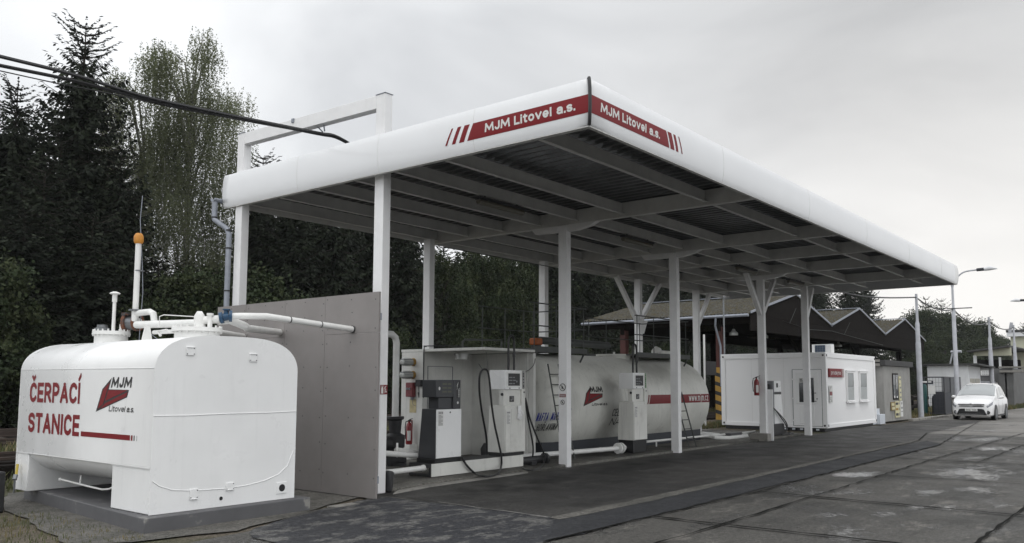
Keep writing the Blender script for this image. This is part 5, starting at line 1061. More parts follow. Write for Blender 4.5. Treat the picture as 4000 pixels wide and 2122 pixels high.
p, q = at(3172, 1380, 'x', 30.0), at(3245, 1342, 'x', 30.0)
b = MB(); b.box(30.0, 30.35, q.y, p.y, 2.72, 3.02); b.build('casing', M['white'], ac, bevel=.01)
b = MB(); b.box(29.985, 29.999, q.y+.2, p.y-.12, 2.74, 2.99); b.build('grille', mat('blue_grille', (.04, .07, .12), .5), ac)
b = MB()
for i in range(5): y = q.y+.2+i*(p.y-q.y-.32)/4; b.box(29.978, 29.984, y-.005, y+.005, 2.74, 2.99)
for i in range(4): z = 2.76+i*.07; b.box(29.976, 29.9775, q.y+.2, p.y-.12, z-.005, z+.005)
b.build('grille_bars', M['flange'], ac, smooth=False)
b = MB(); b.tube([(32.0, 10.6, 2.7), (32.0, 10.6, 3.05)], .05, 10); b.tube([(32.0, 10.6, 3.05), (32.0, 10.6, 3.12)], .1, 10); tag(b.build('roof_vent', M['zinc']), 'small grey vent pipe on the container roof', 'vent')
b = MB(); b.box(34.9, 35.9, 10.0, 10.25, 0, .62); b.box(35.4, 36.1, 9.85, 9.99, 0, .40); tag(b.build('polystyrene_block', M['polys'], bevel=.015), 'pale blue polystyrene blocks standing between container and grey kiosk', 'block')
# grey kiosk
kx0, kx1, ky0, ky1 = 36.8, 41.0, 10.05, 13.2
kk = thing('wooden_kiosk', (39, 11.6, 0), 'weathered grey wooden kiosk with price boards beside the container', 'kiosk')
b = MB(); b.box(kx0, kx1, ky0, ky1, .05, 2.38); b.build('wall', M['hut'], kk, smooth=False)
b = MB()
for i in range(24): x = kx0+.08+i*.175; b.box(x, x+.012, ky0-.006, ky0, .06, 2.3)
for i in range(7): y = ky0+.3+i*.42; b.box(kx0-.05, kx0, y, y+.07, .06, 2.3)
b.build('boards', M['hut'], kk, smooth=False)
b = MB(); b.box(kx0-.1, kx1+.15, ky0-.12, ky1+.1, 2.385, 2.62); b.build('roof_fascia', M['roofing'], kk, bevel=.01)
b = MB(); b.box(kx0-.2, kx0-.101, ky0+.1, ky1, 2.36, 2.48); b.box(kx0-.2, kx0-.101, ky0+.1, ky1, 2.54, 2.64); b.build('pale_eaves', M['concrete'], kk)
b = MB(); b.box(38.05, 38.9, ky0-.03, ky0-.008, .95, 2.08); kw = b.build('window', M['timber'], kk, bevel=.005)
b = MB(); b.box(38.1, 38.44, ky0-.036, ky0-.031, 1.0, 2.02); b.box(38.5, 38.85, ky0-.036, ky0-.031, 1.0, 2.02); b.build('pane', M['glass'], kw)
b = MB(); b.box(38.15, 38.3, ky0-.041, ky0-.037, 1.02, 1.12); b.box(38.55, 38.7, ky0-.041, ky0-.037, 1.02, 1.1); b.box(38.57, 38.62, ky0-.041, ky0-.037, 1.4, 1.9); b.build('curtain', M['paper'], kw)
def board(name, x0, x1, z0, z1, m_, label, marks, mm):
    b = MB(); b.box(x0, x1, ky0-.05, ky0-.02, z0, z1); o = tag(b.build(name, M[m_], bevel=.004), label, 'price board', 'boards on the kiosk')
    for pm_, mk in marks: decal('board_print', pm_, lambda u, v: (x0+u*(x1-x0), ky0-.053, z0+v*(z1-z0)), M[mk], o)
board('price_board', 38.95, 39.3, .9, 1.95, 'cream', 'tall narrow cream price board right of the kiosk window', [([rect(.15, .85, v, v+.07) for v in (.85, .5, .3, .1)]+[rect(.1, .5, .65, .72)], 'ink')], 0)
board('price_board', 38.25, 38.95, .18, .88, 'cream', 'wide cream price board below the kiosk window', [([rect(.05, .6, .78, .92), rect(.05, .6, .12, .27)], 'navy'), ([rect(.05, .6, .45, .58)], 'yellow'), ([rect(.72, .9, .8, .92), rect(.72, .9, .45, .6), rect(.72, .9, .12, .3)], 'ink')], 0)
board('price_board', 39.05, 39.45, .2, .88, 'paper', 'white price board with small emblem at the lower right of the kiosk', [([[(.3, .75), (.7, .85), (.6, .95), (.4, .9)]], 'black'), ([rect(.2, .8, .5, .62), rect(.2, .8, .3, .36)], 'ink')], 0)
board('price_board', 37.6, 38.2, .5, .86, 'boardbrown', 'small brown and yellow notice at the lower left of the kiosk', [([rect(.1, .8, .55, .85), rect(.2, .9, .1, .4)], 'cream'), ([rect(.1, .5, .46, .5)], 'black')], 0)

# ------------------------------------------------------------------ open railway sheds with three gables
GY, GB = 15.0, 23.9
PKS = [(34.85, 40.3, 45.35), (45.35, 50.35, 55.5), (55.5, 60.3, 65.7)]; ZE, ZP = 4.72, 5.97
def corr_mat():
    mt = mat('mossy_corrugated_roof', (.078, .077, .070), .9, var=.6, vscale=7, spec=.15, col2=(.07, .06, .036), thr=(.42, .60), dscale=4, bump=.4, bscale=20); return mt
M['corr'] = corr_mat()
shed = thing('open_shed', (50, 19, 0), 'old open wooden shed with three mossy gable roofs behind the container', 'shed')
for i, (xa, xp, xb) in enumerate(PKS):
    for side in (0, 1):
        x0, x1 = (xa, xp) if side == 0 else (xb, xp); v = []; f = []; n = int((GB-GY)/.085)
        for k in range(n+1):
            y = GY+(GB-GY)*k/n; w = .034*math.cos(2*math.pi*k/2.0); v += [(x0, y, ZE+w), (x1, y, ZP+w)]
            if k: f.append((2*k-2, 2*k-1, 2*k+1, 2*k))
        b = MB(); b.add(v, f); o = b.build('roof_slope', M['corr'], shed, smooth=False); o.modifiers.new('t', 'SOLIDIFY').thickness = .02
    b = MB(); b.bar((xa-.1, GY-.06, ZE+.02), (xp, GY-.06, ZP+.05), .03, .10); b.bar((xb+.1, GY-.06, ZE+.02), (xp, GY-.06, ZP+.05), .03, .10); b.build('verge_flashing', M['zinc'], shed, smooth=False)
    b = MB(); b.bar((xp, GY-.05, ZP+.08), (xp, GB, ZP+.08), .18, .04); b.build('ridge_cap', M['zinc'], shed, smooth=False)
    b = MB(); b.prism([(xa+.15, ZE-.06), (xb-.15, ZE-.06), (xp, ZP-.08)], 'y', GY+.02, GY+.06); b.build('gable_boards', M['timber'], shed, smooth=False)
    b = MB(); b.prism([(xa+.15, ZE-.06), (xb-.15, ZE-.06), (xp, ZP-.08)], 'y', GB-.1, GB-.06); b.build('gable_boards', M['timber'], shed, smooth=False)
b = MB(); b.box(34.9, 65.6, GY+.02, GY+.06, 3.95, 4.655)
b.build('front_boarding', M['timber'], shed, smooth=False)
b = MB()
for y in (16.7, 21.8): b.box(35.2, 65.6, y-.1, y+.1, 4.0, 4.5)
for x in (35.4, 45.35, 55.5, 65.4): b.box(x-.1, x+.1, GY+.1, GB-.15, 4.3, 4.6)
b.build('beams', M['timber'], shed, smooth=False)
b = MB(); b.box(34.95, 65.6, GB-.3, GB-.2, 0, 1.2); b.build('rear_low_wall', M['timber'], shed, smooth=False)
b = MB(); b.tube([(34.75, GY+.05, 4.62), (34.75, GB, 4.58)], .07, 8); b.build('eaves_gutter', M['zinc'], shed)
for i, (x, y) in enumerate([(35.4, 16.7), (35.4, 21.8), (45.35, 16.7), (45.35, 21.8), (55.5, 16.7), (55.5, 21.8), (65.3, 16.7), (65.3, 21.8)]):
    b = MB(); b.box(x-.15, x+.15, y-.15, y+.15, 0, 4.2); b.build('shed_post', M['redpaint'] if x < 40 else M['timber'], shed, smooth=False)
for x in (45.35, 55.5):
    b = MB(); b.bar((x, 16.6, 3.0), (x-2.2, 16.6, 4.3), .12, .12); b.build('knee_brace', M['timber'], shed, smooth=False)
b = MB(); b.tube([(42, GY-.02, 4.35), (38.5, GY-.02, 4.6), (42, GY-.02, 4.35), (45.5, GY-.02, 4.45), (49, GY-.02, 4.3), (55, GY-.02, 4.05)], .012, 6); b.tube([(47.5, GY-.02, 4.35), (48.6, GY-.02, 5.1)], .01, 6); b.tube([(39.4, GY-.02, 4.5), (40.3, GY-.02, 5.3)], .01, 6); b.build('loose_conduits', M['grime'], shed)
b = MB(); b.tube([(34.75, GY+1.6, 4.55), (34.8, GY+1.65, 4.2), (35.15, GY+1.65, 3.6), (35.2, GY+1.6, 3.3), (35.2, GY+1.6, 1.5)], .05, 8); b.build('downpipe', M['zinc'], shed)
def chevron(x0, x1, y0, y1, z1, label):
    b = MB(); b.box(x0, x1, y0, y1, 0, z1); o = tag(b.build('hazard_column', M['yellow'], smooth=False), label, 'bollard')
    w = x1-x0
    P = []
    for k in range(6):
        z = .1+k*.42; P.append([(0, z+.2), (w/2, z), (w/2, z+.19), (0, z+.39)]); P.append([(w/2, z), (w, z+.2), (w, z+.39), (w/2, z+.19)])
    P = [p for p in P if max(q[1] for q in p) < z1]
    decal('black_chevrons', P, lambda u, v: (x0+u, y0-.003, v), M['black'], o)
    P2 = []; d = y1-y0
    for k in range(6):
        z = .1+k*.42; P2.append([(0, z), (d, z+.2), (d, z+.37), (0, z+.17)])
    decal('black_chevrons', [p for p in P2 if max(q[1] for q in p) < z1], lambda u, v: (x0-.003, y0+u, v), M['black'], o)
chevron(35.2, 35.6, 16.25, 16.9, 2.35, 'yellow and black striped casing round the red shed post left of the container')
for i, (px, py) in enumerate([(2866, 1298), (2985, 1310), (3275, 1345)]):
    c = at(px, py, 'y', 16.4); t = thing('shed_lamp', c, ['bell lamp hanging in the shed nearest the striped casing', 'bell lamp hanging in the shed behind the braced column', 'bell lamp hanging in the shed above the container vent'][i], 'lamp', 'lamps in the shed')
    b = MB(); b.lathe(c+Vector((0, 0, -.15)), [(.2, 0), (.2, .12), (.1, .2), (.06, .3)], 14); b.build('shade', M['lampglass'], t)
    b = MB(); b.tube([c+Vector((0, 0, .15)), c+Vector((0, 0, 4.3-c.z))], .012, 6); b.build('rod', M['iron'], t)
b = MB(); c = at(2755, 1600, 'y', 14.6); tz_ = at(2757, 1308, 'y', 14.6).z; b.tube([(c.x, 14.6, 0), (c.x, 14.6, tz_)], .04, 8); t = tag(b.build('signal_post', M['white2']), 'white striped post with a dark back board left of the shed post', 'post')
b = MB(); p_, q_ = at(2752, 1465, 'y', 14.65), at(2797, 1413, 'y', 14.65); b.box(p_.x, q_.x, 14.65, 14.68, p_.z, q_.z); o = b.build('back_board', M['iron']); o.parent = t
b = MB(); c = at(2830, 1380, 'y', 14.3); 
for z0 in (0,): b.tube([(c.x, 14.3, 0), (c.x, 14.3, 6.2)], .035, 6)
tag(b.build('thin_mast', M['flange']), 'thin mast with clamps rising behind the container corner', 'mast')

# ------------------------------------------------------------------ poles, buildings and gas cage at the right
def cpole(px_b, py_b, px_t, py_t, label, r0=.13, steps=((.0, 1.0), (.62, .82), (.78, .5), (1, .45))):
    c = at(px_b, py_b, 'z', 0); top = at(px_t, py_t, 'y', c.y); H = top.z
    b = MB(); pts = []; rr = []
    for i, (k, w) in enumerate(steps):
        if i: pts.append((c.x, c.y, H*k-.12)); rr.append(rr[-1]*.94)
        pts.append((c.x, c.y, H*k)); rr.append(r0*w)
    b.tube(pts, rr, 14); tag(b.build('utility_pole', M['pole']), label, 'pole', 'poles carrying the cable'); return Vector((c.x, c.y, H))
P1 = cpole(3599, 1638, 3577, 1148, 'thick grey stepped pole beside the wooden kiosk', .125)
P3 = cpole(3880, 1594, 3868, 1241, 'grey stepped pole rising behind the parked car', .15)
P4 = cpole(3975, 1583, 3966, 1272, 'slim grey pole in front of the yellowish building', .15)
def lamp_post(x, y, H, HB, label, arms=1.2):
    t = thing('street_lamp', (x, y, 0), label, 'street lamp', 'street lamps along the yard')
    b = MB(); b.tube([(x, y, 0), (x, y, .9), (x, y, .92), (x, y, HB), (x, y, HB+.05), (x, y, H)], [.15, .145, .12, .10, .065, .055], 14); b.build('post', M['pole'], t)
    for s in (-1, 1):
        b = MB(); b.tube(spline([(x, y, H-.2), (x, y+s*.08, H+.1), (x, y+s*.28, H+.42), (x, y+s*.62, H+.66), (x, y+s*arms, H+.72)]), .04, 8); b.build('arm', M['pole'], t)
        b = MB(); b.tube([(x, y+s*arms, H+.72), (x, y+s*(arms+.35), H+.73)], .085, 10); h = b.build('lamp_head', M['navy'], t)
        b = MB(); b.tube([(x, y+s*(arms+.35), H+.73), (x, y+s*(arms+.6), H+.76), (x, y+s*(arms+.95), H+.71)], [.10, .12, .03], 12); o = b.build('lamp_cover', M['render']); o.parent = h; o.location = (0, 0, 0)
        o.data.transform(Matrix.Translation(-parent_world(h)))
    return t
LP = at(3743, 1622, 'z', 0); LH = at(3739, 1122, 'y', LP.y).z
lp = lamp_post(LP.x, LP.y, LH, at(3738, 1213, 'y', LP.y).z, 'tall double armed street lamp rising beside the canopy end')
q = at(3948, 1204, 'x', 66)
dup(lp, loc=(66, q.y-2.15, -.25), label='double armed street lamp whose pole stands just beyond the right edge')
sl_ = at(3727, 1376, 'x', 62); b = MB(); b.tube([(62, sl_.y+.3, 2.9), (62, sl_.y+.1, sl_.z)], .05, 8); b.tube([(62, sl_.y+.2, sl_.z+.02), (62, sl_.y-.45, sl_.z+.03)], .09, 8); tag(b.build('small_lamp', M['pole']), 'small lamp on a short pole on the roof of the white hut', 'lamp')
# white hut
hx, hy0, hy1, hx1, hz = 60.6, 11.3, 13.75, 64.6, 2.85
hut = thing('white_hut', (62, 12.5, 0), 'white rendered hut with flat overhanging roof and grey door', 'hut')
b = MB(); b.box(hx, hx1, hy0, hy1, 0, hz); b.build('wall', M['render'], hut, smooth=False)
b = MB(); b.prism([(hx-.3, hz+.02), (hx1+1.5, hz-.1), (hx1+1.5, hz), (hx-.3, hz+.12)], 'y', hy0-.7, hy1+.4); b.build('roof', M['roofing'], hut, smooth=False)
p, q = at(3677, 1465, 'x', hx), at(3752, 1465, 'x', hx)
b = MB(); b.box(hx-.03, hx+.0, q.y, p.y, 0, 2.1); b.build('door', M['midgrey'], hut)
for k in (0, 1): b = MB(); b.box(61.1+k*1.7, 62.5+k*1.7, hy0-.03, hy0, .7, 2.0); b.build('window', M['render4'], hut)
# grey building behind, with sign
gx = 69.0
def on(px, py, x): return at(px, py, 'x', x)
a, c = on(3823, 1440, gx), on(3955, 1440, gx)
gb = thing('grey_building', (gx, 11, 0), 'low dark grey building with a white sign over its entrance', 'building')
b = MB(); b.box(gx, gx+8, c.y, a.y, 0, a.z); b.build('wall', M['render2'], gb, smooth=False)
r0, r1 = on(3824, 1478, gx), on(3890, 1498, gx)
b = MB(); b.box(gx-1.2, gx-.01, r1.y, r0.y, on(3824, 1500, gx).z-.02, on(3824, 1494, gx).z+.08); b.build('porch_roof', M['pole'], gb)
b = MB(); b.box(gx-.9, gx-.02, on(3842, 1500, gx).y, r0.y, 0, on(3824, 1502, gx).z-.05); b.build('porch', M['render'], gb)
b = MB(); b.box(gx-.06, gx-.01, on(3875, 1500, gx).y, on(3843, 1500, gx).y, 0.3, 1.6); b.build('window', M['glass'], gb)
s0_, s1_ = on(3830, 1448, gx-.1), on(3872, 1467, gx-.1)
b = MB(); b.box(gx-.1, gx-.05, s1_.y, s0_.y, s1_.z, s0_.z); sgn = tag(b.build('white_sign', M['paper']), 'long white sign with three lines of text on the grey building', 'sign')
w_, h_ = s0_.y-s1_.y, s0_.z-s1_.z
decal('sign_print', [rect(w_*a_, w_*(a_+l_), h_*z_, h_*(z_+.12)) for z_ in (.12, .45, .75) for a_, l_ in ((.15, .1), (.28, .16), (.48, .2), (.72, .15))], lambda u, v: (gx-.104, s0_.y-u, s1_.z+v), M['ink'], sgn)
for k, (px, l) in enumerate(((3925, 'first dark pillar at the right end of the grey building'), (3950, 'second dark pillar at the right end of the grey building'))):
    c_ = on(px, 1590, gx-1.0); b = MB(); b.box(gx-1.3, gx-.9, c_.y-.25, c_.y+.25, 0, on(px, 1455, gx-1).z); tag(b.build('pillar', M['render2']), l, 'pillar', 'pillars by the grey building')
c_ = on(3950, 1455, gx-1.4); b = MB(); b.box(gx-1.6, gx-.2, c_.y-.9, c_.y+.7, c_.z, c_.z+.15); b.box(gx-1.65, gx-.15, c_.y-.95, c_.y+.75, c_.z+.32, c_.z+.42); tag(b.build('pillar_canopy', M['concrete']), 'small layered canopy over the dark pillars', 'canopy')
# hall with sloping roof
hx_ = 84.0; a, c = on(3803, 1376, hx_), on(3948, 1357, hx_)
hl = thing('open_hall', (hx_, 12, 0), 'pale hall with a sloping roof and a wide dark opening', 'building')
b = MB(); b.prism([(a.y, on(3803, 1391, hx_).z), (a.y, a.z), (c.y, c.z), (c.y, on(3948, 1389, hx_).z)], 'x', hx_, hx_+.3); b.build('wall', M['render3'], hl, smooth=False)
b = MB(); b.prism([(a.y+.4, a.z-.02), (a.y+.4, a.z+.12), (c.y, c.z+.16), (c.y, c.z+.02)], 'x', hx_-.8, hx_+12); b.build('roof', M['roofing'], hl, smooth=False)
b = MB(); d_ = on(3808, 1400, hx_); b.box(hx_-.05, hx_+.25, d_.y-.12, d_.y+.12, 0, a.z-.3); m_ = on(3905, 1400, hx_); b.box(hx_, hx_+.2, m_.y-.08, m_.y+.08, 0, a.z-.5); b.build('post', M['render'], hl)
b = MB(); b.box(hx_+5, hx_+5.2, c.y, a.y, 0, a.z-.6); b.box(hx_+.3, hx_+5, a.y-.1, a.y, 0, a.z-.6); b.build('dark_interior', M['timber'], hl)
# yellow building
yx = 95.0; a, c = on(3946, 1300, yx), on(4120, 1300, yx)
yb = thing('yellowish_building', (yx, 9, 0), 'tall pale yellow building at the right edge', 'building')
b = MB(); b.box(yx, yx+20, c.y, a.y, 0, a.z); b.build('wall', M['render3'], yb, smooth=False)
b = MB(); b.box(yx-.5, yx+20.3, c.y-.3, a.y+.3, a.z+.02, a.z+.25); b.build('roof', M['roofing'], yb, smooth=False)
b = MB(); b.box(yx-.45, yx-.05, c.y, a.y+.25, a.z-.4, a.z+.0); b.build('cornice', M['render'], yb, smooth=False)
for px, w in ((3990, 18), ): 
    p_, q_ = on(px-6, 1472, yx), on(px+14, 1530, yx); b = MB(); b.box(yx-.05, yx, q_.y, p_.y, q_.z, p_.z); b.build('window', M['render'], yb); b = MB(); e_ = on(px+2, 1485, yx); b.tube([(yx-.1, e_.y, e_.z-.2), (yx-.06, e_.y, e_.z-.2)], .3, 12); b.build('round_plate', M['black'], yb)
b = MB(); p_ = on(3944, 1302, 90); b.tube([(90, p_.y, p_.z), (90, p_.y-.2, p_.z+1.0)], .14, 8); tag(b.build('leaning_post', M['pole']), 'short leaning post above the corner of the yellow building', 'post')
# gas cylinder cage
p_, q_ = at(3640, 1628, 'z', 0), at(3722, 1628, 'z', 0)
cg = thing('gas_cage', (46.6, 9.9, 0), 'dark wire cage holding gas cylinders beside the tall lamp post', 'cage')
gx0, gx1, gy0, gy1, gz = 46.3, 47.7, 9.75, 11.0, 1.95
b = MB()
for x in (gx0, gx1):
    for y in (gy0, gy1): b.box(x-.03, x+.03, y-.03, y+.03, .05, gz)
for z in (.12, gz): b.box(gx0-.03, gx1+.03, gy0-.03, gy0+.03, z, z+.05); b.box(gx0-.03, gx1+.03, gy1-.03, gy1+.03, z, z+.05); b.box(gx0-.03, gx0+.03, gy0+.03, gy1-.03, z, z+.05); b.box(gx1-.03, gx1+.03, gy0+.03, gy1-.03, z, z+.05)
b.build('frame', M['darkgrey'], cg, smooth=False)
b = MB()
for i in range(9): y = gy0+.1+i*.14; b.box(gx0-.004, gx0+.004, y, y+.008, .15, gz)
for i in range(8): z = .3+i*.2; b.box(gx0-.004, gx0+.004, gy0, gy1, z, z+.008)
for i in range(9): x = gx0+.1+i*.15; b.box(x, x+.008, gy0-.004, gy0+.004, .15, gz)
b.build('wire_mesh', M['darkgrey'], cg, smooth=False)
b = MB(); b.box(gx0+.02, gx0+.03, gy0+.02, gy0+.5, .1, 1.25); b.box(gx0+.1, gx1, gy0-.012, gy0-.006, .1, 1.2); b.build('door_sheet', M['navy'], cg)
b = MB(); b.box(gx0-.02, gx0-.006, 10.25, 10.95, 1.62, 1.80); b.build('cage_sign', M['navy'], cg)
decal('cage_sign_print', [rect(.1, .4, .08, .15), rect(.45, .6, .08, .15)], plane_map((gx0-.024, 10.93, 1.62), (0, -1, 0), (0, 0, 1)), M['paper'], cg)
decal('cage_notice', [rect(0, .34, 0, .42)], plane_map((gx0-.012, 10.5, 1.12), (0, -1, 0), (0, 0, 1)), M['paper'], cg)
for i, (x, y, h, l) in enumerate(((46.65, 10.78, 1.5, 'tall green gas cylinder in the left corner of the cage'), (46.75, 10.3, .95, 'short dark gas cylinder in the middle of the cage'), (47.2, 10.25, .95, 'short dark gas cylinder at the back of the cage'))):
    b = MB(); b.lathe((x, y, .14), [(.14, 0), (.15, .03), (.15, h-.2), (.12, h-.08), (.05, h-.02), (.05, h)], 18); o = tag(b.build('gas_cylinder', M['teal'] if i == 0 else M['navy']), l, 'gas cylinder', 'gas cylinders in the cage')
    b = MB(); b.lathe((x, y, .14+h), [(.07, 0), (.07, .1), (.03, .12)], 12); k = b.build('valve_cap', M['teal'] if i == 0 else M['navy']); k.parent = o
b = MB(); b.lathe((LP.x-.5, LP.y+.25, 0), [(.3, 0), (.3, .75), (.22, .85), (.34, .9), (.34, .95)], 16); tag(b.build('concrete_bin', M['concrete']), 'grey concrete bin at the foot of the tall street lamp', 'bin')
for k, (y0_, lb) in enumerate(((12.0, 'nearer low timber rail fence between kiosk and gas cage'), (14.6, 'farther low timber rail fence between kiosk and gas cage'))):
    t = thing('rail_fence', (47, y0_, 0), lb, 'fence', 'low timber fences')
    b = MB()
    for z in (.3, .75): b.box(41.6, 53, y0_, y0_+.08, z, z+.16)
    b.build('fence_rail', M['timber'], t)
    for i in range(5): b = MB(); b.box(42+i*2.6, 42.14+i*2.6, y0_+.09, y0_+.2, 0, .95); b.build('fence_post', M['timber'], t)

# ------------------------------------------------------------------ white parked car, facing -X
car = thing('parked_car', (43.2-1.33+1.33, 7.83, 0.0), 'white compact minivan parked facing the camera with roof rails', 'car')
ST = [  # x, halfwidth sill, z bottom, shoulder z, halfwidth roof, roof z
 (2.13, .60, .27, .60, .52, .68), (2.10, .72, .21, .68, .62, .76), (1.97, .81, .17, .76, .72, .85), (1.70, .85, .17, .82, .76, .93), (1.3, .86, .18, .87, .78, 1.00), (1.02, .86, .18, .89, .78, 1.05),
 (.6, .86, .18, .90, .74, 1.27), (.2, .86, .18, .905, .70, 1.44), (-.15, .86, .18, .91, .67, 1.51), (-.6, .86, .18, .915, .66, 1.54), (-1.2, .86, .18, .92, .65, 1.53), (-1.65, .85, .19, .93, .62, 1.46), (-1.95, .84, .22, .95, .58, 1.2), (-2.12, .80, .28, .93, .58, 1.0), (-2.2, .70, .34, .80, .55, .86)]
def stn(x):
    xs = [s[0] for s in ST]
    if x >= xs[0]: return ST[0][1:]
    for a, c in zip(ST[:-1], ST[1:]):
        if c[0] <= x <= a[0]:
            t = (a[0]-x)/(a[0]-c[0]); t2 = t
            return tuple(p+(q-p)*t2 for p, q in zip(a[1:], c[1:]))
    return ST[-1][1:]
def sec(x):
    w, zb, zs, wr, zr = stn(x); zm = (zb+zs)/2
    P = [(0, zb), (w*.85, zb), (w*.97, zb+.07), (w, zm), (w*.985, zs-.06), (w*.955, zs), (w*.5+wr*.5+.0, zs+(zr-zs)*.45), (wr+.02, zr-(zr-zs)*.16), (wr*.88, zr-.012), (wr*.5, zr+.012), (0, zr+.02)]
    return P
def surf(x, t):
    P = sec(x); t = max(0, min(len(P)-1.0001, t)); i = int(t); f = t-i
    return P[i][0]+(P[i+1][0]-P[i][0])*f, P[i][1]+(P[i+1][1]-P[i][1])*f
CXX, CYY = 43.2+1.33-1.33+1.0, 7.83
CXX = 44.45
def cw(x, y, z): return (CXX-x, CYY-y, z if z < .85 else .85+(z-.85)*1.16)       # local front (+x) points to -X
M['carpaint'] = mat('car_white_paint', (.80, .80, .80), .22, coat=.6)
M['carglass'] = mat('car_glass', (.22, .24, .24), .05, spec=1.0, coat=1.0)  # pale base colour stands in for sky reflected in the glass
M['carglass'].node_tree.nodes['Principled BSDF'].inputs['Coat IOR'].default_value = 2.0
M['chrome'] = mat('chrome', (.6, .6, .6), .12, metal=1.0)
xs = []; 
for a, c in zip(ST[:-1], ST[1:]): xs += [a[0]+(c[0]-a[0])*k/3 for k in range(3)]
xs.append(ST[-1][0]); v = []; f = []; ring = 21
for x in xs:
    P = sec(x); v += [cw(x, p[0], p[1]) for p in P]+[cw(x, -p[0], p[1]) for p in reversed(P[1:-1])]
ring = 20
for i in range(len(xs)-1):
    for k in range(ring): f.append((i*ring+k, i*ring+(k+1) % ring, (i+1)*ring+(k+1) % ring, (i+1)*ring+k))
f.append(tuple(range(ring))); f.append(tuple((len(xs)-1)*ring+k for k in range(ring)))
b = MB(); b.add(v, f); body = b.build('body', M['carpaint'], car)
def patch(name, m_, x0, x1, t0, t1, side, off=.008, nx=10, nt_=6, xf=None):
    v = []; f = []
    for i in range(nx+1):
        for j in range(nt_+1):
            t = t0+(t1-t0)*j/nt_; x = (x0+(x1-x0)*i/nx) if xf is None else xf(i/nx, j/nt_)
            y, z = surf(x, t); e = .02; y2, z2 = surf(x-e, t); y3, z3_ = surf(x, t+.05)
            n = Vector((-e, y2-y, z2-z)).cross(Vector((0, y3-y, z3_-z))); n.normalize()
            if n.y < 0 and t < 8: n = -n
            if t >= 8 and n.z < 0: n = -n
            v.append(cw(x+n.x*off, side*(y+n.y*off), z+n.z*off))
    for i in range(nx):
        for j in range(nt_): a = i*(nt_+1)+j; f.append((a, a+1, a+nt_+2, a+nt_+1))
    b = MB(); b.add(v, f); return b.build(name, m_, car)
# windscreen from both halves
v = []; f = []; nx, ny = 10, 14
for i in range(nx+1):
    x = .98-(.98-(-.06))*i/nx
    for j in range(ny+1):
        s = -1+2*j/ny; w, zb, zs, wr, zr = stn(x); yy = s*(wr*.97+.02); P = sec(x)
        ya = abs(yy); z = zr+.02
        for (pa, pb) in zip(P[6:-1], P[7:]):
            if pb[0] <= ya <= pa[0]: z = pb[1]+(pa[1]-pb[1])*(ya-pb[0])/max(1e-5, pa[0]-pb[0])
        v.append(cw(x+.012, yy, z+.012))
for i in range(nx):
    for j in range(ny): a = i*(ny+1)+j; f.append((a, a+1, a+ny+2, a+ny+1))
b = MB(); b.add(v, f); b.build('windscreen', M['carglass'], car)
for s in (-1, 1):
    patch('side_window', M['carglass'], .45, -.45, 5.25, 6.85, s, xf=lambda a, c: .50-.95*a-.28*c*(1-a))
    patch('side_window', M['carglass'], -.5, -1.2, 5.25, 6.9, s); patch('side_window', M['carglass'], -1.25, -1.75, 5.3, 6.75, s)
    b = MB(); b.tube([cw(.1, s*.55, 1.5), cw(0, s*.56, 1.545), cw(-1.2, s*.55, 1.565), cw(-1.35, s*.54, 1.51)], .016, 8); b.build('roof_rail', M['chrome'], car)
    b = MB(); b.tube([cw(.62, s*.86, .95), cw(.64, s*.95, 1.0), cw(.64, s*1.04, 1.01), cw(.64, s*1.09, 1.0)], [.03, .075, .075, .03], 10); b.build('wing_mirror', M['carpaint'], car)
    if 'lamp_lens' not in bpy.data.materials: mat('lamp_lens', (.22, .23, .25), .08, spec=.9)
    patch('headlight', bpy.data.materials['lamp_lens'], 2.115, 1.62, 3.95, 5.6, s, off=.012, xf=lambda a, c: 2.12-.46*a*(.55+.45*c))
    b = MB(); b.tube([cw(2.06, s*.66, .36), cw(2.125, s*.645, .36)], .085, 14); b.build('fog_recess', M['black'], car)
    b = MB(); b.tube([cw(2.1, s*.66, .36), cw(2.135, s*.645, .36)], .05, 14); b.build('fog_lamp', M['flange'], car)
    for x in (1.33, -1.3):
        b = MB(); b.tube([cw(x, s*.845, .33), cw(x, s*.868, .33)], .375, 26); b.build('wheel_arch', M['black'], car)
        b = MB(); b.tube([cw(x, s*.66, .31), cw(x, s*.68, .31), cw(x, s*.85, .31), cw(x, s*.869, .31)], [.29, .31, .31, .285], 26); ty = b.build('tyre', M['rubber'], car)
        b = MB(); b.tube([cw(x, s*.8695, .31), cw(x, s*.876, .31)], .2, 20); rm = b.build('rim', M['flange']); rm.parent = ty; rm.data.transform(Matrix.Translation(-parent_world(ty)))
b = MB(); b.box(CXX-2.16, CXX-2.1, CYY-.50, CYY+.50, .615, .652); b.box(CXX-2.15, CXX-2.08, CYY-.53, CYY+.53, .690, .730); b.build('grille_slots', M['black'], car, bevel=.008)
b = MB(); b.box(CXX-2.165, CXX-2.152, CYY-.42, CYY+.42, .663, .685); b.build('grille_trim', M['chrome'], car)
b = MB(); b.prism([(CYY-.62, .24), (CYY+.62, .24), (CYY+.5, .50), (CYY+.42, .52), (CYY-.42, .52), (CYY-.5, .50)], 'x', CXX-2.15, CXX-2.0); b.build('lower_grille', M['black'], car, bevel=.01)
b = MB(); b.box(CXX-2.165, CXX-2.151, CYY-.5, CYY+.5, .265, .29); b.build('bumper_trim', M['chrome'], car)
b = MB()
for a_, r1, r2 in ((0, .095, .065), (1, .045, .055)):
    N = 20; 
    for i in range(N):
        t0_, t1_ = 6.2832*i/N, 6.2832*(i+1)/N; b.tube([(CXX-2.175, CYY+r1*math.cos(t0_), .69+r2*math.sin(t0_)), (CXX-2.175, CYY+r1*math.cos(t1_), .69+r2*math.sin(t1_))], .010, 5)
b.build('emblem', M['chrome'], car)
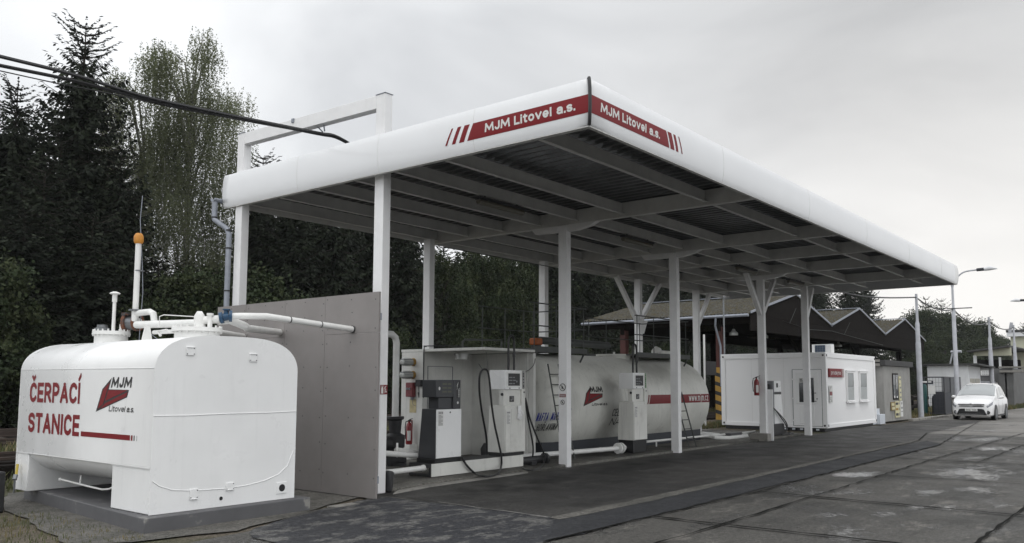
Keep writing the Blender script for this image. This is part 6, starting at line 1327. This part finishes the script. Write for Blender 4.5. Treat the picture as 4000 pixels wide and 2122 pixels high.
b = MB(); b.box(CXX-2.185, CXX-2.168, CYY-.25, CYY+.25, .41, .52); pl_ = b.build('number_plate', M['paper'], car)
me = text_mesh('5M6 1138', .42, .075, bold=.01); decal('plate_lettering', me, lambda u, v: (CXX-2.19, CYY+.21-u, .425+v), M['black'], car)
b = MB(); b.tube([cw(.95, -.1, 1.045), cw(.85, .3, 1.10), cw(.8, .5, 1.12)], .012, 6); b.tube([cw(.95, .15, 1.045), cw(.9, -.35, 1.08)], .012, 6); b.build('wiper', M['black'], car)
b = MB()
for s in (-1, 1):
    for x in (.58, -.47): b.tube([cw(x, s*.853, .3), cw(x, s*.862, .6), cw(x, s*.84, .88)], .004, 4)
    b.box(CXX-.9, CXX+.9, CYY+s*.83-.035, CYY+s*.83+.035, .18, .23)
b.build('door_gaps_and_sill', M['black'], car)

# ------------------------------------------------------------------ overhead cables
def cable(pts, r, label, grp='overhead cables', seg=5):
    b = MB(); b.tube(spline(pts, seg), r, 7); return tag(b.build('overhead_cable', M['rubber']), label, 'cable', grp)
cy_ = 10.9
up_ = [at(x, y, 'y', cy_) for x, y in ((0, 222), (298, 296), (563, 378), (845, 440), (1100, 492), (1250, 522), (1330, 540))]
lo__ = [at(x, y, 'y', cy_+.02) for x, y in ((0, 256), (282, 314), (480, 366), (676, 414), (966, 471), (1150, 505), (1255, 526), (1330, 545))]
th = [at(x, y, 'y', cy_+.25) for x, y in ((0, 277), (220, 325), (420, 364), (700, 425), (1000, 480), (1240, 527), (1330, 546))]
def ext(P): d = P[0]-P[1]; return [P[0]+d*3+Vector((0, 0, .5)), P[0]+d*1.2]+P+[Vector((9.6, cy_, 5.45)), Vector((10.4, cy_, 5.25))]
cable(ext(up_), .019, 'upper thick black cable bundle crossing in front of the spruces'); cable([p+Vector((0, .03, .03)) for p in ext(up_)], .008, 'thin twisted messenger wire riding on the upper cable')
cable(ext(lo__), .023, 'lower thick black cable bundle crossing in front of the spruces'); cable(ext(th), .008, 'thin slack black wire below the two thick cables')
hk = at(1270, 520, 'y', cy_); b = MB()
for dy in (-.05, .12): b.tube([(8.4, hk.y+dy, 5.8), (8.45, hk.y+dy*.3, hk.z+.02)], .012, 6)
tag(b.build('cable_hanger', M['zinc']), 'short strap holding the cables under the white frame beam', 'hanger')
b = MB(); b.box(8.28, 8.31, 11.5, 11.56, 5.93, 6.0); tag(b.build('beam_clip', M['zinc']), 'small clip on top of the white frame beam', 'clip')
tops = [Vector((29.5, 10.6, 5.3)), at(3325, 1150, 'y', 10.2), at(3450, 1163, 'y', 10.1), at(3578, 1162, 'y', P1.y)]
cable([Vector((10.4, cy_, 5.25))]+tops, .03, 'cable from the canopy roof to the stepped pole by the kiosk')
LPc = Vector((LP.x, LP.y, at(3738, 1214, 'y', LP.y).z)); P3c = Vector((P3.x, P3.y, at(3868, 1256, 'y', P3.y).z)); P4c = Vector((P4.x, P4.y, at(3966, 1281, 'y', P4.y).z)); P1c = tops[-1]
def sag(a, c, s_): return [a.lerp(c, t)+Vector((0, 0, -4*s_*t*(1-t))) for t in (0, .2, .4, .6, .8, 1)]
cable(sag(P1c, LPc, .25), .03, 'black cable sagging between the kiosk pole and the tall lamp post'); cable(sag(LPc, P3c, .5), .035, 'black cable sagging between the lamp post and the pole behind the car')
cable(sag(P3c, P4c, .35), .035, 'black cable sagging between the two rightmost poles'); cable(sag(P4c, P4c+Vector((22, -.5, -.3)), .4), .035, 'black cable leaving the rightmost pole beyond the yellow building')
b = MB(); b.tube([(LP.x-.1, LP.y+.3, LPc.z+.05), (LP.x, LP.y-.9, LPc.z+.05)], .03, 6); tag(b.build('cable_bracket', M['iron']), 'cross bracket holding the cable on the tall lamp post', 'bracket')

# ------------------------------------------------------------------ trees
def leaf_mat(name, c1, c2, trans=0.0):
    m_ = mat(name, c1, .75, var=.35, vscale=.5, col2=c2, thr=(.42, .6), dscale=1.2, spec=.2); 
    if trans:
        t = m_.node_tree; p_ = t.nodes['Principled BSDF']; o_ = t.nodes['Material Output']; tr = t.nodes.new('ShaderNodeBsdfTranslucent'); mxs = t.nodes.new('ShaderNodeMixShader')
        tr.inputs['Color'].default_value = (c2[0]*2.2, c2[1]*2.2, c2[2]*1.8, 1); mxs.inputs[0].default_value = trans
        t.links.new(p_.outputs[0], mxs.inputs[1]); t.links.new(tr.outputs[0], mxs.inputs[2]); t.links.new(mxs.outputs[0], o_.inputs['Surface'])
    return m_
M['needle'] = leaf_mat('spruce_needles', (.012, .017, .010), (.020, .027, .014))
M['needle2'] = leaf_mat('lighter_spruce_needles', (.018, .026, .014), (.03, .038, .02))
M['birch'] = leaf_mat('birch_leaves', (.075, .088, .06), (.11, .12, .08), .5)
M['leaf'] = leaf_mat('broad_leaves', (.022, .034, .014), (.04, .05, .02))
M['leaf2'] = leaf_mat('pale_broad_leaves', (.055, .07, .045), (.035, .05, .03))
def spruce_mesh(H, Rr, seed, dens=1.0, sp=.30, low=.03, tw=.62):
    r = np.random.default_rng(seed); tri = []; bm = MB(); z = H*low
    base = []; dirs = []; lens = []
    while z < H*.985:
        f = 1-z/H; L0 = Rr*(f**.8)*(1 if f < .9 else .85)+(.5 if f < .11 else .2 if f < .2 else 0); n = int(r.integers(6, 9)) if f > .1 else 5; a0 = r.uniform(0, 6.28)
        for k in range(n):
            a = a0+6.283*k/n+r.normal(0, .22); L = L0*r.uniform(.62, 1.15)+.12; d = np.array([math.cos(a), math.sin(a)])
            up = .62 if f < .13 else (.3 if f < .35 else 0.0); drop = L*(.10 if f < .15 else .28 if f < .5 else .42)
            m = max(4, int(L/.115*dens)); t = (np.arange(m)+r.uniform(0, 1, m))/m
            zz = z+L*t*up*.9-drop*np.sin(t*math.pi*.75)*1.0+L*.12*t**3
            c = np.c_[d[0]*L*t, d[1]*L*t, zz]
            if L > .5 and k % 2 == 0: bm.tube([(0, 0, z), (d[0]*L*.5, d[1]*L*.5, z+L*.5*up*.9-drop*.92), (d[0]*L*.98, d[1]*L*.98, z+L*up*.9-drop*.7+L*.1)], [.035, .022, .006], 4, caps=False)
            for s in (-1, 1):
                tl = tw*(1-.65*t)*r.uniform(.5, 1.2, m)*min(1.0, .35+L/2.5)*(.5 if f < .1 else 1); sd = np.array([-d[1]*s, d[0]*s])
                ang = r.normal(.9, .25, m); dx = d[0]*np.cos(ang)+sd[0]*np.sin(ang); dy = d[1]*np.cos(ang)+sd[1]*np.sin(ang)
                dz = (-r.uniform(.35, 1.3, m) if f > .12 else r.uniform(-.1, .5, m)); nrm = np.sqrt(1+dz**2)
                e = np.c_[dx, dy, dz]/nrm[:, None]*tl[:, None]
                w = r.uniform(.045, .11, m)*(1 if f > .14 else .5); px = np.cross(e, r.normal(0, 1, (m, 3))); px /= np.linalg.norm(px, axis=1)[:, None]+1e-6
                q = np.empty((m, 4, 3)); q[:, 0] = c; q[:, 1] = c+e*.45+px*w[:, None]; q[:, 2] = c+e; q[:, 3] = c+e*.45-px*w[:, None]; tri.append(q)
            # needles along the branch itself
            m2 = max(3, m//2); t2 = np.linspace(.15, 1, m2); z2 = z+L*t2*up*.9-drop*np.sin(t2*math.pi*.75)+L*.12*t2**3; c2 = np.c_[d[0]*L*t2, d[1]*L*t2, z2]
            e = np.tile(np.array([d[0]*.28, d[1]*.28, .02]), (m2, 1)); q = np.empty((m2, 4, 3)); nn = np.array([-d[1], d[0], 0])*.05; q[:, 0] = c2-e*.5; q[:, 1] = c2+nn; q[:, 2] = c2+e*.5; q[:, 3] = c2-nn; tri.append(q)
        z += sp*(1.15 if f < .1 else 1)*r.uniform(.8, 1.2)
    V = np.concatenate(tri); return V, bm
def make_tree(name, V, bm, H, r0, label, cat, group, lm, bmk, loc, sc=1.0, trunk_top=.98):
    t = thing(name, (0, 0, 0), label, cat, group)
    b = bm; b.tube([(0, 0, -.3), (0, 0, H*.3), (0, 0, H*.7), (0, 0, H*trunk_top)], [r0, r0*.75, r0*.35, .02], 8); b.build('trunk', bmk, t)
    o = leafmesh('crown', V, lm); o.parent = t; t.location = loc; t.scale = (sc,)*3; return t
def weeping_mesh(H, Rr, seed, strands=1000, leaf=.085, lmax=3.2, nleaf=26, crown_low=.25, lumps=7):
    """birch-like crown: hanging strands set on ascending limbs"""
    r = np.random.default_rng(seed); bm = MB(); cs = []
    for i in range(lumps*3):
        f = crown_low+(1-crown_low)*((i+.5)/(lumps*3)); a = i*2.4+r.uniform(-.4, .4); prof = math.sin(min(1, (f-crown_low)/(1-crown_low)*.9+.12)*math.pi)**.6
        L = Rr*prof*r.uniform(.45, .95); z1 = H*f; p = (math.cos(a)*L, math.sin(a)*L, z1); cs.append((p, Rr*.38*r.uniform(.7, 1.2)))
        bm.tube([(0, 0, max(.5, z1-L*1.1-.8)), (p[0]*.5, p[1]*.5, z1-L*.4), p, (p[0]*1.08, p[1]*1.08, z1+.3)], [.07, .045, .02, .008], 5, caps=False)
    out = []
    for s in range(strands):
        (p, rad) = cs[int(r.integers(0, len(cs)))]; u = r.normal(0, 1, 3); u /= np.linalg.norm(u); rr_ = rad*r.uniform(.3, 1)**.5
        q = np.array(p)+u*rr_*np.array([1, 1, .8]); L = r.uniform(.5, lmax)*(.5+.5*min(1, q[2]/H)); n = int(nleaf*L/lmax)+4
        t = np.sort(r.uniform(0, 1, n)); sway = r.normal(0, .12, 2)
        c = np.c_[q[0]+sway[0]*t*L+r.normal(0, .035, n), q[1]+sway[1]*t*L+r.normal(0, .035, n), q[2]+.15*np.sin(t*3)-L*t]
        e = r.normal(0, 1, (n, 3)); e[:, 2] -= .8; e /= np.linalg.norm(e, axis=1)[:, None]; e *= leaf*r.uniform(.6, 1.4, n)[:, None]; px = np.cross(e, r.normal(0, 1, (n, 3))); px /= np.linalg.norm(px, axis=1)[:, None]+1e-6; px *= leaf*.42
        Q = np.empty((n, 4, 3)); Q[:, 0] = c; Q[:, 1] = c+e*.5+px; Q[:, 2] = c+e; Q[:, 3] = c+e*.5-px; out.append(Q)
    V = np.concatenate(out); V[:, :, 2] = np.maximum(V[:, :, 2], .2); return V, bm
def bushy_mesh(H, Rr, seed, n=16000, leaf=.16, low=.05):
    r = np.random.default_rng(seed); bm = MB(); out = []; K = 34; cs = []
    for i in range(K):
        f = low+(1-low)*r.uniform(0, 1)**.8; a = r.uniform(0, 6.28); prof = (math.sin(min(1, f*.82+.18)*math.pi))**.55
        L = Rr*prof*r.uniform(.3, .9); p = np.array([math.cos(a)*L, math.sin(a)*L, H*f*.93]); cs.append((p, Rr*r.uniform(.22, .42)))
        bm.tube([(0, 0, max(.3, p[2]-L-.5)), (p[0]*.6, p[1]*.6, p[2]-L*.3), tuple(p)], [.07, .04, .012], 5, caps=False)
    per = n//K
    for p, rad in cs:
        u = r.normal(0, 1, (per, 3)); u /= np.linalg.norm(u, axis=1)[:, None]; rr_ = rad*(r.uniform(.25, 1, per)**.45)*(1+.35*np.sin(u[:, 0]*7+p[0])*np.cos(u[:, 1]*6)); c = p+u*rr_[:, None]*np.array([1, 1, .8])
        e = r.normal(0, 1, (per, 3)); e /= np.linalg.norm(e, axis=1)[:, None]; e *= leaf*r.uniform(.6, 1.5, per)[:, None]; px = np.cross(e, r.normal(0, 1, (per, 3))); px /= np.linalg.norm(px, axis=1)[:, None]+1e-6; px *= leaf*.5
        Q = np.empty((per, 4, 3)); Q[:, 0] = c-e*.5; Q[:, 1] = c+px; Q[:, 2] = c+e*.5; Q[:, 3] = c-px; out.append(Q)
    V = np.concatenate(out); V[:, :, 2] = np.maximum(V[:, :, 2], .05); return V, bm
def ground_under(px, y, z=0): p = at(px, 1500, 'y', y); return Vector((p.x, y, z))
def height(px, py, y): return at(px, py, 'y', y).z
# prototypes
TG = 'trees behind the railway'
def H_of(px, py, y): return at(px, py, 'y', y).z
yA = 37.5
HA = H_of(262, 48, yA)
V, bm = spruce_mesh(HA, 5.6, 11, dens=1.1); spA = make_tree('spruce', V, bm, HA, .28, 'tallest dark spruce with a bare pointed tip at the upper left', 'spruce', TG, M['needle'], M['bark'], ground_under(262, yA))
V, bm = spruce_mesh(16.0, 5.2, 12, dens=1.05); spB = make_tree('spruce', V, bm, 16, .26, 'dark spruce cut by the left edge of the picture', 'spruce', TG, M['needle'], M['bark'], ground_under(0, 37), H_of(0, 300, 37)/16)
V, bm = spruce_mesh(14.0, 5.0, 13, dens=1.0); spC = make_tree('spruce', V, bm, 14, .24, 'lower dark spruce between the tallest spruce and the birch', 'spruce', TG, M['needle'], M['bark'], ground_under(430, 36), H_of(430, 560, 36)/14)
def birch_from(px0, y0, pts, seed, strands, label):
    """crown masses given as picture position and size, each at its own depth round the trunk"""
    c0 = ground_under(px0, y0); r = np.random.default_rng(seed); fh = Vector((fw.x, fw.y, 0)).normalized(); cs = []; bm = MB(); k = 91.0
    for px, py, rad in pts:
        q = at(px, py, 'y', y0)-c0; rad *= 1.4; dp = fh*float(r.uniform(-2.2, 2.2)); p = q+dp; cs.append((np.array(p), rad/k))
        bm.tube([(0, 0, max(1.0, p.z-p.xy.length*1.3-1.5)), (p.x*.45, p.y*.45, p.z-p.xy.length*.5), tuple(p), (p.x*1.05, p.y*1.05, p.z+rad/k*.6)], [.07, .045, .02, .006], 5, caps=False)
    wts = np.array([c[1]**2 for c in cs]); wts /= wts.sum(); out = []
    for s_ in range(strands):
        p, rad = cs[int(r.choice(len(cs), p=wts))]; u = r.normal(0, 1, 3); u /= np.linalg.norm(u); q = p+u*rad*r.uniform(.1, 1)**.5*np.array([1, 1, .75])
        L = r.uniform(.6, 3.8)*min(1, rad/1.0); n = int(13*L)+5; t = np.sort(r.uniform(0, 1, n)); sway = r.normal(0, .07, 2)
        c = np.c_[q[0]+sway[0]*t*L+r.normal(0, .03, n), q[1]+sway[1]*t*L+r.normal(0, .03, n), q[2]+.2*np.sin(t*3)-L*t]; lf = .075
        e = r.normal(0, 1, (n, 3)); e[:, 2] -= 1.0; e /= np.linalg.norm(e, axis=1)[:, None]; e *= lf*r.uniform(.6, 1.4, n)[:, None]; px_ = np.cross(e, r.normal(0, 1, (n, 3))); px_ /= np.linalg.norm(px_, axis=1)[:, None]+1e-6; px_ *= lf*.4
        Q = np.empty((n, 4, 3)); Q[:, 0] = c; Q[:, 1] = c+e*.5+px_; Q[:, 2] = c+e; Q[:, 3] = c+e*.5-px_; out.append(Q)
    V = np.concatenate(out); H = max(c[0][2] for c in cs)
    return make_tree('birch', V, bm, H, .24, label, 'birch', TG, M['birch'], M['birchbark'], c0, trunk_top=.93)
birch_from(705, 39, [(610, 185, 50), (640, 170, 40), (600, 250, 40), (640, 270, 75), (690, 260, 60), (700, 340, 110), (800, 240, 45), (850, 215, 60), (885, 270, 45), (870, 340, 70), (790, 370, 110), (885, 430, 65), (730, 500, 130), (840, 540, 100), (620, 440, 90), (600, 560, 90), (660, 680, 110), (800, 700, 120), (880, 660, 60), (700, 850, 120), (820, 880, 110), (870, 800, 60), (740, 1030, 150), (850, 1020, 90)], 5, 4300, 'tall weeping birch standing between spruces and canopy frame')
birch_from(520, 40.5, [(440, 330, 50), (480, 320, 45), (530, 350, 50), (450, 430, 80), (530, 470, 80), (480, 560, 80), (560, 640, 80), (520, 780, 70), (580, 880, 70), (560, 1000, 80)], 6, 1300, 'lower birch just right of the tallest spruce')
V, bm = bushy_mesh(7.0, 3.2, 31, n=15000); bu = make_tree('broadleaf_tree', V, bm, 7.0, .14, 'low green broadleaf tree seen between the two left columns', 'tree', TG, M['leaf'], M['bark'], ground_under(960, 33), .95, trunk_top=.8)
rt_ = random.Random(77)
def L_(kind, px, extra): return '%s %s' % (kind, extra)
rows = [  # proto, px, y, top px y, label
 (spC, 130, 35.0, 640, 'dark spruce filling the gap between the left edge and the tallest spruce'),
 (spB, -260, 38, 330, 'dark spruce standing outside the left edge with branches reaching in'),
 (spC, 190, 36.5, 520, 'broad dark spruce just left of the tallest spruce'), (spC, 380, 36.5, 640, 'broad dark spruce right beside the tallest spruce'), (spB, 0, 40, 420, 'dark spruce behind the one at the left edge'), (spC, 600, 34.5, 1010, 'dark spruce in front of the birch trunk'), (spC, 330, 33.5, 830, 'short dark spruce low in front of the tallest spruce'), (spB, 60, 33.5, 800, 'short dark spruce low at the left edge'), (spB, 3330, 30, 1010, 'wide dark spruce with fringed right side beyond the second gable'), (spC, 3200, 32, 1080, 'wide dark spruce beyond the first valley of the shed roof'), (spB, 3060, 34, 1100, 'wide dark spruce behind the first gable and the brace'),
 (spB, 1000, 40, 590, 'spruce whose tip shows just right of the birch above the fascia'), (spC, 780, 35, 1040, 'dark spruce behind the left column of the canopy'),
 (spB, 1130, 36, 690, 'dark spruce under the left bay of the canopy'), (spC, 1290, 36, 650, 'dark spruce seen left of the corner column'), (spB, 1420, 38, 620, 'dark spruce directly behind the corner column'),
 (spC, 1570, 36, 760, 'dark spruce seen right of the corner column'), (spB, 2150, 37, 800, 'dark spruce behind the front column with the prohibition signs'), (spC, 2290, 36, 850, 'dark spruce behind the middle of the cylindrical tank'),
 (spB, 2420, 38, 850, 'dark spruce left of the mossy shed roof'), (spA, 2560, 40, 1000, 'dark spruce behind the gusseted rear column'), (spC, 2680, 38, 1020, 'dark spruce above the mossy roof left part'), (spB, 2800, 42, 1060, 'dark spruce above the mossy roof middle part'), (spC, 2930, 42, 1090, 'dark spruce above the first gable'),
 (spA, 3080, 44, 1080, 'dark spruce behind the first gable peak'), (spB, 3220, 45, 1060, 'dark spruce between the first two gables'), (spA, 3395, 46, 1060, 'spruce behind the fringed one beyond the second gable'), (spC, 3300, 40, 1160, 'dark spruce just behind the second gable')]
for pr, px, y, py, lb in rows:
    h = H_of(px, py, y); base = {spA: HA, spB: 16.0, spC: 14.0}[pr]; s = h/base; sx = max(s, .95)
    dup(pr, loc=ground_under(px, y), label=lb, scale=(sx, sx, s), rotz=rt_.uniform(0, 6.2))
V, bm = weeping_mesh(10.5, 3.8, 41, strands=2200, nleaf=28, lmax=2.6, crown_low=.12, leaf=.15); wl = make_tree('willow_like_birch', V, bm, 10.5, .2, 'drooping pale green tree left of the ladder column', 'tree', TG, M['leaf'], M['bark'], ground_under(1700, 37), H_of(1700, 1000, 37)/10.5, trunk_top=.85)
for px, y, py, lb in ((1830, 38, 985, 'drooping tree behind the space between the two left rear columns'), (1960, 37, 985, 'drooping tree whose top shows under the canopy edge'), (2070, 39, 1000, 'drooping tree left of the railed platform'), (1230, 40, 980, 'drooping tree behind the dark spruces above the grey wall'), (2330, 41, 1000, 'drooping tree above the tank manhole')):
    dup(wl, loc=ground_under(px, y), label=lb, scale=H_of(px, py, y)/10.5, rotz=rt_.uniform(0, 6))
for px, y, s, lb in ((720, 31, .85, 'low green broadleaf tree behind the orange capped vent pole'), (-60, 31.5, .8, 'pale leafed low tree at the far left edge'), (60, 32, .55, 'small shrub tree beside the left edge of the white tank'), (1150, 32.5, .8, 'low broadleaf tree above the grey wall'), (1530, 33, .62, 'low broadleaf tree beside the corner column'), (1860, 31, .6, 'light green bush tree behind the hose arch'), (2020, 31.5, .55, 'low bush tree behind the left platform'), (2260, 32, .62, 'low bush tree right of the prohibition sign column'), (2450, 33, .6, 'low bush tree at the left end of the mossy shed'), (3330, 50, 1.0, 'broadleaf tree seen under the second gable'), (3440, 52, 1.05, 'broadleaf tree seen behind the thin shed posts'), (3560, 50, .95, 'broadleaf tree behind the kiosk pole'), (2620, 36, .7, 'broadleaf tree in the dark of the shed left bay'), (2900, 40, .8, 'broadleaf tree in the dark of the shed middle bay'), (3100, 44, .9, 'broadleaf tree in the dark behind the container')):
    dup(bu, loc=ground_under(px, y), label=lb, scale=s, rotz=rt_.uniform(0, 6))
ORD = 'first second third fourth fifth sixth seventh eighth ninth tenth eleventh twelfth thirteenth fourteenth fifteenth sixteenth seventeenth eighteenth nineteenth twentieth twenty-first twenty-second twenty-third twenty-fourth twenty-fifth twenty-sixth'.split()
# the dark second row: spruces standing behind the front ones
for k in range(26):
    px = -150+k*125; y = 46+3*math.sin(k*1.9); py = 500 if px < 430 else (720 if px < 1600 else 940 if px < 2100 else 880)
    if 430 < px < 960: py = 1150
    py += 45*math.sin(k*2.7); pr, base = ((spB, 16.0), (spC, 14.0))[k % 2]; h = H_of(px, py, y); s = h/base
    where = 'left edge' if px < 100 else 'tallest spruce' if px < 420 else 'birch' if px < 900 else 'grey wall' if px < 1440 else 'pump shelter' if px < 2050 else 'cylindrical tank' if px < 2700 else 'container'
    dup(pr, loc=ground_under(px, y), label='%s spruce from the left in the rear row, seen behind the %s' % (ORD[k], where), scale=(max(s, 1.1), max(s, 1.1), s), rotz=k*1.3)['group'] = 'rear row of dark spruces'
# distant group at the right
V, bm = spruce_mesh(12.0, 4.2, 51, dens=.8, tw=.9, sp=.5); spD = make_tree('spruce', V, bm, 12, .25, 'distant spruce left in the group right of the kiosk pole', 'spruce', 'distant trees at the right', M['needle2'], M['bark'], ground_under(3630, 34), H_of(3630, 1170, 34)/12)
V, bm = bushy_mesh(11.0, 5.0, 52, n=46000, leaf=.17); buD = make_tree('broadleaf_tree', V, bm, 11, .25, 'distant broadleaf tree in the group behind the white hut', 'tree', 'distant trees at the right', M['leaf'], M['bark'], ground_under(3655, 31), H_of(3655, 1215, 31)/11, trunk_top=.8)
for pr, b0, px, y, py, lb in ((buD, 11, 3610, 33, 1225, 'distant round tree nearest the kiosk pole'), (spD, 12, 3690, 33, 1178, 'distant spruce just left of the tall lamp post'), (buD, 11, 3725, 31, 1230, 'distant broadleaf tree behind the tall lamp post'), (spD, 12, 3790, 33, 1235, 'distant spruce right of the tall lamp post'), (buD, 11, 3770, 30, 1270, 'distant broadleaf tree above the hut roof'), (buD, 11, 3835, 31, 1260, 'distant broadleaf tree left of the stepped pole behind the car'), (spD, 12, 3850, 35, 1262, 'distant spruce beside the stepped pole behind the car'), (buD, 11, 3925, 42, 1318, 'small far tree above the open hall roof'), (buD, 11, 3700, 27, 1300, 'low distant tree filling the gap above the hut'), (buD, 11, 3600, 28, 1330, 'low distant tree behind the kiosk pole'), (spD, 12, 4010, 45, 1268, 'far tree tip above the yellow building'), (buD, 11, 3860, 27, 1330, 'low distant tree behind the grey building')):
    dup(pr, loc=ground_under(px, y), label=lb, scale=H_of(px, py, y)/b0, rotz=rt_.uniform(0, 6))

# ------------------------------------------------------------------ thin haze in the air
hm = bpy.data.materials.new('haze_air'); hm.use_nodes = True; ht = hm.node_tree; ht.nodes.clear()
ho = ht.nodes.new('ShaderNodeOutputMaterial'); hv = ht.nodes.new('ShaderNodeVolumePrincipled')
hv.inputs['Color'].default_value = (.86, .88, .9, 1); hv.inputs['Density'].default_value = 0.00025; hv.inputs['Anisotropy'].default_value = 0.0
ht.links.new(hv.outputs[0], ho.inputs['Volume'])
b = MB(); b.box(-401, 901, -401, 901, -1.5, 30); hz_ = b.build('haze', hm, smooth=False); tag(hz_, 'thin grey morning haze over the whole yard', 'haze', kind='stuff')
